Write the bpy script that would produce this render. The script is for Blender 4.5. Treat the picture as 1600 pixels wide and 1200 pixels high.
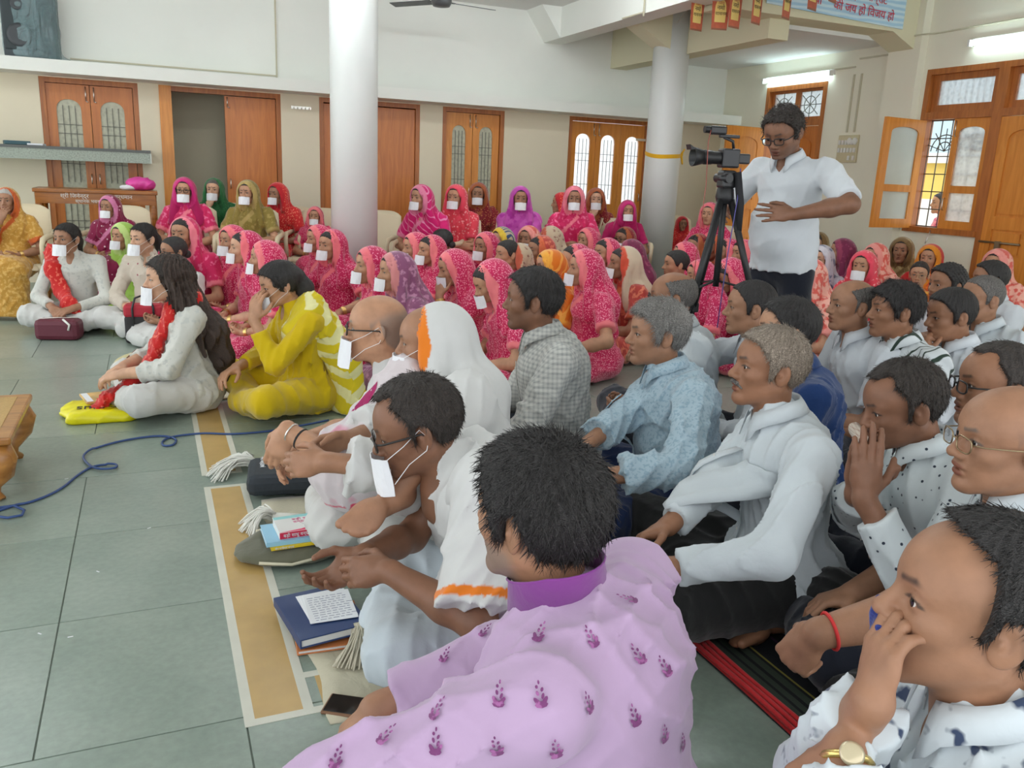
import bpy, bmesh, math, random
import numpy as np
from mathutils import Matrix, Vector

for _o in list(bpy.data.objects):
    bpy.data.objects.remove(_o, do_unlink=True)
SC = bpy.context.scene
COL = SC.collection

# ------------------------------------------------------------------ camera
CAM_H, FPX = 1.30, 1295.9
YAW, PITCH, ROLL = [math.radians(a) for a in (23.625, 14.166, -2.488)]


def cam_axes():
    f = np.array([math.sin(YAW) * math.cos(PITCH), math.cos(YAW) * math.cos(PITCH), -math.sin(PITCH)])
    r = np.array([math.cos(YAW), -math.sin(YAW), 0.0])
    d = np.cross(f, r)
    c, s = math.cos(ROLL), math.sin(ROLL)
    return np.array([c * r + s * d, -s * r + c * d, f])


CR = cam_axes()
cam = bpy.data.cameras.new('camera')
cam.sensor_width = 36.0
cam.lens = FPX / 1600.0 * 36.0
cam.clip_start = 0.05
camo = bpy.data.objects.new('camera', cam)
COL.objects.link(camo)
_m = np.eye(4)
_m[:3, 0], _m[:3, 1], _m[:3, 2] = CR[0], -CR[1], -CR[2]
_m[:3, 3] = (0, 0, CAM_H)
camo.matrix_world = Matrix(_m.tolist())
SC.camera = camo

# ------------------------------------------------------------------ light, exposure
SC.view_settings.view_transform = 'Standard'
SC.view_settings.look = 'None'
SC.view_settings.exposure = 1.14
SC.view_settings.gamma = 1.0
SC.view_settings.use_curve_mapping = False
W = bpy.data.worlds.new('world')
SC.world = W
W.use_nodes = True
_bg = W.node_tree.nodes['Background']
_bg.inputs[0].default_value = (0.93, 0.97, 1.0, 1)
_bg.inputs[1].default_value = 1.0


def ray(u, v):
    return CR.T @ np.array([(u - 800) / FPX, (v - 600) / FPX, 1.0])


def on_z(u, v, z):
    d = ray(u, v)
    return np.array([0, 0, CAM_H]) + (z - CAM_H) / d[2] * d


def on_y(u, v, y):
    d = ray(u, v)
    return np.array([0, 0, CAM_H]) + y / d[1] * d


def on_x(u, v, x):
    d = ray(u, v)
    return np.array([0, 0, CAM_H]) + x / d[0] * d


def at_t(u, v, t):
    return np.array([0, 0, CAM_H]) + t * ray(u, v)


# ------------------------------------------------------------------ materials
MATS = {}


def _new(name):
    m = bpy.data.materials.new(name)
    m.use_nodes = True
    nt = m.node_tree
    b = nt.nodes['Principled BSDF']
    return m, nt, b


def rgba(c):
    return (c[0], c[1], c[2], 1)


def srgb(r, g, b):
    f = lambda x: x / 12.92 if x <= 0.04045 else ((x + 0.055) / 1.055) ** 2.4
    return (f(r / 255), f(g / 255), f(b / 255))


def node(nt, t, **kw):
    n = nt.nodes.new(t)
    for k, v in kw.items():
        if k.startswith('i_'):
            n.inputs[k[2:].replace('_', ' ')].default_value = v
        else:
            setattr(n, k, v)
    return n


def ramp(nt, src, p0, c0, p1, c1):
    r = nt.nodes.new('ShaderNodeValToRGB')
    r.color_ramp.elements[0].position = p0
    r.color_ramp.elements[0].color = rgba(c0)
    r.color_ramp.elements[1].position = p1
    r.color_ramp.elements[1].color = rgba(c1)
    nt.links.new(src, r.inputs[0])
    return r.outputs[0]


def mixc(nt, fac, a, b):
    n = nt.nodes.new('ShaderNodeMix')
    n.data_type = 'RGBA'
    for sock, val in ((n.inputs[0], fac), (n.inputs[6], a), (n.inputs[7], b)):
        if hasattr(val, 'is_linked'):
            nt.links.new(val, sock)
        elif isinstance(val, (int, float)):
            sock.default_value = val
        else:
            sock.default_value = rgba(val)
    return n.outputs[2]


def bump(nt, b, src, strength, dist=0.01):
    n = nt.nodes.new('ShaderNodeBump')
    n.inputs['Strength'].default_value = strength
    n.inputs['Distance'].default_value = dist
    nt.links.new(src, n.inputs['Height'])
    nt.links.new(n.outputs[0], b.inputs['Normal'])


def coords(nt, scale=(1, 1, 1), rot=(0, 0, 0), kind='Object'):
    tc = nt.nodes.new('ShaderNodeTexCoord')
    mp = nt.nodes.new('ShaderNodeMapping')
    mp.inputs['Scale'].default_value = scale
    mp.inputs['Rotation'].default_value = rot
    nt.links.new(tc.outputs[kind], mp.inputs[0])
    return mp.outputs[0]


def m_plain(name, c, rough=0.6, metal=0.0, noise=0.0, nscale=8.0, bumps=0.0, spec=0.5, emit=0.0):
    if name in MATS:
        return MATS[name]
    m, nt, b = _new(name)
    b.inputs['Base Color'].default_value = rgba(c)
    b.inputs['Roughness'].default_value = rough
    b.inputs['Metallic'].default_value = metal
    b.inputs['Specular IOR Level'].default_value = spec
    if noise or bumps:
        n = node(nt, 'ShaderNodeTexNoise', i_Scale=nscale, i_Detail=4.0)
        nt.links.new(coords(nt), n.inputs['Vector'])
        if noise:
            lo = tuple(x * (1 - noise) for x in c)
            hi = tuple(min(1, x * (1 + noise)) for x in c)
            nt.links.new(ramp(nt, n.outputs['Fac'], .3, lo, .7, hi), b.inputs['Base Color'])
        if bumps:
            bump(nt, b, n.outputs['Fac'], bumps)
    if emit:
        b.inputs['Emission Color'].default_value = rgba(c)
        b.inputs['Emission Strength'].default_value = emit
    MATS[name] = m
    return m


def m_wood(name, c1, c2, rough=0.4, scale=(14, 14, 1.2), coat=0.15):
    if name in MATS:
        return MATS[name]
    m, nt, b = _new(name)
    n = node(nt, 'ShaderNodeTexNoise', i_Scale=2.5, i_Detail=6.0, i_Distortion=1.2)
    nt.links.new(coords(nt, scale), n.inputs['Vector'])
    nt.links.new(ramp(nt, n.outputs['Fac'], .35, c1, .68, c2), b.inputs['Base Color'])
    b.inputs['Roughness'].default_value = rough
    b.inputs['Coat Weight'].default_value = coat
    b.inputs['Coat Roughness'].default_value = 0.15
    MATS[name] = m
    return m


def m_skin(name, c, hair=(0.02, 0.016, 0.014), lip=None, rough=0.5):
    """skin; attribute 'paint': r = hair growth, g = lips and nails, b = darker skin"""
    if name in MATS:
        return MATS[name]
    m, nt, b = _new(name)
    lip = lip or (c[0] * 0.62, c[1] * 0.42, c[2] * 0.42)
    n = node(nt, 'ShaderNodeTexNoise', i_Scale=22.0, i_Detail=4.0)
    nt.links.new(coords(nt), n.inputs['Vector'])
    base = ramp(nt, n.outputs['Fac'], .3, tuple(x * .86 for x in c), .7, tuple(min(1, x * 1.1) for x in c))
    at = node(nt, 'ShaderNodeAttribute', attribute_name='paint')
    sp = nt.nodes.new('ShaderNodeSeparateColor')
    nt.links.new(at.outputs['Color'], sp.inputs[0])
    c1 = mixc(nt, sp.outputs[2], base, tuple(x * .6 for x in c))
    c2 = mixc(nt, sp.outputs[1], c1, lip)
    c3 = mixc(nt, sp.outputs[0], c2, hair)
    nt.links.new(c3, b.inputs['Base Color'])
    b.inputs['Roughness'].default_value = rough
    b.inputs['Specular IOR Level'].default_value = 0.4
    b.inputs['Subsurface Weight'].default_value = 0.0
    n2 = node(nt, 'ShaderNodeTexNoise', i_Scale=160.0, i_Detail=3.0)
    nt.links.new(coords(nt), n2.inputs['Vector'])
    bump(nt, b, n2.outputs['Fac'], 0.12, 0.003)
    MATS[name] = m
    return m


def m_hair(name, c, c2=None, rough=0.45):
    if name in MATS:
        return MATS[name]
    m, nt, b = _new(name)
    c2 = c2 or tuple(min(1, x * 2.0 + .01) for x in c)
    n = node(nt, 'ShaderNodeTexNoise', i_Scale=420.0, i_Detail=3.0, i_Distortion=.3)
    nt.links.new(coords(nt, (.5, 2.2, 1.0)), n.inputs['Vector'])
    nt.links.new(ramp(nt, n.outputs['Fac'], .38, c, .66, c2), b.inputs['Base Color'])
    b.inputs['Roughness'].default_value = rough
    bump(nt, b, n.outputs['Fac'], 0.6, 0.006)
    MATS[name] = m
    return m


def m_cloth(name, c, pat=None, pc=(1, 1, 1), scale=60.0, thr=0.5, border=None, rough=0.85, sheen=0.25, weave=0.22):
    """woven cloth; pat: dots / blotch / check / stripes / wave ; attribute 'edge' mixes in the border colour"""
    if name in MATS:
        return MATS[name]
    m, nt, b = _new(name)
    vec = coords(nt)
    n = node(nt, 'ShaderNodeTexNoise', i_Scale=5.0, i_Detail=3.0)
    nt.links.new(vec, n.inputs['Vector'])
    base = ramp(nt, n.outputs['Fac'], .3, tuple(x * .93 for x in c), .7, tuple(min(1, x * 1.05) for x in c))
    col = base
    if pat == 'dots':
        v = node(nt, 'ShaderNodeTexVoronoi', i_Scale=scale)
        nt.links.new(vec, v.inputs['Vector'])
        f = ramp(nt, v.outputs['Distance'], thr * .7, (1, 1, 1), thr, (0, 0, 0))
        col = mixc(nt, f, base, pc)
    elif pat == 'blotch':
        v = node(nt, 'ShaderNodeTexNoise', i_Scale=scale, i_Detail=2.0)
        nt.links.new(vec, v.inputs['Vector'])
        f = ramp(nt, v.outputs['Fac'], thr - .04, (0, 0, 0), thr + .04, (1, 1, 1))
        col = mixc(nt, f, base, pc)
    elif pat in ('stripes', 'wave'):
        v = node(nt, 'ShaderNodeTexWave', i_Scale=scale, i_Distortion=0.0 if pat == 'stripes' else 3.0, i_Detail=1.0)
        v.bands_direction = 'DIAGONAL' if pat == 'wave' else 'Y'
        nt.links.new(vec, v.inputs['Vector'])
        f = ramp(nt, v.outputs['Fac'], thr, (0, 0, 0), thr + .08, (1, 1, 1))
        col = mixc(nt, f, base, pc)
    elif pat == 'check':
        fs = []
        for d in ('X', 'Y', 'Z'):
            v = node(nt, 'ShaderNodeTexWave', i_Scale=scale)
            v.bands_direction = d
            nt.links.new(vec, v.inputs['Vector'])
            fs.append(ramp(nt, v.outputs['Fac'], thr, (0, 0, 0), thr + .25, (1, 1, 1)))
        k1 = mixc(nt, .5, fs[0], fs[1])
        f = mixc(nt, .4, k1, fs[2])
        col = mixc(nt, f, base, pc)
    if border is not None:
        at = node(nt, 'ShaderNodeAttribute', attribute_name='edge')
        col = mixc(nt, at.outputs['Fac'], col, border)
    nt.links.new(col, b.inputs['Base Color'])
    b.inputs['Roughness'].default_value = rough
    b.inputs['Sheen Weight'].default_value = sheen
    b.inputs['Specular IOR Level'].default_value = 0.25
    if weave:
        n2 = node(nt, 'ShaderNodeTexNoise', i_Scale=24.0, i_Detail=3.0, i_Distortion=.5)
        nt.links.new(vec, n2.inputs['Vector'])
        bump(nt, b, n2.outputs['Fac'], weave, 0.012)
    MATS[name] = m
    return m


# ------------------------------------------------------------------ object helpers
def link(name, me, mat=None, parent=None, loc=None):
    o = bpy.data.objects.new(name, me)
    COL.objects.link(o)
    if parent is not None:
        o.parent = parent
    if loc is not None:
        o.location = loc
    if mat is not None and me is not None:
        if isinstance(mat, (list, tuple)):
            for k in mat:
                me.materials.append(k)
        elif not me.materials:
            me.materials.append(mat)
    return o


def tag(o, label=None, cat=None, group=None, kind=None):
    if label:
        o['label'] = label
    if cat:
        o['category'] = cat
    if group:
        o['group'] = group
    if kind:
        o['kind'] = kind
    return o


def empty(name, loc=(0, 0, 0), rz=0.0):
    o = bpy.data.objects.new(name, None)
    COL.objects.link(o)
    o.empty_display_size = 0.1
    o.location = loc
    o.rotation_euler = (0, 0, rz)
    return o


def mesh_np(name, V, Q, smooth=True, tris=None):
    """V (n,3), Q (m,4) quads (+ tris) -> mesh, fast"""
    me = bpy.data.meshes.new(name)
    nq = len(Q)
    nt_ = 0 if tris is None else len(tris)
    me.vertices.add(len(V))
    me.vertices.foreach_set('co', np.asarray(V, np.float32).ravel())
    loops = np.asarray(Q, np.int32).ravel()
    starts = np.arange(nq, dtype=np.int32) * 4
    if nt_:
        loops = np.concatenate([loops, np.asarray(tris, np.int32).ravel()])
        starts = np.concatenate([starts, nq * 4 + np.arange(nt_, dtype=np.int32) * 3])
    me.loops.add(len(loops))
    me.loops.foreach_set('vertex_index', loops)
    me.polygons.add(nq + nt_)
    me.polygons.foreach_set('loop_start', starts)
    me.update(calc_edges=True)
    if smooth:
        me.polygons.foreach_set('use_smooth', np.ones(nq + nt_, bool))
    return me


def set_attr(me, name, A):
    A = np.asarray(A, np.float32)
    if A.ndim == 1:
        a = me.attributes.new(name, 'FLOAT', 'POINT')
        a.data.foreach_set('value', A)
    else:
        a = me.attributes.new(name, 'FLOAT_COLOR', 'POINT')
        if A.shape[1] == 3:
            A = np.concatenate([A, np.ones((len(A), 1), np.float32)], 1)
        a.data.foreach_set('color', A.ravel())


class MB:
    """collects simple solids into one mesh"""

    def __init__(s):
        s.v, s.f, s.sm = [], [], []

    def add(s, vs, fs, smooth=False):
        n = len(s.v)
        s.v += [tuple(map(float, v)) for v in vs]
        s.f += [tuple(i + n for i in f) for f in fs]
        s.sm += [smooth] * len(fs)
        return s

    def box(s, c, d, R=None):
        hx, hy, hz = d[0] / 2, d[1] / 2, d[2] / 2
        vs = [np.array((x, y, z)) for x in (-hx, hx) for y in (-hy, hy) for z in (-hz, hz)]
        if R is not None:
            vs = [R @ v for v in vs]
        vs = [v + np.array(c) for v in vs]
        return s.add(vs, [(0, 1, 3, 2), (4, 6, 7, 5), (0, 4, 5, 1), (2, 3, 7, 6), (0, 2, 6, 4), (1, 5, 7, 3)])

    def b2(s, a, b):
        a, b = np.array(a, float), np.array(b, float)
        return s.box((a + b) / 2, np.abs(b - a))

    def cbox(s, c, d, ch, R=None):
        """box with chamfered edges"""
        h = np.array(d) / 2.0
        ch = min(ch, h.min() * .9)
        bm = bmesh.new()
        bmesh.ops.create_cube(bm, size=1.0)
        for v in bm.verts:
            v.co = Vector((v.co.x * d[0], v.co.y * d[1], v.co.z * d[2]))
        bmesh.ops.bevel(bm, geom=bm.edges[:], offset=ch, segments=2, affect='EDGES', profile=.5)
        vs = [np.array(v.co) for v in bm.verts]
        bm.verts.index_update()
        fs = [[v.index for v in f.verts] for f in bm.faces]
        bm.free()
        if R is not None:
            vs = [R @ v for v in vs]
        return s.add([v + np.array(c) for v in vs], fs)

    def tube(s, pts, r, n=8, caps=True, close=False):
        pts = [np.array(p, float) for p in pts]
        m = len(pts)
        rs = r if hasattr(r, '__len__') else [r] * m
        vs = []
        prev = None
        for i, p in enumerate(pts):
            if close:
                t = pts[(i + 1) % m] - pts[i - 1]
            else:
                t = pts[min(i + 1, m - 1)] - pts[max(i - 1, 0)]
            t = t / (np.linalg.norm(t) + 1e-9)
            if prev is None:
                a = np.array((0, 0, 1.0)) if abs(t[2]) < .9 else np.array((1.0, 0, 0))
            else:
                a = prev
            x = np.cross(t, a)
            x /= np.linalg.norm(x) + 1e-9
            y = np.cross(x, t)
            prev = y
            for k in range(n):
                an = 2 * math.pi * k / n
                vs.append(p + rs[i] * (math.cos(an) * x + math.sin(an) * y))
        fs = []
        for i in range(m if close else m - 1):
            j = (i + 1) % m
            for k in range(n):
                fs.append((i * n + k, i * n + (k + 1) % n, j * n + (k + 1) % n, j * n + k))
        s.add(vs, fs, True)
        if caps and not close:
            n0 = len(s.v) - len(vs)
            s.f += [tuple(n0 + k for k in range(n))[::-1], tuple(n0 + (m - 1) * n + k for k in range(n))]
            s.sm += [False, False]
        return s

    def lathe(s, prof, c=(0, 0, 0), n=16, R=None):
        vs, fs = [], []
        for (r, z) in prof:
            for k in range(n):
                a = 2 * math.pi * k / n
                v = np.array((r * math.cos(a), r * math.sin(a), z))
                if R is not None:
                    v = R @ v
                vs.append(v + np.array(c))
        for i in range(len(prof) - 1):
            for k in range(n):
                fs.append((i * n + k, i * n + (k + 1) % n, (i + 1) * n + (k + 1) % n, (i + 1) * n + k))
        s.add(vs, fs, True)
        n0 = len(s.v) - len(vs)
        s.f += [tuple(n0 + k for k in range(n))[::-1], tuple(n0 + (len(prof) - 1) * n + k for k in range(n))]
        s.sm += [False, False]
        return s

    def prism(s, poly, axis, a, b):
        """poly 2-D points extruded along axis ('x','y','z') from a to b"""
        n = len(poly)

        def P(q, w):
            if axis == 'x':
                return (w, q[0], q[1])
            if axis == 'y':
                return (q[0], w, q[1])
            return (q[0], q[1], w)
        vs = [P(q, a) for q in poly] + [P(q, b) for q in poly]
        fs = [tuple(range(n))[::-1], tuple(range(n, 2 * n))]
        fs += [(i, (i + 1) % n, n + (i + 1) % n, n + i) for i in range(n)]
        return s.add(vs, fs)

    def ring(s, outer, inner, axis, a, b):
        """a flat plate between two outlines of equal point count, extruded"""
        n = len(outer)

        def P(q, w):
            if axis == 'x':
                return (w, q[0], q[1])
            if axis == 'y':
                return (q[0], w, q[1])
            return (q[0], q[1], w)
        vs = [P(q, a) for q in outer] + [P(q, a) for q in inner] + [P(q, b) for q in outer] + [P(q, b) for q in inner]
        fs = []
        for i in range(n):
            j = (i + 1) % n
            fs += [(i, j, n + j, n + i), (2 * n + i, 3 * n + i, 3 * n + j, 2 * n + j),
                   (i, 2 * n + i, 2 * n + j, j), (n + i, n + j, 3 * n + j, 3 * n + i)]
        return s.add(vs, fs)

    def mesh(s, name):
        me = bpy.data.meshes.new(name)
        me.from_pydata(s.v, [], s.f)
        me.polygons.foreach_set('use_smooth', s.sm)
        bm = bmesh.new()
        bm.from_mesh(me)
        bmesh.ops.recalc_face_normals(bm, faces=bm.faces[:])
        bm.to_mesh(me)
        bm.free()
        me.update()
        return me

    def build(s, name, mat, parent=None, loc=None):
        return link(name, s.mesh(name), mat, parent, loc)


def rotz(a):
    c, s = math.cos(a), math.sin(a)
    return np.array([[c, -s, 0], [s, c, 0], [0, 0, 1.0]])


def roty(a):  # positive pitches +x down
    c, s = math.cos(a), math.sin(a)
    return np.array([[c, 0, s], [0, 1, 0], [-s, 0, c]])


def rotx(a):
    c, s = math.cos(a), math.sin(a)
    return np.array([[1, 0, 0], [0, c, -s], [0, s, c]])


# ------------------------------------------------------------------ distance fields and their surface
class Field:
    def __init__(s):
        s.e = []

    def rc(s, a, b, r1, r2, k=0.02, op='u', flat=None, y=1.0, cap=False):
        """tapered capsule a-b; flat = (axis, factor) squashes it along a unit axis; cap cuts it flat at b"""
        s.e.append(('rc', op, k, (np.array(a, float), np.array(b, float), r1, r2, flat, cap)))
        return s

    def el(s, c, r, R=None, k=0.02, op='u'):
        s.e.append(('el', op, k, (np.array(c, float), np.array(r, float), R)))
        return s

    def pl(s, c, n, k=0.0, op='i'):
        n = np.array(n, float)
        s.e.append(('pl', op, k, (np.array(c, float), n / np.linalg.norm(n))))
        return s

    def fn(s, f, k=0.0, op='i'):
        s.e.append(('fn', op, k, (f,)))
        return s

    @staticmethod
    def prim(t, a, P):
        if t == 'rc':
            A, B, r1, r2, flat, cap = a
            ab = B - A
            L2 = float(ab @ ab) + 1e-12
            q = P - A.astype(np.float32)
            tt = (q @ ab.astype(np.float32)) / L2
            if flat is not None:
                ax, f = flat
                ax = np.asarray(ax, np.float32)
                w = q @ ax - np.clip(tt, 0, 1) * float(ab @ ax)
            tc = np.clip(tt, 0, 1)
            d = q - tc[:, None] * ab.astype(np.float32)
            rr = r1 + (r2 - r1) * tc
            if flat is not None:
                d = d + (w * (1.0 / f - 1.0))[:, None] * ax
                o = (np.sqrt((d * d).sum(1)) - rr) * min(1.0, f * 1.25)
            else:
                o = np.sqrt((d * d).sum(1)) - rr
            if cap:
                o = np.maximum(o, (tt - 1.0) * math.sqrt(L2))
            return o
        if t == 'el':
            c, r, R = a
            q = P - c.astype(np.float32)
            if R is not None:
                q = q @ R.astype(np.float32)
            r = r.astype(np.float32)
            k0 = np.sqrt(((q / r) ** 2).sum(1))
            k1 = np.sqrt(((q / (r * r)) ** 2).sum(1)) + 1e-9
            return k0 * (k0 - 1.0) / k1
        if t == 'pl':
            return (P - a[0].astype(np.float32)) @ a[1].astype(np.float32)
        return a[0](P)

    @staticmethod
    def comb(d, x, op, k):
        if op == 'u':
            if k <= 0:
                return np.minimum(d, x)
            h = np.clip(1 - np.abs(d - x) / k, 0, None)
            return np.minimum(d, x) - h * h * k * .25
        if op == 's':
            x = -x
        if k <= 0:
            return np.maximum(d, x)
        h = np.clip(1 - np.abs(d - x) / k, 0, None)
        return np.maximum(d, x) + h * h * k * .25

    def bounds(s, pad):
        lo, hi = np.full(3, 9e9), np.full(3, -9e9)
        for t, op, k, a in s.e:
            if op != 'u':
                continue
            if t == 'rc':
                r = max(a[2], a[3])
                for c in (a[0], a[1]):
                    lo, hi = np.minimum(lo, c - r), np.maximum(hi, c + r)
            elif t == 'el':
                r = a[1] if a[2] is None else np.full(3, a[1].max())
                lo, hi = np.minimum(lo, a[0] - r), np.maximum(hi, a[0] + r)
        return lo - pad, hi + pad

    def mesh(s, h, disp=None, dmax=0.0, floor=None):
        """-> V, Q (quads) on a lattice of step h"""
        NB = 6
        lo, hi = s.bounds(h * 3 + dmax)
        if floor is not None:
            lo[2] = max(lo[2], floor - 2 * h)
        B = NB * h
        nb = np.ceil((hi - lo) / B).astype(int) + 1
        g = np.stack(np.meshgrid(*[np.arange(n) for n in nb], indexing='ij'), -1).reshape(-1, 3)
        C = (lo + (g + .5 - .5 / NB) * B).astype(np.float32)
        hd = B * 0.87 + dmax
        d = np.full(len(C), 0.3, np.float32)
        act = np.zeros(len(C), bool)
        pc = []
        for t, op, k, a in s.e:
            x = s.prim(t, a, C)
            pc.append(x)
            d = s.comb(d, x, op, k)
            if t in ('rc', 'el'):
                act |= np.abs(x) < hd * 1.25 + k
        act &= np.abs(d) < hd * 2.2 + 0.02
        ai = np.nonzero(act)[0]
        off = np.stack(np.meshgrid(*[np.arange(NB)] * 3, indexing='ij'), -1).reshape(-1, 3)
        P = ((lo + g[ai][:, None, :] * B) + off[None] * h).astype(np.float32)
        n3 = NB ** 3
        D = np.full((len(ai), n3), 0.3, np.float32)
        for (t, op, k, a), x in zip(s.e, pc):
            xc = x[ai]
            if op == 'u':
                sel = np.nonzero(xc < hd * 1.5 + k)[0]
            elif op == 's':
                sel = np.nonzero(xc < hd * 1.5 + k)[0] if t != 'fn' else np.arange(len(ai))
            else:
                sel = np.nonzero(xc > -hd * 1.5 - k)[0] if t != 'fn' else np.arange(len(ai))
            if len(sel) == 0:
                continue
            X = s.prim(t, a, P[sel].reshape(-1, 3)).reshape(len(sel), n3)
            D[sel] = s.comb(D[sel], X, op, k)
        if disp is not None:
            D += disp(P.reshape(-1, 3)).reshape(D.shape)
        if floor is not None:
            D = np.maximum(D, floor - P[..., 2])
        full = np.empty((len(C), n3), np.float32)
        full[:] = np.where(d < 0, -0.05, 0.05)[:, None]
        full[ai] = D
        Fd = full.reshape(nb[0], nb[1], nb[2], NB, NB, NB).transpose(0, 3, 1, 4, 2, 5).reshape(nb[0] * NB, nb[1] * NB, nb[2] * NB)
        return surface(Fd, lo, h)


def surface(F, lo, h):
    S = F < 0
    nx, ny, nz = F.shape
    acc_id, acc_p, quads = [], [], []
    strides = np.array([ny * nz, nz, 1])
    for ax in range(3):
        sl0 = [slice(None)] * 3
        sl1 = [slice(None)] * 3
        sl0[ax], sl1[ax] = slice(0, -1), slice(1, None)
        cr = S[tuple(sl0)] != S[tuple(sl1)]
        idx = np.stack(np.nonzero(cr), 1)
        o1, o2 = [(1, 2), (2, 0), (0, 1)][ax]
        ok = (idx[:, o1] > 0) & (idx[:, o2] > 0) & (idx[:, o1] < F.shape[o1] - 1) & (idx[:, o2] < F.shape[o2] - 1)
        idx = idx[ok]
        if len(idx) == 0:
            continue
        f0 = F[tuple(idx.T)]
        j = idx.copy()
        j[:, ax] += 1
        f1 = F[tuple(j.T)]
        p = idx.astype(np.float64)
        p[:, ax] += np.clip(f0 / (f0 - f1 + 1e-12), 0, 1)
        cells = []
        for (a, b) in ((0, 0), (-1, 0), (-1, -1), (0, -1)):
            c = idx.copy()
            c[:, o1] += a
            c[:, o2] += b
            cid = c @ strides
            cells.append(cid)
            acc_id.append(cid)
            acc_p.append(p)
        q = np.stack(cells, 1)
        flip = ~(f0 < 0)
        q[flip] = q[flip][:, ::-1]
        quads.append(q)
    if not quads:
        return np.zeros((0, 3)), np.zeros((0, 4), int)
    ids = np.concatenate(acc_id)
    ps = np.concatenate(acc_p)
    u, inv = np.unique(ids, return_inverse=True)
    cnt = np.bincount(inv)
    V = np.stack([np.bincount(inv, ps[:, i]) / cnt for i in range(3)], 1) * h + lo
    Q = np.searchsorted(u, np.concatenate(quads))
    return V, Q


def relax(V, Q, n=1, f=0.5):
    """light smoothing of a surface"""
    for _ in range(n):
        c = V[Q].mean(1)
        idx = Q.ravel()
        cc = np.repeat(c, 4, 0)
        cnt = np.bincount(idx, minlength=len(V)).astype(float)
        m = np.stack([np.bincount(idx, cc[:, i], minlength=len(V)) for i in range(3)], 1) / np.maximum(cnt, 1)[:, None]
        V = V + f * (m - V)
    return V


def waves(P, seed, freq=18.0, n=3, stretch=(1, 1, .35)):
    """creases: narrow raised ridges that wander and fade, about -.25 .. 1"""
    rng = np.random.RandomState(seed)
    o = np.zeros(len(P), np.float32)
    S = np.asarray(stretch, np.float32)
    w1 = np.sin(P @ (rng.randn(3).astype(np.float32) * 6) + rng.rand() * 6)
    w2 = np.sin(P @ (rng.randn(3).astype(np.float32) * 9) + rng.rand() * 6 + w1)
    for i in range(n):
        k = rng.randn(3).astype(np.float32)
        k = k / np.linalg.norm(k) * S * freq * (1 + .45 * i)
        ph = P @ k + rng.rand() * 6 + 1.1 * w1 + .8 * w2
        r = 1 - np.abs(np.sin(ph))
        fade = .55 + .45 * np.sin(P @ (rng.randn(3).astype(np.float32) * 8) + rng.rand() * 6)
        o += (r * r * fade).astype(np.float32)
    return o / n * 1.6 - .25


def vec(*a):
    return np.array(a, float)


def unit(v):
    v = np.asarray(v, float)
    return v / (np.linalg.norm(v) + 1e-9)


def fold_fn(seed, amp, freq, stretch=(1, 1, .4)):
    return lambda P: (-amp * waves(P, seed, freq, 3, stretch)).astype(np.float32)



M_MASK = m_cloth('white_cotton', (.82, .83, .86), weave=.15)
# ------------------------------------------------------------------ room
YB, XR = 9.88, 7.31          # back wall, right wall
M_WALL = m_plain('cream_wall_paint', srgb(236, 232, 212), .75, noise=.03, nscale=1.5)
M_WALLHI = m_plain('white_wall_paint', srgb(238, 240, 232), .75, noise=.03, nscale=1.2)
M_WALLLO = m_plain('cream_lower_paint', srgb(230, 220, 194), .7, noise=.03, nscale=1.5)
M_CEIL = m_plain('ceiling_paint', srgb(232, 232, 228), .8)
M_BEAM = m_plain('beam_paint', srgb(222, 216, 184), .8)
M_PILLAR = m_plain('pillar_enamel', srgb(216, 218, 214), .35, noise=.02, nscale=2)
M_DOOR = m_wood('varnished_door', srgb(184, 104, 38), srgb(204, 124, 52), .35, (9, 9, .8))
M_DOOR2 = m_wood('golden_door', srgb(206, 128, 44), srgb(224, 148, 62), .35, (9, 9, .8))
M_FRAME = m_wood('door_frame', srgb(160, 92, 38), srgb(186, 112, 50), .4, (9, 9, .8))
M_IRON = m_plain('painted_iron', (.16, .16, .13), .5)
M_STEEL = m_plain('door_steel', (.75, .72, .66), .3, 1.0)
M_WHITE = m_plain('white_plastic', (.78, .77, .72), .5)
M_CREAMPL = m_plain('cream_plastic', srgb(222, 208, 176), .45)


def m_frosted(name, c, rough=.55, trans=.75):
    if name in MATS:
        return MATS[name]
    m, nt, b = _new(name)
    vec_ = coords(nt)
    v = node(nt, 'ShaderNodeTexVoronoi', i_Scale=26.0)
    nt.links.new(vec_, v.inputs['Vector'])
    nt.links.new(ramp(nt, v.outputs['Distance'], .1, tuple(x * .8 for x in c), .6, c), b.inputs['Base Color'])
    b.inputs['Roughness'].default_value = rough
    b.inputs['Transmission Weight'].default_value = trans
    bump(nt, b, v.outputs['Distance'], .4, .01)
    MATS[name] = m
    return m


M_FROST = m_frosted('figured_glass', (.56, .56, .42), .4, .05)
M_FROSTB = m_frosted('pale_figured_glass', (.93, .94, .95), .5, .85)
M_MILK = m_plain('whitewashed_glass', srgb(196, 204, 196), .25, noise=.04, nscale=4)


def struct(name, mb, mat, parent=None):
    o = mb.build(name, mat, parent)
    if parent is None:
        o['kind'] = 'structure'
    return o


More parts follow.
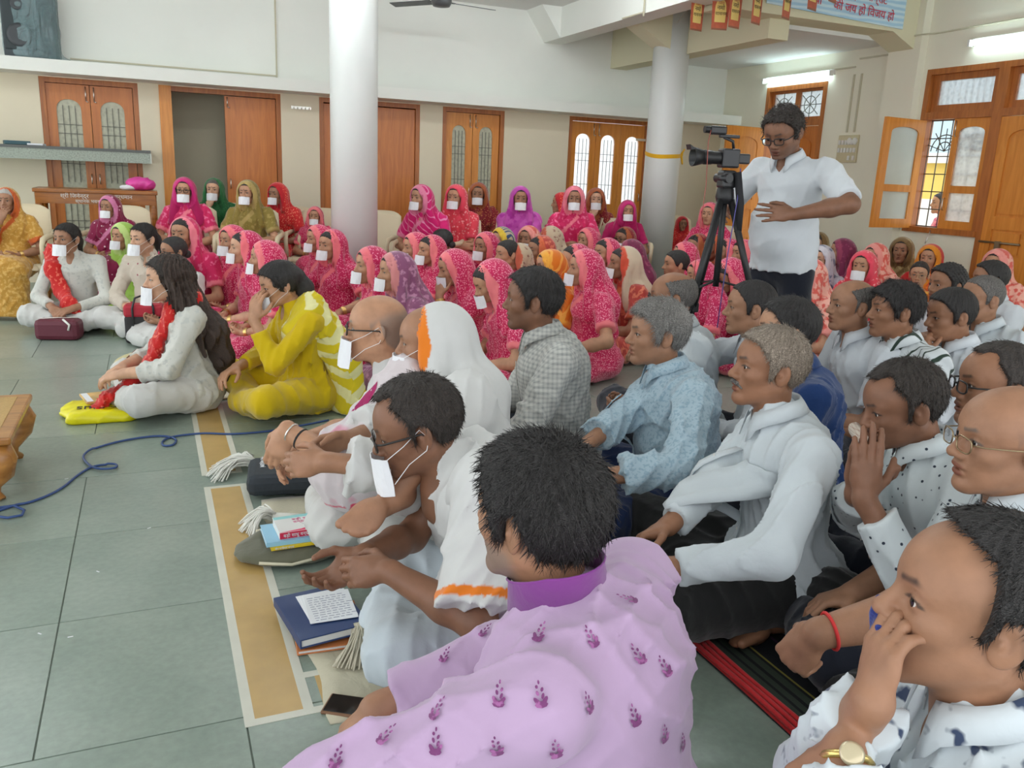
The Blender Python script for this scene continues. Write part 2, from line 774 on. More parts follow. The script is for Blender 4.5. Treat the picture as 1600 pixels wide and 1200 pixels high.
# floor: greenish stone slabs with thin joints
def m_stone():
    m, nt, b = _new('kota_stone')
    v = coords(nt, (1, 1, 1), kind='Object')
    oi = nt.nodes.new('ShaderNodeObjectInfo')
    n1 = node(nt, 'ShaderNodeTexNoise', i_Scale=3.0, i_Detail=6.0, i_Roughness=.6)
    n2 = node(nt, 'ShaderNodeTexNoise', i_Scale=45.0, i_Detail=3.0)
    ad = node(nt, 'ShaderNodeVectorMath', operation='ADD')
    mu = node(nt, 'ShaderNodeVectorMath', operation='SCALE')
    mu.inputs['Scale'].default_value = 3.0
    nt.links.new(oi.outputs['Location'], mu.inputs[0])
    nt.links.new(v, ad.inputs[0])
    nt.links.new(mu.outputs[0], ad.inputs[1])
    nt.links.new(ad.outputs[0], n1.inputs['Vector'])
    nt.links.new(ad.outputs[0], n2.inputs['Vector'])
    c1 = ramp(nt, n1.outputs['Fac'], .3, srgb(134, 149, 138), .72, srgb(156, 168, 156))
    c2 = ramp(nt, n2.outputs['Fac'], .3, (.85, .85, .85), .7, (1, 1, 1))
    mm = nt.nodes.new('ShaderNodeMix')
    mm.data_type = 'RGBA'
    mm.blend_type = 'MULTIPLY'
    mm.inputs[0].default_value = 1.0
    nt.links.new(c1, mm.inputs[6])
    nt.links.new(c2, mm.inputs[7])
    tone = nt.nodes.new('ShaderNodeMix')
    tone.data_type = 'RGBA'
    tone.blend_type = 'MULTIPLY'
    tone.inputs[0].default_value = 1.0
    nt.links.new(mm.outputs[2], tone.inputs[6])
    nt.links.new(ramp(nt, oi.outputs['Random'], 0, (.93, .95, .93), 1, (1, 1, 1)), tone.inputs[7])
    nt.links.new(tone.outputs[2], b.inputs['Base Color'])
    b.inputs['Roughness'].default_value = .30
    b.inputs['Specular IOR Level'].default_value = .55
    return m


M_STONE = m_stone()
M_JOINT = m_plain('floor_joint', srgb(112, 122, 112), .8)
floor = struct('floor', MB().b2((-4.2, -1.5, -.05), (XR + .2, YB + 2.2, -.004)), M_JOINT)
_tw, _th = .915, .612
_tile = MB().cbox((0, 0, -.006), (_tw - .004, _th - .004, .012), .0012).mesh('tile')
_tile.materials.append(M_STONE)
for r in range(-2, 16):
    y = 1.843 + .612 * r + .306
    if r >= 0:
        y += .0
    offx = -.31 + (0 if (r % 2 == 0 or r == 1) else .45)
    for c in range(-4, 9):
        x = offx + _tw * (c + .5)
        if x < -4.0 or x - _tw / 2 > XR:
            continue
        o = link('tile', _tile, None, floor, (x, y, 0))

# inlaid ochre stone strip with white edging
M_OCHRE = m_plain('ochre_stone', srgb(188, 156, 96), .35, noise=.10, nscale=7)
M_EDGE = m_plain('white_marble_edging', srgb(206, 206, 192), .4, noise=.05, nscale=9)


def inlay(n, y0, y1, x0=.135, w=.165):
    o = struct('trim_%d' % n, MB().b2((x0 + .025, y0 + .025, 0), (x0 + w - .025, y1 - .025, .0012)), M_OCHRE)
    e = MB()
    for a, b in (((x0, y0), (x0 + .025, y1)), ((x0 + w - .025, y0), (x0 + w, y1)), ((x0 + .025, y0), (x0 + w - .025, y0 + .025)), ((x0 + .025, y1 - .025), (x0 + w - .025, y1))):
        e.b2((a[0], a[1], 0), (b[0], b[1], .0014))
    e.build('edging', M_EDGE, o)
    return o


inlay(1, 1.80, 3.42)
inlay(2, 3.56, 6.6)
e3 = struct('trim_3', MB().b2((.325, 1.825, 0), (.95, 1.955, .0012)), M_OCHRE)
MB().b2((.30, 1.80, 0), (.95, 1.825, .0014)).b2((.30, 1.955, 0), (.95, 1.98, .0014)).build('edging', M_EDGE, e3)

# walls
LZ0, LZ1, CZ = 2.06, 2.18, 3.22


def wall_holes_x(y0, y1, x0, x1, z0, z1, holes):
    """wall along x with rectangular holes (x0,x1,z0,z1)"""
    mb = MB()
    xs = sorted(set([x0, x1] + [h for q in holes for h in q[:2]]))
    for a, b in zip(xs[:-1], xs[1:]):
        m = (a + b) / 2
        hs = [q for q in holes if q[0] < m < q[1]]
        if not hs:
            mb.b2((a, y0, z0), (b, y1, z1))
        else:
            q = hs[0]
            if q[2] > z0:
                mb.b2((a, y0, z0), (b, y1, q[2]))
            if q[3] < z1:
                mb.b2((a, y0, q[3]), (b, y1, z1))
    return mb


DOORS = dict(d1=(-.95, -.05), d2=(.15, 1.39), d3=(1.81, 2.99), d4=(3.27, 4.07), d5=(4.96, 6.16))
holes = [(a, b, 0, 2.05) for a, b in DOORS.values()]
struct('wall_back', wall_holes_x(YB, YB + .16, -4.0, XR, 0, LZ0, holes), M_WALLLO)
struct('wall_back_upper', MB().b2((-4.0, YB, LZ0), (XR, YB + .16, CZ + .1)), M_WALLHI)
ledge = struct('trim_4', MB().b2((-4.0, 9.47, LZ0), (XR, YB, LZ1)), M_WALLHI)
# the rooms behind the doors
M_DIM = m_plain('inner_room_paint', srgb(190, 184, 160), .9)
bk = MB().b2((-4.0, YB + .55, 0), (4.6, YB + .65, 2.6)).b2((-4.0, YB + .16, 2.5), (4.6, YB + .65, 2.6))
for x in (-.02, 1.6, 3.1, 4.5):
    bk.b2((x, YB + .16, 0), (x + .08, YB + .55, 2.5))
struct('wall_inner_rooms', bk, M_DIM)

# right wall
W1 = (5.70, 6.56, .90, 2.50)
D7 = (4.55, 5.70, 0, 2.50)
D6 = (7.95, 9.0, 0, 2.50)


def wall_holes_y(x0, x1, y0, y1, z0, z1, holes):
    mb = MB()
    ys = sorted(set([y0, y1] + [h for q in holes for h in q[:2]]))
    for a, b in zip(ys[:-1], ys[1:]):
        m = (a + b) / 2
        hs = [q for q in holes if q[0] < m < q[1]]
        if not hs:
            mb.b2((x0, a, z0), (x1, b, z1))
        else:
            q = hs[0]
            if q[2] > z0:
                mb.b2((x0, a, z0), (x1, b, q[2]))
            if q[3] < z1:
                mb.b2((x0, a, q[3]), (x1, b, z1))
    return mb


NEARWIN = [(2.2, 3.4, .9, 2.5), (.2, 1.4, .9, 2.5)]
struct('wall_right', wall_holes_y(XR, XR + .18, -1.5, YB + .16, 0, CZ + .1, [W1, D7, D6] + NEARWIN), M_WALL)
struct('trim_5', MB().b2((XR - .10, 6.62, 0), (XR, 7.02, CZ)), M_WALL)        # pilaster

# ceiling, beams, lower slab over the aisle
struct('ceiling', MB().b2((-4.2, -1.5, CZ), (XR + .2, YB + .2, CZ + .12)), M_CEIL)
struct('ceiling_aisle', MB().b2((5.72, 7.02, 2.80), (XR, YB, 2.90)), M_CEIL)
struct('trim_6', MB().b2((5.50, 6.86, 2.66), (5.74, YB, CZ)), M_BEAM)
hb = MB().prism([(4.55, 2.88), (4.80, 2.88), (4.80, CZ), (4.55, CZ)], 'y', 5.0, YB)
hb.prism([(4.30, CZ), (4.55, 2.88), (4.55, CZ)], 'y', YB - .45, YB)
struct('trim_7', hb, M_WALLHI)
struct('trim_8', MB().prism([(4.80, 2.95), (5.2, 2.74), (5.52, 2.60), (5.52, CZ), (4.80, CZ)], 'y', 8.22, 8.48), M_BEAM)
struct('trim_9', MB().b2((4.85, 6.70, 2.84), (XR, 7.02, CZ)).prism([(6.9, 2.84), (XR, 2.84), (XR, 2.66)], 'y', 6.70, 7.02), M_BEAM)

# round pillars
for i, (x, y, r) in enumerate(((1.64, 7.35, .200), (5.42, 8.38, .200))):
    mb = MB().lathe([(r, 0), (r, 1.6), (r, CZ)], (x, y, 0), 40)
    struct('pillar_%d' % (i + 1), mb, M_PILLAR)
P2 = np.array((5.42, 8.38))
# yellow tape tied around the far pillar
tp = MB()
vs, fs = [], []
n = 40
for k in range(n):
    a = 2 * math.pi * k / n
    zc = 1.60 + .035 * math.sin(a + .4) + .004 * math.sin(3 * a)
    for rr, dz in ((.202, -.022), (.2045, 0.0), (.202, .022)):
        vs.append((P2[0] + rr * math.cos(a), P2[1] + rr * math.sin(a), zc + dz))
for k in range(n):
    for j in range(2):
        a, b = k * 3 + j, ((k + 1) % n) * 3 + j
        fs.append((a, b, b + 1, a + 1))
tp.add(vs, fs, True)
kx, ky = P2[0] + .19, P2[1] - .09
t = empty('yellow_tape', (0, 0, 0))
tag(t, 'yellow cloth tape tied around the round pillar beside the video camera', 'tape')
M_YTAPE = m_cloth('yellow_tape_cloth', srgb(226, 172, 30))
tp.build('band', M_YTAPE, t)
k_ = Field()
k_.el((kx, ky, 1.60), (.022, .02, .018), k=.01).rc((kx, ky, 1.60), (kx + .01, ky - .02, 1.50), .014, .010, k=.01).rc((kx, ky, 1.6), (kx + .03, ky - .01, 1.66), .012, .008, k=.01)
to_k = k_.mesh(.005)
link('knot', mesh_np('knot', *to_k), M_YTAPE, t)


# ------------------------------------------------------------------ doors and windows
def arch_pts(x0, x1, zs, rise, n=12):
    c = (x0 + x1) / 2
    a = (x1 - x0) / 2
    return [(c - a * math.cos(math.pi * k / n), zs + rise * math.sin(math.pi * k / n) ** .8) for k in range(n + 1)]


def leaf(name, w, h, panels, mat, T, parent=None, th=.035, pane=None, grille=False):
    """door or casement leaf in its own x-z plane, T maps local points to the room; panels (x0,x1,z0,z1,rise,kind)"""
    mb = MB()
    ps = sorted(panels, key=lambda p: p[2])
    x0, x1 = ps[0][0], ps[0][1]
    mb.b2((0, 0, 0), (x0, th, h)).b2((x1, 0, 0), (w, th, h))
    z = 0
    for p in ps:
        mb.b2((x0, 0, z), (x1, th, p[2]))
        z = p[3]
        if p[4]:
            ap = arch_pts(x0, x1, p[3] - p[4], p[4])
            half = len(ap) // 2
            for q in (ap[:half + 1], ap[half:]):
                for (a, b) in zip(q[:-1], q[1:]):
                    mb.prism([a, b, (b[0], p[3]), (a[0], p[3])], 'y', 0, th)
    mb.b2((x0, 0, z), (x1, th, h))

    def put(m, nm, mt, par):
        me = m.mesh(nm)
        V = np.array([T(np.array(v.co)) for v in me.vertices])
        me.vertices.foreach_set('co', V.astype(np.float32).ravel())
        me.update()
        bm = bmesh.new()
        bm.from_mesh(me)
        bmesh.ops.recalc_face_normals(bm, faces=bm.faces[:])
        bm.to_mesh(me)
        bm.free()
        return link(nm, me, mt, par)
    o = put(mb, name, mat, parent)
    for p in ps:
        if p[5] == 'glass':
            poly = [(p[0], p[2]), (p[1], p[2])] + (arch_pts(p[0], p[1], p[3] - p[4], p[4])[::-1] if p[4] else [(p[1], p[3]), (p[0], p[3])])
            put(MB().prism(poly, 'y', th * .4, th * .4 + .005), 'pane', pane, o)
            if grille:
                g = MB()
                nb = 4
                for i in range(1, nb):
                    xx = p[0] + (p[1] - p[0]) * i / nb
                    g.box((xx, th * .3 - .004, (p[2] + p[3]) / 2), (.006, .006, (p[3] - p[2]) * (.86 if p[4] else 1.0)))
                for zf in (.28, .62, .72):
                    g.box(((p[0] + p[1]) / 2, th * .3 - .005, p[2] + (p[3] - p[2]) * zf), (p[1] - p[0], .006, .006))
                put(g, 'grille', M_IRON, o)
        elif p[5] == 'raised':
            inset = .025
            poly = [(p[0], p[2]), (p[1], p[2])] + (arch_pts(p[0], p[1], p[3] - p[4], p[4])[::-1] if p[4] else [(p[1], p[3]), (p[0], p[3])])
            mm = MB().prism(poly, 'y', th * .45, th * .75)
            cx, cz = (p[0] + p[1]) / 2, (p[2] + p[3]) / 2
            f_ = lambda q: (cx + (q[0] - cx) * (1 - 2 * inset / (p[1] - p[0])), cz + (q[1] - cz) * (1 - 2 * inset / (p[3] - p[2])))
            mm.prism([f_(q) for q in poly], 'y', th * .12, th * .8)
            put(mm, 'panel', mat, o)
    return o


def handle(parent, T, x, z, l=.10):
    g = MB().tube([T(vec(x, 0, z - l / 2)), T(vec(x, -.022, z - l / 2 + .012)), T(vec(x, -.022, z + l / 2 - .012)), T(vec(x, 0, z + l / 2))], .006, 6)
    g.build('handle', M_STEEL, parent)


def bolt(parent, T, x, z, l=.14):
    g = MB().tube([T(vec(x, -.008, z - l)), T(vec(x, -.008, z))], .006, 6)
    g.tube([T(vec(x, -.008, z - l)), T(vec(x + .02, -.02, z - l - .01))], .006, 6)
    g.build('bolt', M_STEEL, parent)


def flat_y(x, y, z):
    return lambda p: np.array((x + p[0], y + p[1], z + p[2]))


def door_frame(n, x0, x1, h=2.05, mid=None):
    mb = MB()
    f = .05
    mb.b2((x0, YB + .01, 0), (x0 + f, YB + .12, h)).b2((x1 - f, YB + .01, 0), (x1, YB + .12, h)).b2((x0 + f, YB + .01, h - f), (x1 - f, YB + .12, h))
    o = struct('door_%d' % n, mb, M_FRAME)
    return o


GL = [(.11, None, .16, .80, 0, 'glass'), (.11, None, .92, 1.86, .10, 'glass')]


def glassdoor(n, x0, x1, k, mat, pane, grille=True):
    fr = door_frame(n, x0, x1)
    w = (x1 - x0 - .10) / k
    for i in range(k):
        T = flat_y(x0 + .05 + i * w, YB + .035, .01)
        m_ = .085 if k < 3 else .075
        lf = leaf('leaf', w - .006, 1.985, [(m_, w - .006 - m_, .14, .82, 0, 'glass'), (m_, w - .006 - m_, .96, 1.84, .11, 'glass')], mat, T, fr, pane=pane, grille=grille)
        hx = w - .04 if i % 2 == 0 else .035
        handle(lf, T, hx, 1.06)
        if i < 2:
            bolt(lf, T, hx, 1.97)
    return fr


glassdoor(1, *DOORS['d1'], 2, M_DOOR, M_FROST)
fr = door_frame(2, *DOORS['d2'])
MB().b2((.15, YB - .02, 0), (.27, YB + .01, 2.05)).build('jamb_board', M_DOOR2, fr)
T = flat_y(.80, YB + .03, .01)
lf = leaf('leaf', .535, 1.985, [(.0005, .5345, .0005, 1.9845, 0, 'none')], M_DOOR, T, fr)
MB().b2((.80, YB + .035, .01), (1.335, YB + .06, 1.99)).build('panel', M_DOOR, lf)
handle(lf, T, .035, 1.06)
bolt(lf, T, .03, 1.97, .10)
fr = door_frame(3, *DOORS['d3'])
for i in range(2):
    x0 = 1.86 + i * .54
    d = MB().cbox((x0 + .27, YB + .05, 1.0), (.534, .036, 1.98), .004).build('leaf', M_DOOR, fr)
    handle(d, flat_y(x0, YB + .03, 0), .48 if i == 0 else .05, 1.05)
glassdoor(4, *DOORS['d4'], 2, M_DOOR2, M_FROST)
glassdoor(5, *DOORS['d5'], 3, M_DOOR2, M_FROSTB)

# nameplate and its bracket strip beside door 3
pl = MB().b2((1.50, YB - .012, 1.905), (1.72, YB, 1.935)).build('door_stopper_rail', M_STEEL)
tag(pl, 'small steel hook rail high on the wall left of the near pillar', 'hook rail')
for i in range(5):
    MB().tube([(1.53 + .042 * i, YB - .012, 1.915), (1.53 + .042 * i, YB - .03, 1.905), (1.53 + .042 * i, YB - .03, 1.925)], .004, 5).build('hook', M_STEEL, pl)


# right wall: T maps local (x along -y of the room, thickness towards outside)
def flat_x(y, z, x=XR + .04):
    return lambda p: np.array((x + p[1], y - p[0], z + p[2]))


def frame_x(n, q, kind, bars=()):
    y0, y1, z0, z1 = q
    f = .055
    x0, x1 = XR - .015, XR + .12
    mb = MB().b2((x0, y0, z0), (x1, y0 + f, z1)).b2((x0, y1 - f, z0), (x1, y1, z1)).b2((x0, y0 + f, z1 - f), (x1, y1 - f, z1))
    if z0 > .1:
        mb.b2((x0 - .02, y0, z0), (x1, y1, z0 + f))
    for zb in bars:
        mb.b2((x0, y0 + f, zb - .035), (x1, y1 - f, zb + .035))
    return struct('%s_%d' % (kind, n), mb, M_FRAME)


def grille_x(parent, y0, y1, z0, z1, x=XR + .10, nv=6, arch=True):
    g = MB()
    for i in range(nv + 1):
        yy = y0 + (y1 - y0) * i / nv
        g.tube([(x, yy, z0), (x, yy, z1)], .006, 6)
    for zz in np.linspace(z0, z1, 7):
        g.tube([(x, y0, zz), (x, y1, zz)], .006, 6)
    if arch:
        for j in range(2):
            c = y0 + (y1 - y0) * (.27 + .46 * j)
            for rr in (.16, .09):
                g.tube([(x - .01, c + rr * math.cos(a), z1 - .30 + rr * math.sin(a)) for a in np.linspace(0, math.pi, 11)], .006, 6)
            for a in np.linspace(.3, math.pi - .3, 5):
                g.tube([(x - .01, c, z1 - .30), (x - .01, c + .22 * math.cos(a), z1 - .30 + .22 * math.sin(a))], .005, 5)
    g.build('grille', M_IRON, parent)


# window_1 : open leaf on the far side, closed glazed leaf on the near side
fw = frame_x(1, W1, 'window', (2.05,))
y0, y1 = W1[0] + .055, W1[1] - .055
T = flat_x(y1, 2.085)
leaf('transom', y1 - y0, .36, [(.07, y1 - y0 - .07, .07, .30, 0, 'glass')], M_FRAME, T, fw, pane=M_FROSTB)
grille_x(fw, y0, y1, .96, 2.01)
gt = MB()
for i in range(12):
    yy = y0 + (y1 - y0) * i / 11
    gt.tube([(XR + .10, yy, 2.09), (XR + .10, yy, 2.44)], .005, 5)
gt.build('grille', M_IRON, fw)
wl, hl = .42, 1.07
PN = [(.065, wl - .065, .09, .36, 0, 'glass'), (.065, wl - .065, .43, .99, .06, 'glass')]
ang = math.radians(97)
Ro = rotz(math.radians(-90) - ang)
To = lambda p: np.array((XR - .02, y1, .935)) + rotz(math.radians(180 + 6)) @ np.array((p[0] * 1.45, p[1], p[2]))
lf = leaf('leaf', wl, hl, PN, M_DOOR2, To, fw, pane=M_MILK)
Tc = flat_x(y0 + wl, .945, XR + .02)
lf = leaf('leaf', wl, hl, PN, M_DOOR2, Tc, fw, pane=M_FROSTB)
handle(lf, Tc, .03, .25, .12)
bolt(lf, Tc, .03, 1.05)
MB().tube([(XR - .03, y0 + .45, .93), (XR - .10, y0 + .43, .80)], .008, 6).build('stay', M_STEEL, fw)

# door_7 : boarded leaf beside the window
fd = frame_x(7, D7, 'door', (2.05,))
y0d, y1d = D7[0] + .055, D7[1] - .055
T = flat_x(y1d, 2.085)
leaf('transom', (y1d - y0d) / 2, .36, [(.06, (y1d - y0d) / 2 - .06, .07, .30, 0, 'glass')], M_FRAME, T, fd, pane=M_FROSTB)
T = flat_x((y0d + y1d) / 2, 2.085)
leaf('transom', (y1d - y0d) / 2, .36, [(.06, (y1d - y0d) / 2 - .06, .07, .30, 0, 'glass')], M_FRAME, T, fd, pane=M_FROSTB)
wd = (y1d - y0d) / 2
for i in range(2):
    T = flat_x(y1d - i * wd, .01, XR - .01)
    lf = leaf('leaf', wd - .005, 2.0, [(.10, wd - .105, .14, .62, 0, 'raised'), (.10, wd - .105, .74, .98, 0, 'raised'), (.10, wd - .105, 1.10, 1.88, .10, 'raised')], M_DOOR2, T, fd)
    if i == 0:
        MB().tube([T(vec(.0, -.018, .86)), T(vec(.42, -.018, .86))], .010, 8).box(T(vec(.2, -.02, .82)), (.02, .05, .11)).build('latch', m_plain('old_brass', (.28, .22, .14), .45, .9), lf)

# door_6 : far door, transom with fan grille, one leaf swung into the room
fd = frame_x(6, D6, 'door', (2.05,))
y0d, y1d = D6[0] + .055, D6[1] - .055
wd = (y1d - y0d) / 2
for i in range(2):
    T = flat_x(y1d - i * wd, 2.085)
    leaf('transom', wd, .36, [(.04, wd - .04, .04, .33, 0, 'glass')], M_FRAME, T, fd, pane=M_FROSTB)
    g = MB()
    c = y1d - (i + .5) * wd
    g.tube([(XR + .03, c + .10 * math.cos(a), 2.26 + .10 * math.sin(a)) for a in np.linspace(0, 2 * math.pi, 15)[:-1]], .005, 5, close=True)
    for a in np.linspace(0, 2 * math.pi, 9)[:-1]:
        g.tube([(XR + .03, c, 2.26), (XR + .03, c + .2 * math.cos(a), 2.26 + .16 * math.sin(a))], .005, 5)
    g.build('grille', M_IRON, fd)
PD = [(.11, .62 - .11, .14, .62, 0, 'raised'), (.11, .62 - .11, .74, .98, 0, 'raised'), (.11, .62 - .11, 1.10, 1.88, .12, 'raised')]
Tl = lambda p: np.array((XR - .02, y1d + .02, .01)) + rotz(math.radians(180 + 3)) @ np.array((p[0] - 0.0, p[1], p[2]))
lf = leaf('leaf', .62, 2.0, PD, M_DOOR2, Tl, fd)
T = flat_x(y0d + wd - .005, .01, XR + .0)
leaf('leaf', wd - .01, 2.0, [(.08, wd - .09, .14, .62, 0, 'raised'), (.08, wd - .09, .74, .98, 0, 'raised'), (.08, wd - .09, 1.10, 1.88, .10, 'raised')], M_DOOR, T, fd)

# windows of the same wall beside and behind the camera, out of the picture: plain grilles let the daylight in
for i, q in enumerate(NEARWIN):
    fw = frame_x(2 + i, q, 'window', (2.05,))
    grille_x(fw, q[0] + .055, q[1] - .055, q[2] + .06, 2.01, arch=False)
# ------------------------------------------------------------------ lamps and fittings
M_TUBE = m_plain('fluorescent_tube', (.72, .95, 1.0), .5, emit=9.0)
M_FILLTUBE = m_plain('ceiling_tube', (.88, .96, 1.0), .5, emit=38.0)  # strong glow for the added, unseen fill tubes only


def tube_light(y0, y1, z, label):
    t = empty('tube_light', (XR, (y0 + y1) / 2, z))
    tag(t, label, 'light', 'tube lights on the window wall')
    MB().b2((-.035, y0 - (y0 + y1) / 2 - .03, -.005), (0, y1 - (y0 + y1) / 2 + .03, .05)).build('batten', M_WHITE, t)
    h = (y1 - y0) / 2
    MB().tube([(-.058, -h, .0), (-.058, h, .0)], .012, 12).build('tube', M_TUBE, t)
    for s in (-1, 1):
        MB().b2((-.075, s * (h + .015) - .012, -.02), (-.03, s * (h + .015) + .012, .04)).build('end_cap', M_WHITE, t)
    return t


tube_light(7.88, 9.02, 2.57, 'lit tube light above the far door behind the standing cameraman')
tube_light(4.85, 6.07, 2.68, 'lit tube light above the open window on the cream wall')

# added fill tubes on the hall ceiling, out of view, to brighten the back wall
for i, (x_, y_) in enumerate(((1.2, 4.2), (3.6, 4.6), (1.2, 6.9), (3.6, 7.2), (-1.4, 6.2))):
    t = empty('ceiling_tube_light', (x_, y_, CZ - .002))
    tag(t, 'added fill tube on the hall ceiling, out of view', 'light', 'added fill tubes on the hall ceiling')
    MB().b2((-.60, -.025, -.045), (.60, .025, 0)).build('batten', M_WHITE, t)
    MB().tube([(-.58, 0, -.062), (.58, 0, -.062)], .014, 10).build('tube', M_FILLTUBE, t)

# ceiling fan
fan = empty('ceiling_fan', (2.84, 8.7, 2.97))
tag(fan, 'dark ceiling fan cut by the top edge above the pillar doors', 'fan')
M_FAN = m_plain('fan_grey', (.10, .11, .11), .4)
MB().lathe([(.03, -.055), (.085, -.045), (.105, -.01), (.105, .03), (.06, .05)], n=24).build('motor', M_FAN, fan)
MB().tube([(0, 0, .04), (0, 0, .26)], .012, 8).build('rod', M_FAN, fan)
for k in range(3):
    a = 2 * math.pi * k / 3 + .15
    MB().box((0, 0, 0), (.01, .01, .01)) if False else None
    R_ = rotz(a)
    MB().box(R_ @ vec(.36, 0, 0), (.50, .11, .006), R_ @ rotx(.18)).box(R_ @ vec(.11, 0, 0), (.09, .03, .008), R_).build('blade', M_FAN, fan)

# switchboard and conduits on the window wall
sb = empty('switchboard', (XR, 7.50, 1.74))
tag(sb, 'cream switchboard on the wall between far door and window', 'switchboard')
MB().cbox((-.012, 0, 0), (.024, .30, .30), .006).build('plate', m_plain('board_cream', srgb(206, 196, 160), .5), sb)
for i in range(3):
    for j in range(6 if i else 2):
        MB().cbox((-.030, -.115 + j * (.046 if i else .07), -.10 + i * .085), (.016, .030, .05), .003).build('switch', M_WHITE, sb)
for y in (-.02, -.10):
    MB().lathe([(.035, 0), (.035, .014), (.02, .018)], (-.022, y - .01, .085), 14, R=np.array([[0, 0, -1.0], [0, 1, 0], [1, 0, 0]])).build('socket', M_WHITE, sb)
cd = empty('wall_conduit', (XR, 7.5, 2.2))
tag(cd, 'thin cream cable conduits running up from the switchboard', 'conduit')
M_CON = m_plain('conduit_cream', srgb(200, 194, 168), .6)
for dy in (-.06, .05):
    MB().box((-.01, dy, .03), (.016, .02, .62)).build('pipe', M_CON, cd)
MB().box((-.01, .55, .42), (.016, 1.0, .016)).build('pipe', M_CON, cd)
MB().box((-.01, -.25, .50), (.016, .5, .016)).build('pipe', M_CON, cd)
cw = MB().tube([(XR - .11, 7.03, 2.82), (XR - .112, 6.62, 2.83), (XR - .008, 6.55, 2.84), (XR - .008, 5.2, 2.86), (XR - .008, 4.0, 2.90)], .008, 6).build('wall_cable', M_CON)
tag(cw, 'thin cable running along the cream wall above the window tube', 'cable')
ck = MB().box((4.53, 7.55, 3.0), (.012, .012, .30)).box((4.53, 7.75, 2.885), (.012, .42, .012)).build('beam_conduit', M_CON)
tag(ck, 'small bent conduit on the side of the white ceiling beam', 'conduit')
wj = MB().box((1.355, YB - .008, 2.62), (.014, .016, .80)).box((.35, YB - .008, 2.235), (2.0, .016, .014)).build('wall_conduit', M_CON)
tag(wj, 'thin white conduit across the upper wall above the left doors', 'conduit')
hm = MB().b2((5.95, YB - .01, 1.80), (6.10, YB, 1.83)).build('hook_rail', M_STEEL)
tag(hm, 'small metal rail on the wall right of the far pillar', 'hook rail')

# ------------------------------------------------------------------ writing
FONT = None
try:
    import os as _os
    _fp = _os.path.join(bpy.utils.system_resource('DATAFILES'), 'fonts', 'NotoSansDevanagari-Regular.woff2')
except Exception:
    _fp = None


def text_obj(name, s, size, M, mat, parent, bold=0.0, ext=.0008, align='LEFT'):
    cu = bpy.data.curves.new(name, 'FONT')
    cu.body = s
    cu.size = size
    cu.extrude = ext
    cu.align_x = align
    cu.resolution_u = 3
    tmp = bpy.data.objects.new(name, cu)
    COL.objects.link(tmp)
    bpy.context.view_layer.update()
    me = bpy.data.meshes.new_from_object(tmp.evaluated_get(bpy.context.evaluated_depsgraph_get()))
    bpy.data.objects.remove(tmp, do_unlink=True)
    bpy.data.curves.remove(cu)
    me.materials.clear()
    me.materials.append(mat)
    o = bpy.data.objects.new(name, me)
    COL.objects.link(o)
    o.parent = parent
    o.matrix_basis = Matrix(M.tolist())
    return o


def frame_m(o, x, y, z):
    M = np.eye(4)
    x = unit(x)
    z = unit(np.cross(x, y))
    M[:3, 0], M[:3, 1], M[:3, 2], M[:3, 3] = x, np.cross(z, x), z, o
    return M


# banner on the cross beam
bn = empty('banner', (6.5, 6.69, 3.0))
tag(bn, 'pale blue banner with red Hindi lettering hung on the beam', 'banner')


def m_banner():
    m, nt, b = _new('banner_vinyl')
    w = node(nt, 'ShaderNodeTexWave', i_Scale=4.0, i_Distortion=4.0)
    w.bands_direction = 'Z'
    nt.links.new(coords(nt, (.6, 1, 1.6)), w.inputs['Vector'])
    nt.links.new(ramp(nt, w.outputs['Fac'], .2, srgb(168, 206, 228), .8, srgb(206, 228, 238)), b.inputs['Base Color'])
    b.inputs['Roughness'].default_value = .45
    return m


# from the photograph: bottom edge rises a little towards the pillar
MB().prism([(-1.2, -.08), (.50, -.135), (.50, .22), (-1.2, .22)], 'y', -.012, -.004).build('sheet', m_banner(), bn)
M_RED = m_plain('banner_red', srgb(206, 44, 70), .5)
for s_, sz, x_, z_ in (('की जय हो िवजय हो', .108, -.42, -.045), ('नया', .108, -.72, -.02), ('राष्ट्रीय सम्राट', .105, -.36, .085), ('गज', .105, -.95, .05)):
    text_obj('lettering', s_, sz, frame_m(vec(x_, -.022, z_), vec(1, 0, -.035), vec(0, 0, 1), vec(0, -1, 0)), M_RED, bn)

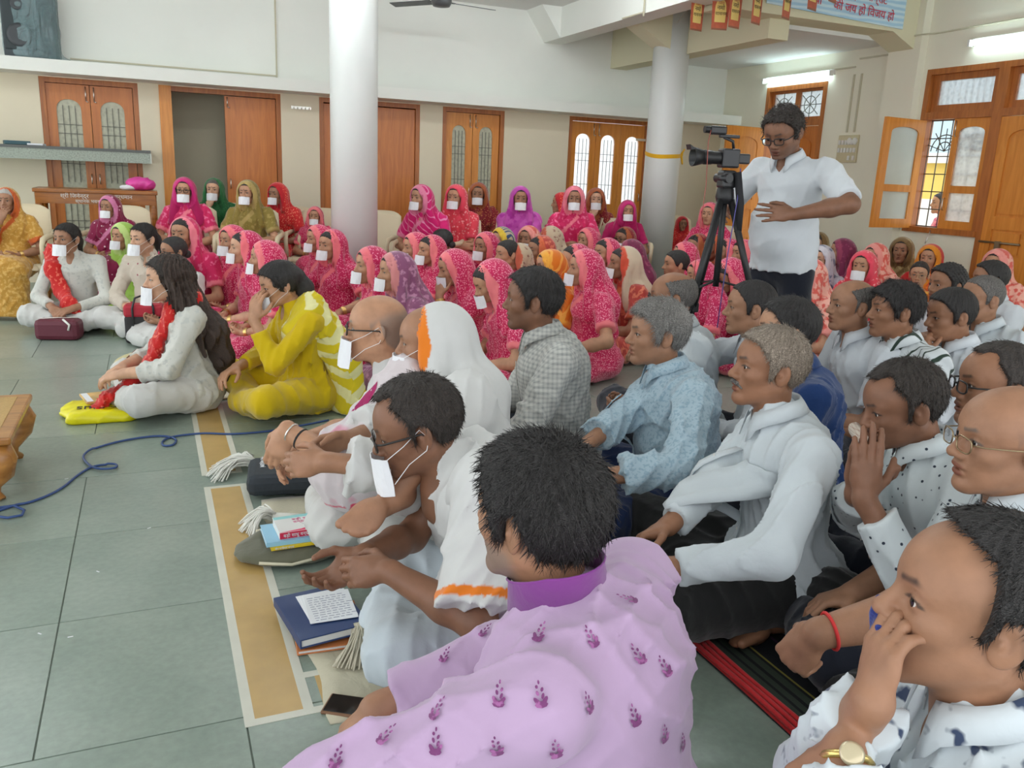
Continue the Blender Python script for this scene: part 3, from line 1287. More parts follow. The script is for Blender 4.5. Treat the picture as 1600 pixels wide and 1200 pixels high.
# string of paper pennants
pn = empty('pennant_string', (0, 0, 0))
tag(pn, 'string holding the row of paper pennants by the pillar', 'string')
pts = []
PEN = [(1087, 48, 6.9), (1123, 47, 6.7), (1146, 44, 6.5), (1180, 38, 6.3), (1227, 30, 6.0), (1268, 16, 5.8), (1300, 4, 5.6)]
M_PEN = [m_plain('pennant_rust', srgb(188, 96, 66), .6, noise=.1, nscale=30), m_plain('pennant_yellow', srgb(232, 206, 120), .6), m_plain('pennant_ink', srgb(60, 44, 30), .6), m_plain('pennant_brown', srgb(142, 92, 66), .6)]
for i, (u, v, y) in enumerate(PEN):
    p = on_y(u, v, y)
    hgt = .30
    top = p + vec(0, 0, hgt)
    pts.append(top)
    e = empty('paper_pennant', tuple(top), math.radians((10, -16, 14, 22, 26, 20, 24)[i]))
    tag(e, ('rust and yellow paper pennant touching the far pillar', 'second paper pennant from the far pillar, leaning right', 'third paper pennant from the far pillar, overlapping its neighbour',
            'fourth paper pennant from the far pillar, on its own', 'fifth paper pennant, last one before the blue banner', 'paper pennant hanging over the left end of the banner', 'topmost paper pennant cut by the frame over the banner')[i], 'pennant', 'paper pennants on a string')
    w = .085
    MB().prism([(-w, 0), (-w * .85, -hgt), (w * .85, -hgt), (w, 0)], 'y', -.001, .001).build('sheet', M_PEN[0], e)
    ap = arch_pts(-w * .62, w * .62, -.13, .09, 10)
    MB().prism([(-w * .58, -.235)] + ap + [(w * .58, -.235)], 'y', -.0025, -.0012).build('field', M_PEN[1], e)
    MB().prism([(-w * .85, -hgt), (w * .85, -hgt), (w * .8, -.285), (-w * .8, -.285)], 'y', -.0025, -.0012).build('hem', M_PEN[3], e)
    text_obj('lettering', 'नमो', .05, frame_m(vec(-.034, -.003, -.13), vec(1, 0, 0), vec(0, 0, 1), vec(0, -1, 0)), M_PEN[2], e, .001)
    text_obj('lettering', 'शासनम्', .040, frame_m(vec(-.048, -.003, -.175), vec(1, 0, 0), vec(0, 0, 1), vec(0, -1, 0)), M_PEN[2], e, .001)
    text_obj('lettering', 'जिन'.replace('जि', 'िज'), .036, frame_m(vec(-.026, -.003, -.085), vec(1, 0, 0), vec(0, 0, 1), vec(0, -1, 0)), M_PEN[0], e, .001)
MB().tube([tuple(P2) + (2.95,)] + [tuple(p) for p in pts], .003, 5).build('cord', m_plain('string_white', (.7, .68, .6), .8), pn)

# ------------------------------------------------------------------ left corner: loudspeaker, stone shelf, desk
sp_ = empty('loudspeaker', (-.93, 9.66, LZ1))
tag(sp_, 'black loudspeaker wrapped in clear plastic on the high ledge', 'speaker')
M_SPK = m_plain('speaker_black', (.035, .05, .055), .45, noise=.2, nscale=20)
prof = [(-.24, -.17), (.05, -.17), (.21, -.07), (.21, .15), (-.24, .15)]
MB().prism(prof, 'z', 0, .62).build('cabinet', M_SPK, sp_)
MB().cbox((-.10, -.178, .33), (.26, .02, .54), .008).build('grille', m_plain('speaker_grille', (.03, .042, .045), .6), sp_)
for z, r in ((.19, .105), (.46, .055)):
    MB().lathe([(r, 0), (r, .012), (r * .75, .016), (r * .3, .004)], (-.10, -.19, z), 24, R=rotx(math.pi / 2)).build('driver', m_plain('speaker_cone', (.05, .055, .06), .5), sp_)


def m_film():
    m, nt, b = _new('clear_plastic_film')
    b.inputs['Base Color'].default_value = (.34, .52, .54, 1)
    b.inputs['Roughness'].default_value = .12
    b.inputs['Alpha'].default_value = .38
    b.inputs['Specular IOR Level'].default_value = 1.0
    n = node(nt, 'ShaderNodeTexNoise', i_Scale=9.0, i_Detail=3.0, i_Distortion=2.0)
    nt.links.new(coords(nt, (1, 1, .5)), n.inputs['Vector'])
    bump(nt, b, n.outputs['Fac'], 1.0, .06)
    return m


G = Field().rc((-.02, -.02, .05), (-.02, -.02, .60), .19, .19, k=.02, flat=(vec(1, 0, 0), 1.28)).rc((.05, -.05, .02), (.28, -.02, .0), .08, .03, k=.05)
to_w = G.mesh(.016, fold_fn(4, .02, 22, (1, 1, .4)), .02, floor=.002)
link('plastic_wrap', mesh_np('plastic_wrap', *to_w), m_film(), sp_)

M_GRAN = m_plain('speckled_granite', srgb(150, 160, 146), .3, noise=.28, nscale=70)
sh = MB().b2((-4.0, 9.40, 1.25), (.03, YB, 1.37)).build('stone_shelf', M_GRAN)
tag(sh, 'speckled grey stone shelf fixed across the leftmost door', 'shelf')
MB().b2((-4.0, 9.39, 1.352), (.035, YB, 1.378)).build('edge_band', m_plain('shelf_edge_dark', (.10, .11, .10), .4), sh)
MB().b2((.03, 9.40, 1.25), (.04, YB, 1.352)).build('end_face', m_plain('shelf_end', srgb(206, 210, 200), .4), sh)
pb = MB().cbox((-1.15, 9.55, 1.397), (.22, .16, .035), .004, rotz(.2)).build('notebook', m_plain('teal_cover', srgb(60, 96, 104), .5))
tag(pb, 'teal notebook lying at the left end of the stone shelf', 'book')
pb2 = MB().cbox((-.98, 9.52, 1.388), (.14, .10, .018), .003, rotz(-.2)).build('folded_paper', M_MASK)
tag(pb2, 'small white folded paper on the stone shelf beside notebook', 'paper')

M_DESK = m_wood('polished_desk', srgb(140, 82, 24), srgb(172, 106, 36), .3, (1.5, 12, 12))
dk = empty('wooden_desk', (-.45, 8.95, 0))
tag(dk, 'polished wooden desk with white lettering behind the plastic chairs', 'table')
MB().cbox((0, 0, .985), (1.04, .46, .035), .006).build('desk_top', M_DESK, dk)
MB().b2((-.50, -.215, .87), (.50, -.195, .968)).build('apron', M_DESK, dk)
MB().b2((-.50, .17, .87), (.50, .19, .968)).build('apron', M_DESK, dk)
for sx in (-1, 1):
    for sy in (-1, 1):
        MB().lathe([(.024, 0), (.03, .05), (.02, .10), (.026, .30), (.032, .55), (.022, .60), (.034, .66), (.034, .968)], (sx * .475, sy * .18, 0), 14).build('leg', M_DESK, dk)
M_WTXT = m_plain('white_lettering', (.75, .73, .66), .6)
text_obj('lettering', 'श्री िजनेन्द्र', .05, frame_m(vec(-.30, -.218, .925), vec(1, 0, 0), vec(0, 0, 1), vec(0, -1, 0)), M_WTXT, dk, .0008)
text_obj('lettering', 'वर्धमान', .05, frame_m(vec(.15, -.218, .925), vec(1, 0, 0), vec(0, 0, 1), vec(0, -1, 0)), M_WTXT, dk, .0008)
text_obj('lettering', 'स्थानक भवन श्रावक संघ', .04, frame_m(vec(-.18, -.218, .882), vec(1, 0, 0), vec(0, 0, 1), vec(0, -1, 0)), M_WTXT, dk, .0008)


def bag_blob(name, field, h, mat, parent, loc=None, amp=.012, seed=3, freq=26):
    V, Q = field.mesh(h, fold_fn(seed, amp, freq, (1, 1, 1)), .015, floor=0.0)
    me = mesh_np(name, relax(V, Q, 1, .4), Q)
    return link(name, me, mat, parent, loc)


pk = empty('pink_bag', (-.10, 8.92, 1.004))
tag(pk, 'shiny pink bag lying on the polished wooden desk', 'bag')
F = Field().el((.02, 0, .06), (.125, .09, .065)).el((.10, .0, .05), (.06, .07, .05))
bag_blob('pouch', F, .008, m_plain('pink_satin', srgb(222, 70, 160), .3), pk)
F = Field().el((-.09, -.03, .022), (.07, .06, .024))
bag_blob('white_cloth', F, .007, M_MASK, pk)

# ------------------------------------------------------------------ plastic chairs
def make_chair():
    r = empty('plastic_chair')
    # shell profile: seat and back, arms and legs
    def sheet(name, pts_fn, nu, nv, th):
        vs = [pts_fn(i / (nu - 1), j / (nv - 1)) for i in range(nu) for j in range(nv)]
        Q = [(i * nv + j, (i + 1) * nv + j, (i + 1) * nv + j + 1, i * nv + j + 1) for i in range(nu - 1) for j in range(nv - 1)]
        me = mesh_np(name, np.array(vs), np.array(Q))
        o = link(name, me, M_CREAMPL, r)
        m = o.modifiers.new('thick', 'SOLIDIFY')
        m.thickness = th
        return o
    sheet('seat', lambda u, v: vec(-.20 + .43 * u, (-.23 + .46 * v) * (1 - .05 * u), .41 + .02 * u - .03 * math.sin(math.pi * v) * math.sin(math.pi * min(1, u * 1.1)) - .05 * max(0, u - .85) / .15), 12, 10, .006)
    sheet('backrest', lambda u, v: vec(-.20 - .14 * u - .045 * math.sin(math.pi * v), (-.235 + .47 * v) * (1.0 - .10 * u * u), .41 + .47 * u - .05 * u * (2 * v - 1) ** 4), 10, 12, .007)
    for s in (1, -1):
        mb = MB()
        mb.tube([(-.255, s * .245, .66), (-.12, s * .275, .645), (.10, s * .275, .64), (.19, s * .265, .625), (.215, s * .26, .58), (.20, s * .255, .43)], [.020, .024, .025, .024, .02, .02], 8)
        mb.build('armrest', M_CREAMPL, r)
        MB().tube([(.18, s * .225, .42), (.21, s * .25, .20), (.225, s * .262, 0)], [.026, .022, .019], 6).build('leg', M_CREAMPL, r)
        MB().tube([(-.19, s * .22, .42), (-.25, s * .24, .20), (-.28, s * .255, 0)], [.026, .022, .019], 6).build('leg', M_CREAMPL, r)
    return r


CHAIR0 = make_chair()
_cu = [0]


def chair(x, y, phi, label, z=0.0):
    if _cu[0] == 0:
        r = CHAIR0
    else:
        r = CHAIR0.copy()
        COL.objects.link(r)
        for ch in list(CHAIR0.children):
            c = ch.copy()
            COL.objects.link(c)
            c.parent = r
    _cu[0] += 1
    r.location = (x, y, z)
    r.rotation_euler = (0, 0, math.radians(phi))
    tag(r, label, 'chair', 'cream plastic chairs along the back')
    return r
# ------------------------------------------------------------------ heads (local: +x forward, +y left, +z up, origin between the ears)
def cranium(F, k=.03):
    F.el((-.010, 0, .033), (.099, .078, .088), k=k)
    F.el((.034, 0, .033), (.058, .066, .060), k=k)
    return F


def head_field(fem=False):
    F = Field()
    cranium(F)
    F.el((.038, 0, -.035), (.050, .057 if not fem else .053, .074), k=.03)
    F.el((.060, 0, -.050), (.034, .036, .034), k=.02)
    for s in (1, -1):
        F.rc((-.014, s * .054, -.048), (.066, s * .016, -.098), .019 if not fem else .015, .015, k=.028)
        F.el((.054, s * .041, -.020), (.026, .022, .020), k=.02)
    F.el((.076, 0, -.098), (.017, .021, .015) if not fem else (.014, .016, .013), k=.018)
    for s in (1, -1):
        F.rc((.083, s * .008, .029), (.067, s * .048, .024), .010 if not fem else .007, .008, k=.014)
    for s in (1, -1):
        F.el((.100, s * .033, .005), (.020, .019, .017), k=.012, op='s')
        F.el((.0735, s * .033, .005), (.0155, .0165, .0150), k=.005)
    F.rc((.085, 0, .016), (.107, 0, -.023), .0075, .0112, k=.010)
    F.el((.1085, 0, -.027), (.0105, .0110, .0100), k=.008)
    for s in (1, -1):
        F.el((.0965, s * .0140, -.0305), (.0125, .0088, .0095), k=.007)
        F.el((.1035, s * .0070, -.0395), (.005, .0038, .0045), k=.003, op='s')
    F.el((.0885, 0, -.0550), (.0125, .0250, .0075), k=.006)
    F.el((.0870, 0, -.0705), (.0118, .0210, .0078), k=.006)
    F.el((.1010, 0, -.0628), (.0130, .0260, .0019), k=.003, op='s')
    for s in (1, -1):
        R = rotz(s * -.42) @ roty(-.15)
        F.el((-.014, s * .0825, -.004), (.0205, .0075, .0335), R, k=.005)
        F.el((-.008, s * .0895, .003), (.0105, .0060, .0190), R, k=.004, op='s')
        F.el((-.006, s * .0825, -.0045), (.0050, .0060, .0080), R, k=.004)
    F.rc((-.026, 0, -.045), (-.046, 0, -.215), .054 if not fem else .047, .058 if not fem else .050, k=.035)
    for s in (1, -1):
        F.el((.092, s * .0335, .0042), (.0120, .0135, .0046), k=.0015, op='s')
    return F


def seg_d(P, a, b):
    a, b = np.array(a), np.array(b)
    ab = b - a
    t = np.clip(((P - a) @ ab) / (ab @ ab), 0, 1)
    return np.linalg.norm(P - a - t[:, None] * ab, axis=1)


def sstep(x, a, b):
    t = np.clip((x - a) / (b - a), 0, 1)
    return t * t * (3 - 2 * t)


def head_paint(V, stubble=0.0, scalp=0.0, bindi=False):
    A = np.zeros((len(V), 3))
    Y = V.copy()
    Y[:, 1] = np.abs(Y[:, 1])
    d = np.minimum(seg_d(Y, (.094, .013, .0285), (.086, .034, .0325)), seg_d(Y, (.086, .034, .0325), (.066, .055, .025)))
    A[:, 0] = .95 * (1 - sstep(d, .0032, .0080))
    l1 = np.sqrt(((V[:, 1] / .024) ** 2 + ((V[:, 2] + .0555) / .0070) ** 2))
    l2 = np.sqrt(((V[:, 1] / .021) ** 2 + ((V[:, 2] + .0705) / .0085) ** 2))
    A[:, 1] = np.where(V[:, 0] > .08, 1 - sstep(np.minimum(l1, l2), .75, 1.1), 0)
    e = np.sqrt(((Y[:, 1] - .033) / .022) ** 2 + ((V[:, 2] - .004) / .015) ** 2)
    A[:, 2] = np.where(V[:, 0] > .05, .22 * (1 - sstep(e, .7, 1.3)), 0)
    lash = np.abs(np.sqrt(((Y[:, 1] - .0335) / .0150) ** 2 + ((V[:, 2] - .0042) / .0060) ** 2) - 1)
    A[:, 0] = np.maximum(A[:, 0], np.where((V[:, 0] > .07) & (V[:, 2] > .003), .8 * (1 - sstep(lash, .1, .35)), 0))
    if stubble:
        j = sstep(-V[:, 2], .035, .06) * sstep(V[:, 0], -.02, .02) * (1 - A[:, 1]) * sstep(V[:, 2], -.16, -.11)
        A[:, 0] = np.maximum(A[:, 0], j * stubble)
    if scalp:
        zb = np.interp(V[:, 0], [-.1, -.07, -.035, -.01, .02, .04], [-.085, -.08, -.05, .035, .0, .09])
        zt = np.interp(V[:, 0], [-.11, -.05, .0, .05], [.085, .075, .05, .03])
        j = sstep(V[:, 2] - zb, 0, .02) * sstep(zt - V[:, 2], -.01, .03)
        A[:, 0] = np.maximum(A[:, 0], j * scalp)
    if bindi:
        b = np.linalg.norm(V - np.array((.099, 0, .036)), axis=1)
        A[:, 1] = np.maximum(A[:, 1], (b < .008) * 1.0)
    return A


_HEADS = {}


def head_mesh(fem, h):
    key = (fem, h)
    if key not in _HEADS:
        V, Q = head_field(fem).mesh(h)
        V = relax(V, Q, 1, .35)
        _HEADS[key] = (V, Q)
    return _HEADS[key]


HAIRLINE = ([-.12, -.075, -.045, -.030, -.012, .006, .014, .026, .036, .052, .068, .085, .12],
            [-.085, -.085, -.055, .000, .032, .026, -.022, -.022, .030, .055, .082, .092, .12])


def hair_mesh(style, h, seed=0, vol=1.0):
    """style: short, fringe, side (combed over), receding, horseshoe, grey_swept, crop, parted, bun"""
    F = Field()
    t = dict(short=.012, fringe=.016, side=.014, receding=.010, balding=.010, horseshoe=.007, swept=.017, crop=.005, parted=.007, thick=.020, curly=.019)[style] * vol
    F.el((-.012, 0, .033), (.099 + t, .078 + t * .9, .088 + t), k=.03)
    F.el((.032, 0, .033), (.058 + t * .9, .066 + t * .9, .060 + t), k=.03)
    xs, zs = np.array(HAIRLINE[0]), np.array(HAIRLINE[1]).copy()
    if style in ('fringe',):
        zs = zs - np.where(xs > .03, .022, 0)
    if style in ('receding',):
        xs = xs - np.where(xs > .03, .026, 0)
    if style == 'balding':
        xs = xs - np.where(xs > .03, .060, 0)
    if style == 'horseshoe':
        xs = xs - np.where(xs > .03, .02, 0)
    if style == 'parted':
        zs = np.interp(xs, [-.12, -.03, -.01, .03, .06, .09], [-.06, -.05, -.02, .0, .062, .088])
    cut = (lambda P, xs=xs, zs=zs: ((np.interp(P[:, 0] + np.abs(P[:, 1]) * .12 - .004, xs, zs) - P[:, 2]) * .75).astype(np.float32))
    F.fn(cut, k=.006, op='i')
    if style == 'horseshoe':
        F.el((.035, 0, .105), (.125, .066, .072), k=.012, op='s')
    if style == 'receding':
        for s in (1, -1):
            F.el((.085, s * .05, .095), (.055, .030, .045), k=.01, op='s')
    if style == 'swept':
        for i in range(9):
            a = -1.2 + i * .3
            F.rc((.045, .05 * math.sin(a), .105), (.078 - .02 * abs(a), .062 * math.sin(a), .082), .016, .010, k=.008)
    if style == 'fringe':
        for i in range(9):
            yy = -.055 + i * .0135
            F.rc((.02, yy * .8, .118), (.094 - abs(yy) * .5, yy, .060 - (i % 3) * .006), .015, .006, k=.006)
    F.el((-.012, .0, -.004), (.021, .2, .036), roty(-.15), k=.004, op='s') if style != 'parted' else None
    rng = np.random.RandomState(seed)
    ph = rng.rand(6) * 6
    am = dict(curly=.005, swept=.0034, thick=.0028, side=.0024, fringe=.003).get(style, .0018)

    def disp(P):
        th = np.arctan2(P[:, 1], P[:, 0] + .03)
        el_ = np.arctan2(P[:, 2] - .02, np.hypot(P[:, 0] + .01, P[:, 1]))
        if style == 'curly':
            return (am * np.sin(P[:, 0] * 260 + ph[0] + np.sin(P[:, 1] * 150)) * np.sin(P[:, 1] * 230 + ph[1]) * np.sin(P[:, 2] * 240 + ph[2])).astype(np.float32) * 1.6
        w = np.sin(th * 31 + ph[0] + 2.2 * np.sin(el_ * 5 + ph[1])) + .7 * np.sin(th * 57 + ph[2] + 3 * np.sin(el_ * 4 + ph[3])) + .5 * np.sin(th * 97 + ph[4] + el_ * 6)
        return (am * w * .6).astype(np.float32)
    V, Q = F.mesh(h, disp, .01)
    return V, Q


def pose_head(V, R, c, blend=True, s=1.0, ys=1.0):
    """rotate a head about its own neck, fading the turn out down the neck"""
    Vs = V * np.array([s, s * ys, s])
    piv = np.array((-.03, 0, -.09)) * s
    A = (Vs - piv) @ R.T + piv
    if blend:
        w = sstep(V[:, 2], -.175, -.085)[:, None]
        A = A * w + Vs * (1 - w)
    return A + np.array(c)


_EYE = {}


def eye_mesh(look=0.0, n=14):
    key = round(look, 2)
    if key in _EYE:
        return _EYE[key]
    vs, fs, mi = [(0.0142, 0, 0)], [], []
    m = 7
    for i in range(1, m + 1):
        a = math.radians([0, 14, 31, 35, 55, 90, 130, 175][i])
        for k in range(n):
            b = 2 * math.pi * k / n
            vs.append((.0142 * math.cos(a), .0142 * math.sin(a) * math.cos(b), .0142 * math.sin(a) * math.sin(b)))
    for k in range(n):
        fs.append((0, 1 + k, 1 + (k + 1) % n))
        mi.append(1)
    for i in range(m - 1):
        for k in range(n):
            fs.append((1 + i * n + k, 1 + (i + 1) * n + k, 1 + (i + 1) * n + (k + 1) % n, 1 + i * n + (k + 1) % n))
            mi.append(1 if i == 0 else (2 if i == 1 else 0) if i < 2 else 0)
    R = rotz(look)
    vs = [R @ np.array(v) for v in vs]
    _EYE[key] = (np.array(vs), fs, mi)
    return _EYE[key]


M_EYE = [m_plain('eye_white', (.62, .58, .54), .25), m_plain('pupil', (.01, .008, .008), .1), m_plain('iris_brown', (.05, .022, .012), .15)]


def strands(V, Q, style, n, seed, length=.022, lift=.11):
    """thin ribbons growing out of a hair surface, following the lie of the hair (head frame)"""
    rng = np.random.RandomState(seed)
    a, b, c = V[Q[:, 0]], V[Q[:, 1]], V[Q[:, 2]]
    nr = np.cross(b - a, c - a)
    ar = np.linalg.norm(nr, axis=1) + 1e-12
    nr = nr / ar[:, None]
    cen = V[Q].mean(1)
    out = ((cen - np.array((-.01, 0, .02))) * nr).sum(1) > 0
    pr = ar * out
    idx = rng.choice(len(Q), n, p=pr / pr.sum())
    u = rng.rand(n, 1)
    p = V[Q[idx, 0]] * (1 - u) + V[Q[idx, 2]] * u
    N = nr[idx]
    crown = np.array((-.055, .01, .115))
    d = p - crown
    if style in ('swept', 'side'):
        d = d * .4 + np.array((.05, -.06, -.02))
    if style == 'curly':
        d = rng.randn(n, 3)
    d = d + rng.randn(n, 3) * .018
    d -= (d * N).sum(1)[:, None] * N
    d /= np.linalg.norm(d, axis=1)[:, None] + 1e-9
    L = length * (.6 + .8 * rng.rand(n, 1))
    sd = np.cross(d, N)
    w = .00055 * (1 + .6 * rng.rand(n, 1))
    lf = lift * (.3 + rng.rand(n, 1))
    rows = []
    for t, ww in ((0, 1.0), (.5, .9), (1.0, .25)):
        q = p + d * L * t + N * (L * lf * (t - .9 * t * t)) + np.array((0, 0, -.10)) * L * t * t - N * .0008
        rows.append((q - sd * w * ww, q + sd * w * ww))
    VV = np.concatenate([r for pair in rows for r in pair])
    i = np.arange(n)
    QQ = np.concatenate([np.stack([i, i + n, i + 3 * n, i + 2 * n], 1), np.stack([i + 2 * n, i + 3 * n, i + 5 * n, i + 4 * n], 1)])
    return VV, QQ
# ------------------------------------------------------------------ figures
def elbow_of(S, Wr, l1, l2, pole):
    d = Wr - S
    L = np.linalg.norm(d)
    mx = (l1 + l2) * .995
    if L > mx:
        Wr = S + d / L * mx
        d = Wr - S
        L = mx
    a = (l1 * l1 - l2 * l2 + L * L) / (2 * L)
    hh = math.sqrt(max(l1 * l1 - a * a, 1e-6))
    n = d / L
    p = np.asarray(pole, float)
    p = unit(p - (p @ n) * n)
    return S + n * a + p * hh, Wr


def hand(F, Wr, x, palm, sg, curl=.5, thumb=.3, spread=.0, s=1.0, k=.006):
    """fingers along x, palm = direction the palm faces, sg=+1 right hand, -1 left; returns finger tips"""
    x = unit(x)
    z = -unit(np.asarray(palm) - (np.asarray(palm) @ x) * x)
    y = np.cross(z, x)
    M = np.stack([x, y, z], 1)
    L = lambda *p: Wr + M @ (np.array(p) * s)
    F.rc(L(-.01, 0, 0), L(.035, 0, 0), .024 * s, .026 * s, k=.015, flat=(z, .80))
    F.el(L(.056, 0, -.002), np.array((.046, .041, .0165)) * s, M, k=.014)
    F.el(L(.035, sg * .024, -.010), np.array((.034, .018, .016)) * s, M, k=.01)
    tips = []
    for i in range(4):
        yb = (.0295, .0100, -.0100, -.0285)[i] * sg
        xb = (.088, .093, .089, .080)[i]
        ls = ((.043, .026, .021), (.047, .030, .022), (.043, .028, .021), (.034, .021, .019))[i]
        c = curl[i] if hasattr(curl, '__len__') else curl
        a, p = 0.0, np.array((xb, yb, .001))
        ys = (.16, .05, -.06, -.17)[i] * sg * spread
        F.rc(L(.05, yb * .7, 0), L(*p), .012 * s, .0108 * s, k=.008)
        for j in range(3):
            a += c * (1.0, 1.15, .75)[j]
            dd = np.array((math.cos(a), ys, -math.sin(a)))
            q = p + dd / np.linalg.norm(dd) * ls[j]
            F.rc(L(*p), L(*q), (.0098, .0092, .0084)[j] * s, (.0092, .0084, .0072)[j] * s, k=.0035 if j == 0 else .004)
            p = q
        tips.append(L(*p))
    p = np.array((.018, sg * .026, -.008))
    d1 = unit((.62, sg * (.72 - .5 * thumb), -.25 - .5 * thumb))
    d2 = unit((.80, sg * (.45 - .75 * thumb), -.28 - .45 * thumb))
    d3 = unit((.88, sg * (.25 - .8 * thumb), -.30 - .4 * thumb))
    for dd, l, r1, r2 in ((d1, .042, .0140, .0118), (d2, .034, .0112, .0104), (d3, .026, .0102, .0082)):
        q = p + dd * l
        F.rc(L(*p), L(*q), r1 * s, r2 * s, k=k)
        p = q
    tips.append(L(*p))
    return tips


def foot(F, A, x, up, s=1.0, sg=1):
    """bare foot: A ankle, x toe direction, up = top of the foot"""
    x = unit(x)
    z = unit(np.asarray(up) - (np.asarray(up) @ x) * x)
    y = np.cross(z, x)
    M = np.stack([x, y, z], 1)
    L = lambda *p: A + M @ (np.array(p) * s)
    F.rc(L(-.045, 0, -.045), L(.02, 0, -.03), .030 * s, .032 * s, k=.02)
    F.rc(L(0, 0, 0), L(.09, 0, -.045), .034 * s, .026 * s, k=.02)
    F.el(L(.115, 0, -.055), np.array((.055, .044, .018)) * s, M, k=.02)
    for i in range(5):
        yy = (.032, .013, -.004, -.020, -.034)[i] * sg
        xx = (.165, .168, .160, .150, .138)[i]
        F.rc(L(.13, yy * .9, -.056), L(xx, yy, -.060), (.013, .010, .0095, .009, .009)[i] * s, (.0125, .0085, .008, .0078, .0078)[i] * s, k=.0025)


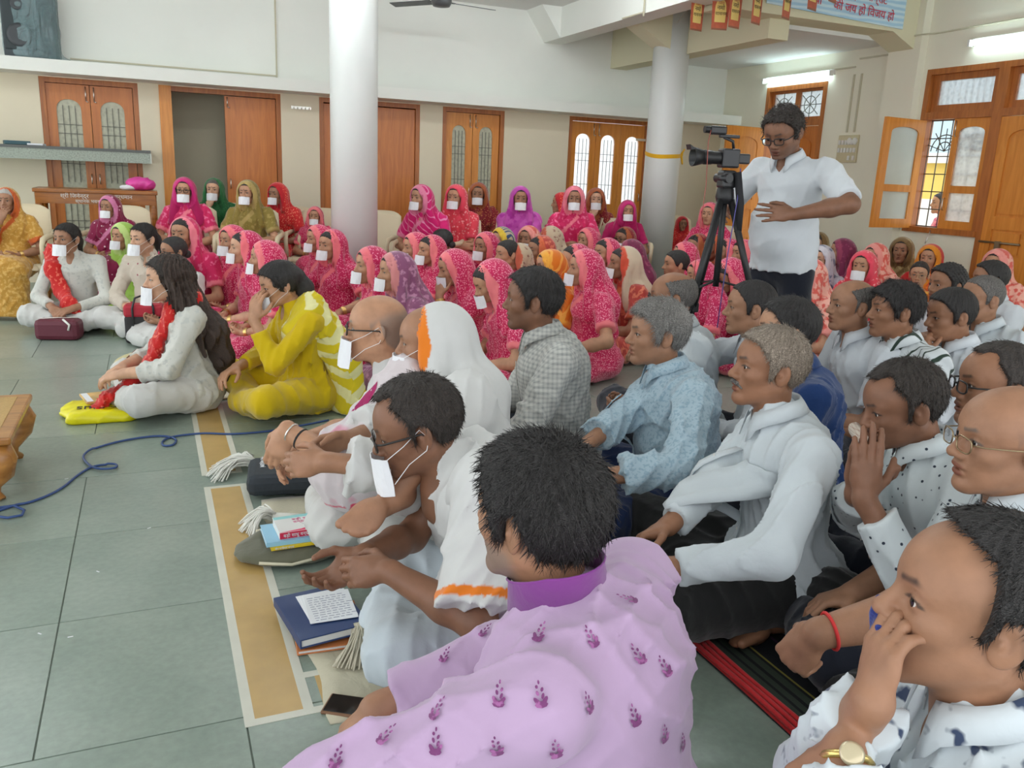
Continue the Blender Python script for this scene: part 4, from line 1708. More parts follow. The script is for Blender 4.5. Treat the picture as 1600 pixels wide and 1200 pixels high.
class Fig:
    """joint positions of one person in the person's own frame (+x forward, +y left)"""

    def __init__(f, pose='floor', lean=.06, neck=.22, s=1.0, girth=1.0, twist=0.0, side=0.0, shw=.19, knee=(.30, .33), kz=.13, nl=.160):
        f.pose, f.s, f.g = pose, s, girth
        if pose == 'floor':
            f.P0 = vec(-.02, 0, .11)
        elif pose == 'chair':
            f.P0 = vec(0, 0, .50)
        else:
            f.P0 = vec(0, 0, .92)
        tl = .455 if pose != 'stand' else .48
        Rl = roty(lean) @ rotx(side)
        f.N = f.P0 + Rl @ vec(0, 0, tl)
        f.P1 = f.P0 + roty(lean * .6) @ vec(.0, 0, .17)
        f.P2 = f.P0 + Rl @ vec(.0, 0, .33)
        f.Hc = f.N + roty(lean + neck) @ vec(.035, 0, nl)
        Rt = Rl @ rotz(twist)
        f.Rt = Rt
        f.S = {1: f.N + Rt @ vec(-.012, -shw, -.056), -1: f.N + Rt @ vec(-.012, shw, -.056)}   # 1 right, -1 left
        if pose == 'floor':
            f.hip = {1: vec(.0, -.10, .11), -1: vec(.0, .10, .11)}
            f.knee = {1: vec(knee[0], -knee[1], kz), -1: vec(knee[0], knee[1], kz)}
            f.ank = {1: vec(.27, .10, .065), -1: vec(.33, -.10, .06)}
        elif pose == 'chair':
            f.hip = {1: vec(.02, -.09, .50), -1: vec(.02, .09, .50)}
            f.knee = {1: vec(.40, -.12, .47), -1: vec(.40, .12, .47)}
            f.ank = {1: vec(.42, -.10, .09), -1: vec(.42, .10, .09)}
        else:
            f.hip = {1: vec(0, -.09, .90), -1: vec(0, .09, .90)}
            f.knee = {1: vec(.03, -.10, .48), -1: vec(.02, .10, .48)}
            f.ank = {1: vec(0, -.11, .09), -1: vec(-.02, .11, .09)}
        for k in ('P0', 'N', 'P1', 'P2', 'Hc'):
            setattr(f, k, getattr(f, k) * s)
        for k in ('S', 'hip', 'knee', 'ank'):
            setattr(f, k, {q: v * s for q, v in getattr(f, k).items()})
        f.E, f.W, f.hd, f.hp, f.cu, f.th, f.sp = {}, {}, {}, {}, {}, {}, {}
        f.l1, f.l2 = .285 * s, .250 * s

    def arm(f, sg, wrist, hdir, palm, pole=None, curl=.45, thumb=.3, spread=.3):
        w = np.array(wrist, float) * f.s
        f.E[sg], f.W[sg] = elbow_of(f.S[sg], w, f.l1, f.l2, pole if pole is not None else (-.35, -sg * .8, -.5))
        f.hd[sg], f.hp[sg], f.cu[sg], f.th[sg], f.sp[sg] = unit(hdir), unit(palm), curl, thumb, spread
        return f

    def preset(f, name):
        z0 = {'floor': 0.0, 'chair': .40, 'stand': .8}[f.pose]
        if name == 'lap':
            f.arm(1, (.24, -.085, .21 + z0), (.50, .84, -.15), (-.25, .1, .95), curl=.55)
            f.arm(-1, (.26, .085, .20 + z0), (.50, -.84, -.15), (-.25, -.1, .95), curl=.6)
        elif name == 'clasp':
            f.arm(1, (.29, -.075, .25 + z0), (.72, .66, .05), (-.4, .6, -.2), curl=.75, thumb=.5)
            f.arm(-1, (.30, .075, .25 + z0), (.72, -.66, .05), (-.4, -.6, -.2), curl=.75, thumb=.5)
        elif name == 'knees':
            f.arm(1, (.26, -.27, .23 + z0 * .9), (.9, -.15, -.35), (0, 0, -1), curl=.25)
            f.arm(-1, (.26, .27, .23 + z0 * .9), (.9, .15, -.35), (0, 0, -1), curl=.25)
        elif name == 'cross':
            f.arm(1, (.20, .06, .24 + z0), (.1, .98, .05), (-1, 0, -.3), curl=.3)
            f.arm(-1, (.24, -.05, .22 + z0), (.1, -.98, .0), (-1, 0, -.3), curl=.3)
        elif name in ('mouth_l', 'mouth_r'):
            f.preset('lap')
            sg = 1 if name == 'mouth_r' else -1
            h = f.Hc / f.s
            f.arm(sg, (h[0] + .125, h[1] - sg * .035, h[2] - .185), (-.12, sg * .35, .93), (-.9, sg * .3, 0), pole=(.0, -sg * .45, -1), curl=.35, thumb=.3)
        return f

    def body_field(f, feet=(), hk=1.0, bare=False, chest=True, cover=0.0):
        F = Field()
        s, g = f.s, f.g
        Rt = f.Rt
        F.rc(f.S[1], f.S[-1], .043 * s, .043 * s, k=.05)
        if bare:
            F.rc(f.P1, f.P2, .085 * s * g, .095 * s * g, k=.05, flat=(Rt @ vec(0, 1, 0), 1.3))
        else:
            F.rc(f.P0 + vec(0, 0, .1) * s, f.P2, .04 * s, .05 * s, k=.05)
        if chest:
            F.el(f.N + Rt @ vec(.022, 0, -.085) * s, vec(.080 * g, .110, .080) * s, Rt, k=.05)
        F.rc(vec(f.Hc[0] - .046, f.Hc[1], f.N[2] - .05 * s), vec(f.Hc[0] - .040, f.Hc[1], f.N[2] + .03 * s), .052, .046, k=.04)
        for sg in (1, -1):
            if sg not in f.E:
                continue
            fat = .5 + .5 * g
            ku = .72 if cover > .2 else 1.0
            ke = .66 if cover > .52 else 1.0
            F.rc(f.S[sg], f.E[sg], .050 * s * fat * ku, .040 * s * fat * ke, k=.03)
            d = f.W[sg] - f.E[sg]
            km = .72 if cover > .8 else 1.0
            F.rc(f.E[sg], f.E[sg] + d * .35, .040 * s * fat * ke, .0405 * s * fat * km, k=.02)
            F.rc(f.E[sg] + d * .35, f.W[sg], .0405 * s * fat * km, .0265 * s, k=.02)
            hand(F, f.W[sg], f.hd[sg], f.hp[sg], sg, f.cu[sg], f.th[sg], f.sp[sg], s=.98 * hk)
        for (sg, x, up, A) in feet:
            F.rc(f.P0 + vec(0, 0, .1) * s, f.hip[sg], .04, .04, k=.03)
            F.rc(f.hip[sg], f.knee[sg], .04, .034, k=.03)
            F.rc(f.knee[sg], A, .034, .034, k=.03)
            foot(F, A, x, up, 1.0 * s, sg)
        return F

    def top_field(f, sleeve=.94, neck_up=.004, cuff=.042, loose=1.0, hem=True, neckhole=True, belly=1.0, vdepth=.075, vw=.034):
        """shirt / kurta / blouse solid"""
        F = Field()
        s, g = f.s, f.g
        Rt = f.Rt
        yv = Rt @ vec(0, 1, 0)
        F.rc(f.P0 + vec(.01, 0, .06) * s, f.P2, .112 * s * g * loose * belly, .112 * s * g * loose, k=.05, flat=(yv, 1.32))
        F.el(f.N + Rt @ vec(.005, 0, -.11) * s, vec(.112 * g * loose, .165, .112) * s, Rt, k=.05)
        F.rc(f.S[1] + Rt @ vec(0, .02, .0), f.S[-1] + Rt @ vec(0, -.02, .0), .055 * s * loose, .055 * s * loose, k=.05)
        F.rc(f.N + Rt @ vec(.0, 0, -.055) * s, vec(f.Hc[0] - .042, f.Hc[1], f.N[2] + neck_up * s), .076 * s, .060 * s, k=.04)
        if belly > 1.05:
            F.el(f.P1 + vec(.05, 0, .02) * s, vec(.13, .155, .13) * s * belly * .95, k=.05)
        for sg in (1, -1):
            if sg not in f.E or sleeve <= 0:
                continue
            S, E, Wr = f.S[sg], f.E[sg], f.W[sg]
            fat = (.5 + .5 * g) * loose
            if sleeve <= .5:
                e = S + (E - S) * min(1, sleeve * 2)
                F.rc(S, e, .064 * s * fat, .066 * s * fat, k=.03, cap=True)
            else:
                F.rc(S, E, .060 * s * fat, .053 * s * fat, k=.03)
                e = E + (Wr - E) * (sleeve - .5) * 2
                F.rc(E, e, .053 * s * fat, cuff * s * fat, k=.025, cap=True)
        if hem and f.pose == 'floor':
            F.el(f.P0 + vec(.0, 0, -.0) * s, vec(.17 * g, .215 * g, .14) * s * loose, k=.05)
        elif hem and f.pose == 'stand':
            F.rc(f.P0 + vec(0, 0, -.07) * s, f.P0 + vec(0, 0, .1) * s, .125 * s * g, .12 * s * g, k=.04, flat=(yv, 1.3))
            F.pl(f.P0 + vec(0, 0, -.075) * s, (0, 0, -1), op='i')
        elif hem:
            F.el(f.P0 + vec(.02, 0, .02), vec(.16 * g, .20 * g, .12) * s, k=.05)
        if neckhole:
            c = vec(f.Hc[0] + .030, f.Hc[1], f.N[2] - .005 * s)
            F.rc(c, c + Rt @ vec(.015, 0, -vdepth) * s, vw, .006, k=.008, op='s', flat=(Rt @ vec(1, 0, 0), 1.9))
        return F

    def legs_field(f, r=1.0, skirt=False):
        F = Field()
        s = f.s
        F.el(f.P0 + vec(.0, 0, -.01), vec(.16, .20, .12) * s * (.6 + .4 * f.g), k=.05)
        for sg in (1, -1):
            F.rc(f.hip[sg], f.knee[sg], .100 * s * r, .078 * s * r, k=.04)
            if f.pose == 'floor':
                A = f.ank[sg]
                F.rc(f.knee[sg], f.knee[sg] + (A - f.knee[sg]) * .93, .074 * s * r, .060 * s * r, k=.035)
            else:
                F.rc(f.knee[sg], f.ank[sg], .072 * s * r, .068 * s * r, k=.03, cap=True)
        if f.pose == 'floor':
            F.rc(f.P0 + vec(.05, 0, -.03), vec(.24, 0, .05) * s, .085 * s, .07 * s, k=.05, flat=(vec(0, 1, 0), 1.5))
        if skirt and f.pose == 'floor':
            F.el(vec(.19, 0, .07) * s, vec(.27, .36, .10) * s, k=.06)
        if skirt and f.pose == 'chair':
            F.rc((f.hip[1] + f.hip[-1]) / 2, (f.knee[1] + f.knee[-1]) / 2, .15 * s, .13 * s, k=.06, flat=(vec(0, 1, 0), 1.35))
            F.rc((f.knee[1] + f.knee[-1]) / 2 + vec(-.02, 0, 0), (f.ank[1] + f.ank[-1]) / 2 + vec(-.02, 0, -.06), .13 * s, .16 * s, k=.06, flat=(vec(0, 1, 0), 1.3), cap=True)
        return F


def to_obj(name, VQ, mat, parent, smooth_it=1, attr=None):
    V, Q = VQ
    if smooth_it:
        V = relax(V, Q, smooth_it, .5)
    me = mesh_np(name, V, Q)
    if attr is not None:
        for k, fn in attr.items():
            set_attr(me, k, fn(V))
    return link(name, me, mat, parent)


SKIN = {
    'fair': (.60, .35, .225), 'mid': (.48, .255, .150), 'tan': (.355, .180, .104), 'dark': (.30, .142, .078), 'brown': (.225, .105, .060), 'deep': (.17, .075, .042),
}


def skin_mat(tone, hair=(.02, .016, .014)):
    return m_skin('skin_%s_%d' % (tone, int(hair[0] * 1000)), SKIN[tone], hair)


HAIRC = {
    'black': ((.008, .007, .007), (.035, .030, .028)), 'dark': ((.013, .010, .009), (.06, .045, .035)), 'brown': ((.018, .011, .008), (.075, .045, .030)),
    'grey': ((.10, .095, .09), (.42, .40, .37)), 'salt': ((.035, .032, .03), (.26, .24, .22)), 'white': ((.35, .33, .30), (.7, .68, .64)), 'sandy': ((.13, .10, .075), (.46, .38, .30)),
}


def mask_mesh(w=1.0, hgt=.085, tilt=0.0):
    """white mouth cloth, bent around the mouth (head frame)"""
    vs, fs = [], []
    n, m = 12, 5
    for side in (0, 1):
        for j in range(m):
            z = -.030 - hgt * j / (m - 1)
            for i in range(n):
                a = (-1 + 2 * i / (n - 1)) * 1.12 * w
                fwd = .052 + (.078 - .0022 * side) * math.cos(a) + .012 * (j / (m - 1)) + .002 * math.sin(i * 1.9 + j)
                vs.append((fwd, (.070 - .0022 * side) * math.sin(a), z - .006 * abs(a) * (1 - j / (m - 1))))
    N = n * m
    for j in range(m - 1):
        for i in range(n - 1):
            a = j * n + i
            fs.append((a, a + n, a + n + 1, a + 1))
            fs.append((N + a, N + a + 1, N + a + n + 1, N + a + n))
    for j in range(m - 1):
        for i in (0, n - 1):
            a, b = j * n + i, (j + 1) * n + i
            fs.append((a, b, N + b, N + a))
    for i in range(n - 1):
        for j in (0, m - 1):
            a = j * n + i
            fs.append((a, a + 1, N + a + 1, N + a))
    return np.array(vs), fs


M_STRAP = m_plain('white_elastic', (.8, .8, .8), .7)
M_WIRE = m_plain('spectacle_metal', (.35, .27, .16), .3, 1.0)
M_BLACKRIM = m_plain('spectacle_rim_black', (.015, .013, .012), .35)


def m_glass():
    if 'lens' in MATS:
        return MATS['lens']
    m, nt, b = _new('lens')
    b.inputs['Base Color'].default_value = (1, 1, 1, 1)
    b.inputs['Transmission Weight'].default_value = 1.0
    b.inputs['Roughness'].default_value = 0.02
    b.inputs['IOR'].default_value = 1.05
    MATS['lens'] = m
    return m


def posed_mb(mb_v, R, c, s, ys):
    V = np.array(mb_v)
    piv = np.array((-.03, 0, -.09)) * s
    return ((V * np.array([s, s * ys, s]) - piv) @ R.T + piv) + np.array(c)


def add_head_bits(root, body, R, c, s, ys, sp):
    """eyes, spectacles, mask, moustache: all in head frame, placed by R, c"""
    near = sp.get('near', False)
    sub = lambda V: posed_mb(V, R, c, s, ys)
    if near or sp.get('eyes', False):
        for sg, nm in ((1, 'eye'), (-1, 'eye')):
            ev, ef, mi = eye_mesh(sp.get('look', 0.0))
            V = sub(ev + np.array((.0740, sg * .033, .005)))
            me = bpy.data.meshes.new('eye')
            me.from_pydata(V.tolist(), [], ef)
            for k in M_EYE:
                me.materials.append(k)
            me.polygons.foreach_set('material_index', mi)
            me.polygons.foreach_set('use_smooth', [True] * len(ef))
            link('eye', me, None, body)
    if sp.get('glasses'):
        rim = M_BLACKRIM if sp['glasses'] == 'black' else M_WIRE
        r = .0016 if sp['glasses'] != 'black' else .0026
        g = MB()
        for sg in (1, -1):
            pts = []
            for k in range(20):
                a = 2 * math.pi * k / 20
                ca, sa = math.cos(a), math.sin(a)
                q = .6
                pts.append((.108 - .006 * abs(ca) * (ca > 0), sg * (.033 + .0235 * np.sign(ca) * abs(ca) ** q), .000 + .0165 * np.sign(sa) * abs(sa) ** q))
            g.tube(pts, r, 6, close=True)
            g.tube([(.100, sg * .057, .006), (.085, sg * .074, .007), (.03, sg * .084, .008), (-.010, sg * .086, .008), (-.025, sg * .083, -.008)], r, 6)
        g.tube([(.109, .010, .005), (.113, 0, .008), (.109, -.010, .005)], r, 6)
        o = link('spectacles', None, None, root)
        bpy.data.objects.remove(o)
        me = bpy.data.meshes.new('spectacles')
        me.from_pydata(sub(g.v).tolist(), [], g.f)
        me.polygons.foreach_set('use_smooth', [True] * len(g.f))
        so = link('spectacles', me, rim, root)
        lb = MB()
        for sg in (1, -1):
            n = 16
            for off in (0,):
                vs = [(.108, sg * .033, 0)]
                for k in range(n):
                    a = 2 * math.pi * k / n
                    vs.append((.1065, sg * .033 + .0225 * math.cos(a), .0155 * math.sin(a)))
                lb.add(vs, [(0, 1 + k, 1 + (k + 1) % n) for k in range(n)], True)
        me = bpy.data.meshes.new('lens')
        me.from_pydata(sub(lb.v).tolist(), [], lb.f)
        link('lens', me, m_glass(), so)
    if sp.get('mask'):
        mv, mf = mask_mesh(sp.get('mask_w', 1.0), sp.get('mask_h', .088))
        mv = mv + np.array((0, 0, sp.get('mask_dz', 0.0)))
        me = bpy.data.meshes.new('face_mask')
        me.from_pydata(sub(mv).tolist(), [], mf)
        mo = link('face_mask', me, M_MASK, root)
        if sp.get('straps', near):
            for sg in (1, -1):
                t = MB()
                t.tube([(.088, sg * .063, -.036), (.04, sg * .074, -.012), (-.008, sg * .088, .020), (-.024, sg * .090, -.006), (-.010, sg * .088, -.034), (.04, sg * .072, -.06), (.088, sg * .063, -.100)], .0011, 5)
                me = bpy.data.meshes.new('strap')
                me.from_pydata(sub(t.v).tolist(), [], t.f)
                link('strap', me, M_STRAP, mo)
    if sp.get('moustache'):
        F = Field()
        th = sp.get('moustache_r', .0062)
        for sg in (1, -1):
            F.rc((.1005, sg * .003, -.0465), (.0945, sg * .018, -.0505), th, th * .95, k=.004)
            F.rc((.0945, sg * .018, -.0505), (.083, sg * .031, -.062), th * .9, .0025, k=.004)
        V, Q = F.mesh(.0018 if near else .004, lambda P: (.0009 * np.sin(P[:, 1] * 1500 + 3 * np.sin(P[:, 2] * 300))).astype(np.float32), .002)
        me = mesh_np('moustache', sub(V), Q)
        link('moustache', me, m_hair('hair_' + sp['moustache'], *HAIRC[sp['moustache']]), root)


def join_vq(*parts):
    V, Q, n = [], [], 0
    for v, q in parts:
        V.append(v)
        Q.append(q + n)
        n += len(v)
    return np.concatenate(V), np.concatenate(Q)


def body_object(root, f, sp, h_body, R):
    """skin: head and body in one mesh"""
    fem = sp.get('fem', False)
    hv, hq = head_mesh(fem, sp['hh'])
    hs, ys = sp.get('hs', 1.0), sp.get('hy', 1.0)
    V1 = pose_head(hv, R, f.Hc, True, hs, ys)
    pa = head_paint(hv, sp.get('stubble', 0.0), sp.get('scalp', 0.0), sp.get('bindi', False))
    B = f.body_field(sp.get('feet', ()), hk=sp.get('hk', 1.0), chest=sp.get('chest', True), cover=sp.get('cover', 0.0))
    V2, Q2 = B.mesh(h_body)
    V2 = relax(V2, Q2, 1, .4)
    V, Q = join_vq((V1, hq), (V2, Q2))
    me = mesh_np('body', V, Q)
    set_attr(me, 'paint', np.concatenate([pa, np.zeros((len(V2), 3))]))
    o = link('body', me, skin_mat(sp.get('tone', 'mid'), sp.get('browc', (.02, .016, .014))), root)
    add_head_bits(root, o, R, f.Hc, hs, ys, sp)
    return o


def hair_object(root, f, sp, R, style, colour, h, seed=0, vol=1.0, name='hair'):
    V, Q = hair_mesh(style, h, seed, vol)
    if sp.get('near'):
        ns = 9000 if h < .003 else 4000
        V, Q = join_vq((V, Q), strands(V, Q, style, ns, seed, dict(crop=.008, horseshoe=.010, short=.015, receding=.015, balding=.014, thick=.020).get(style, .024), .06 if style in ('thick', 'receding', 'balding') else .11))
    V = pose_head(V, R, f.Hc, False, sp.get('hs', 1.0), sp.get('hy', 1.0))
    me = mesh_np(name, V, Q)
    return link(name, me, m_hair('hair_' + colour, *HAIRC[colour]), root)


def collar(root, f, mat, h=.033, r=.0625, spread=.5, drop=.0, band=False):
    """folded shirt collar (or a standing band collar)"""
    Rt = f.Rt
    c0 = vec(f.Hc[0] - .043, f.Hc[1], f.N[2] + .012 * f.s)
    ax = unit(vec(.14, 0, 1))
    n = 30
    gap = .42 if not band else .16
    rows = []
    prof = [(1.00, -.012), (.94, h * .9), (.98, h)] if band else [(1.04, -.012), (.97, h * .95), (1.03, h * 1.08), (1.17, h * .62), (1.34, h * -.05)]
    for (k, z) in prof:
        row = []
        for i in range(n):
            t = -1 + 2 * i / (n - 1)
            a = t * (math.pi - gap)
            front = abs(t)
            x = -math.cos(a) * r * k * 1.02
            y = -math.sin(a) * r * k
            zz = z - (.030 * max(0, front - .45) / .55) - .012 * (front > .9) * (k > 1.2)
            # leaf points at the front
            if k > 1.2:
                zz -= .026 * max(0, (front - .72) / .28) ** 1.5
                x += .010 * max(0, (front - .7) / .3)
            row.append(vec(x, y, zz))
        rows.append(row)
    M = Rt.copy()
    z_ = unit(ax)
    x_ = unit(M[:, 0] - (M[:, 0] @ z_) * z_)
    M = np.stack([x_, np.cross(z_, x_), z_], 1)
    V = np.array([c0 + M @ (p * f.s) for row in rows for p in row])
    Q = []
    for j in range(len(rows) - 1):
        for i in range(n - 1):
            a = j * n + i
            Q.append((a, a + 1, a + n + 1, a + n))
    me = mesh_np('collar', V, np.array(Q))
    o = link('collar', me, mat, root)
    md = o.modifiers.new('thick', 'SOLIDIFY')
    md.thickness = .003
    md.offset = 0
    return o


def place(f, u, v, z=None, t=None, phi=180.0):
    """root location and turn so that the head centre lands on the pixel's ray; z head height or t depth"""
    p = at_t(u, v, t) if t is not None else on_z(u, v, z)
    a = math.radians(phi)
    off = rotz(a) @ f.Hc
    return (p[0] - off[0], p[1] - off[1], 0.0), a, p


def front_x(V, y, z, w=.012, hz=.012):
    """foremost surface point near (y, z)"""
    m = (np.abs(V[:, 1] - y) < w) & (np.abs(V[:, 2] - z) < hz)
    return V[m, 0].max() if m.any() else None


def shirt_front(root, f, shirt, mat, pocket=False, length=.30, drop=.10):
    """button placket, buttons and breast pocket laid on the shirt surface"""
    V = np.array([v.co[:] for v in shirt.data.vertices])
    c = f.N
    top = c[2] - drop * f.s
    rows = []
    for k in range(14):
        z = top - length * f.s * k / 13
        y0 = c[1]
        xs = [front_x(V, y0 + dy, z) for dy in (-.014, 0, .014)]
        if any(x is None for x in xs):
            continue
        rows.append([vec(x + .0025, y0 + dy, z) for x, dy in zip(xs, (-.014, 0, .014))])
    if len(rows) > 3:
        P = np.array(rows)
        P[1:-1, :, 0] = (P[:-2, :, 0] + P[1:-1, :, 0] + P[2:, :, 0]) / 3
        n = len(rows)
        Q = [(i * 3 + j, i * 3 + j + 1, (i + 1) * 3 + j + 1, (i + 1) * 3 + j) for i in range(n - 1) for j in range(2)]
        o = link('placket', mesh_np('placket', P.reshape(-1, 3), np.array(Q)), mat, root)
        m = o.modifiers.new('thick', 'SOLIDIFY')
        m.thickness = .003
        for i in range(1, n, 3):
            MB().lathe([(.0052, 0), (.0052, .002), (.003, .003)], P[i, 1] + vec(.003, 0, 0), 10, R=np.array([[0, 0, 1.0], [0, 1, 0], [-1, 0, 0]])).build('button', M_WHITE, root)
    if pocket:
        g = []
        for i in range(7):
            for j in range(7):
                y = c[1] + (.055 + .10 * j / 6) * f.s
                z = top - (.01 + .115 * i / 6) * f.s
                x = front_x(V, y, z, .014, .014)
                g.append(vec((x if x is not None else c[0]) + .003, y, z))
        g = np.array(g)
        gx = g[:, 0].reshape(7, 7)
        gx[1:-1] = (gx[:-2] + gx[1:-1] * 2 + gx[2:]) / 4
        Q = [(i * 7 + j, i * 7 + j + 1, (i + 1) * 7 + j + 1, (i + 1) * 7 + j) for i in range(6) for j in range(6)]
        o = link('breast_pocket', mesh_np('breast_pocket', g, np.array(Q)), mat, root)
        m = o.modifiers.new('thick', 'SOLIDIFY')
        m.thickness = .003


def band_on(root, name, f, sg, mat, back=.02, r=.034, th=.003):
    d = unit(f.W[sg] - f.E[sg])
    a = unit(np.cross(d, vec(0, 0, 1)))
    b = np.cross(d, a)
    c = f.W[sg] - d * back
    return MB().tube([c + r * (math.cos(t_) * a + math.sin(t_) * b) for t_ in np.linspace(0, 2 * math.pi, 21)[:-1]], th, 6, close=True).build(name, mat, root)
# ------------------------------------------------------------------ women in sarees: archetype meshes, shared
_ARCH = {}


def veil_parts(f, R, T, veil, seed):
    Rt = f.Rt
    G = Field()
    fw_ = dict(full=.002, back=-.030, far=-.046, deep=.030)[veil]
    G.el(T(-.014 + fw_ * .6, 0, .018), (.118, .106, .116), R, k=.03)
    G.rc(T(-.045, 0, -.01), f.N + vec(-.06, 0, -.07), .092, .118, k=.05)
    for sg in (1, -1):
        G.rc(f.N + vec(-.04, 0, -.06), f.N + vec(-.02, -sg * .15, -.085), .085, .068, k=.06)
        G.rc(T(.0, sg * .082, -.05), f.N + vec(.045, sg * .115, -.15), .036, .045, k=.04)
    G.rc(f.N + vec(-.06, 0, -.07), f.P1 + vec(-.10, 0, .02), .11, .06, k=.06, flat=(vec(0, 1, 0), 1.3))
    carve = (T(.110 + fw_, 0, -.030), np.array((.135, .076, .122)))
    G.el(carve[0], carve[1], R, k=.012, op='s')
    G.el(T(-.008, 0, .012), (.103, .084, .102), R, k=.004, op='s')

    def dv(P):
        q = (P - f.Hc.astype(np.float32))
        th = np.arctan2(q[:, 1], q[:, 0] + .02)
        w = np.sin(th * 9 + 2.5 * np.sin(q[:, 2] * 9 + seed) + seed) + .6 * np.sin(th * 17 + 3 * np.sin(q[:, 2] * 7))
        return (.0035 * w * np.clip(.8 - q[:, 2] * 8, .12, 2.4)).astype(np.float32)

    def edge_v(V):
        d = Field.prim('el', (carve[0], carve[1], R), V.astype(np.float32))
        back = (V - f.Hc) @ R[:, 0]
        return ((d < .050) & (d > -.03)) * 1.0
    return G, dv, edge_v


def woman_arch(pose, arms, hyaw, hpitch, lean, veil, girth):
    key = (pose, arms, hyaw, hpitch, lean, veil, girth)
    if key in _ARCH:
        return _ARCH[key]
    f = Fig(pose, lean=lean, neck=.16, s=1.0, girth=girth, shw=.168, nl=.168)
    f.preset(arms)
    R = rotz(math.radians(hyaw)) @ roty(math.radians(hpitch))
    piv = np.array((-.03, 0, -.09))
    T = lambda *p: R @ (np.array(p) - piv) + piv + f.Hc
    seed = len(_ARCH) + 11
    hs, ys = .96, .95
    hv, hq = head_mesh(True, .0052)
    V1 = pose_head(hv, R, f.Hc, True, hs, ys)
    pa = head_paint(hv, 0, 0, True)
    V2, Q2 = f.body_field(chest=True, cover=.36).mesh(.0085)
    V2 = relax(V2, Q2, 1, .3)
    V, Q = join_vq((V1, hq), (V2, Q2))
    me_b = mesh_np('body', V, Q)
    set_attr(me_b, 'paint', np.concatenate([pa, np.zeros((len(V2), 3))]))
    # saree: blouse, skirt, shoulder cloth
    F = f.top_field(sleeve=.36, loose=1.06, neckhole=False)
    L = f.legs_field(1.06, skirt=True)
    F.e += L.e
    Rt = f.Rt
    F.rc(f.S[-1] + vec(.02, -.03, .02), f.P1 + vec(.09, -.10, .0), .055, .07, k=.05, flat=(Rt @ vec(1, 0, 0), .7))
    dsp0 = fold_fn(seed, .026, 34, (1, 1, .5))
    c_s = f.S[-1] + vec(.02, -.03, .02)
    nd = unit(np.cross(f.P1 + vec(.09, -.10, .0) - c_s, vec(1, 0, 0)))

    def edge_s(V):
        e = np.zeros(len(V))
        for sg in (1, -1):
            d = unit(f.E[sg] - f.S[sg])
            tt = (V - f.S[sg]) @ d
            rr = np.linalg.norm(V - f.S[sg] - tt[:, None] * d, axis=1)
            e = np.maximum(e, ((tt > .165) & (tt < .26) & (rr < .09)) * 1.0)
        q = (V - c_s) @ nd
        front = V[:, 0] > f.P1[0] + .02
        e = np.maximum(e, ((np.abs(q - .075) < .018) & front & (V[:, 2] > f.P1[2] - .02)) * 1.0)
        if pose == 'floor':
            e = np.maximum(e, ((V[:, 2] < .05) & (V[:, 0] > .1)) * .8)
        return e
    V, Q = F.mesh(.0135, dsp0, .03, floor=.004)
    V = relax(V, Q, 1, .5)
    me_s = mesh_np('saree', V, Q)
    set_attr(me_s, 'edge', edge_s(V))
    # veil
    me_v = None
    if veil != 'none':
        G, dv, edge_v = veil_parts(f, R, T, veil, seed)
        V, Q = G.mesh(.0105, dv, .012)
        V = relax(V, Q, 1, .35)
        me_v = mesh_np('veil', V, Q)
        set_attr(me_v, 'edge', edge_v(V))
    V, Q = hair_mesh('parted', .0065, seed)
    if veil == 'none':
        B = Field().el((-.115, 0, -.02), (.032, .036, .034))
        V, Q = join_vq((V, Q), B.mesh(.0065))
    me_h = mesh_np('hair', pose_head(V, R, f.Hc, False, hs, ys), Q)
    mv, mf = mask_mesh(1.0, .082)
    me_m = bpy.data.meshes.new('face_mask')
    me_m.from_pydata(posed_mb(mv, R, f.Hc, hs, ys).tolist(), [], mf)
    eyes = []
    for sg in (1, -1):
        ev, ef, mi = eye_mesh(0.0)
        me = bpy.data.meshes.new('eye')
        me.from_pydata(posed_mb(ev + np.array((.0722, sg * .033, .005)), R, f.Hc, hs, ys).tolist(), [], ef)
        for k in M_EYE:
            me.materials.append(k)
        me.polygons.foreach_set('material_index', mi)
        eyes.append(me)
    me_g = []
    for sg in (1, -1):
        if sg in f.W:
            bang = MB()
            d = unit(f.W[sg] - f.E[sg])
            a = unit(np.cross(d, vec(0, 0, 1)))
            b = np.cross(d, a)
            vs, fs = [], []
            n, m = 16, 7
            for j in range(m):
                c = f.W[sg] - d * (.024 + .005 * j)
                rr = .034 + (.003 if j % 2 else 0)
                vs += [c + rr * (math.cos(t) * a + math.sin(t) * b) for t in np.linspace(0, 2 * math.pi, n + 1)[:-1]]
            for j in range(m - 1):
                fs += [(j * n + k, j * n + (k + 1) % n, (j + 1) * n + (k + 1) % n, (j + 1) * n + k) for k in range(n)]
            bang.add(vs, fs, True)
            me = bang.mesh('bangles')
            me.materials.append(M_MASK)
            me_g.append(me)
    for me in (me_b, me_s, me_v, me_h, me_m):
        if me is not None:
            me.materials.append(M_MASK)
    _ARCH[key] = (f, R, me_b, me_s, me_v, me_h, me_m, eyes, me_g)
    return _ARCH[key]


def use(name, me, mat, parent):
    o = bpy.data.objects.new(name, me)
    COL.objects.link(o)
    o.parent = parent
    if mat is not None:
        o.material_slots[0].link = 'OBJECT'
        o.material_slots[0].material = mat
    return o


M_GOLD = m_plain('gold_bangle', (.75, .5, .18), .3, .9)
PINK = srgb(214, 26, 92)
PINKL = srgb(238, 116, 132)


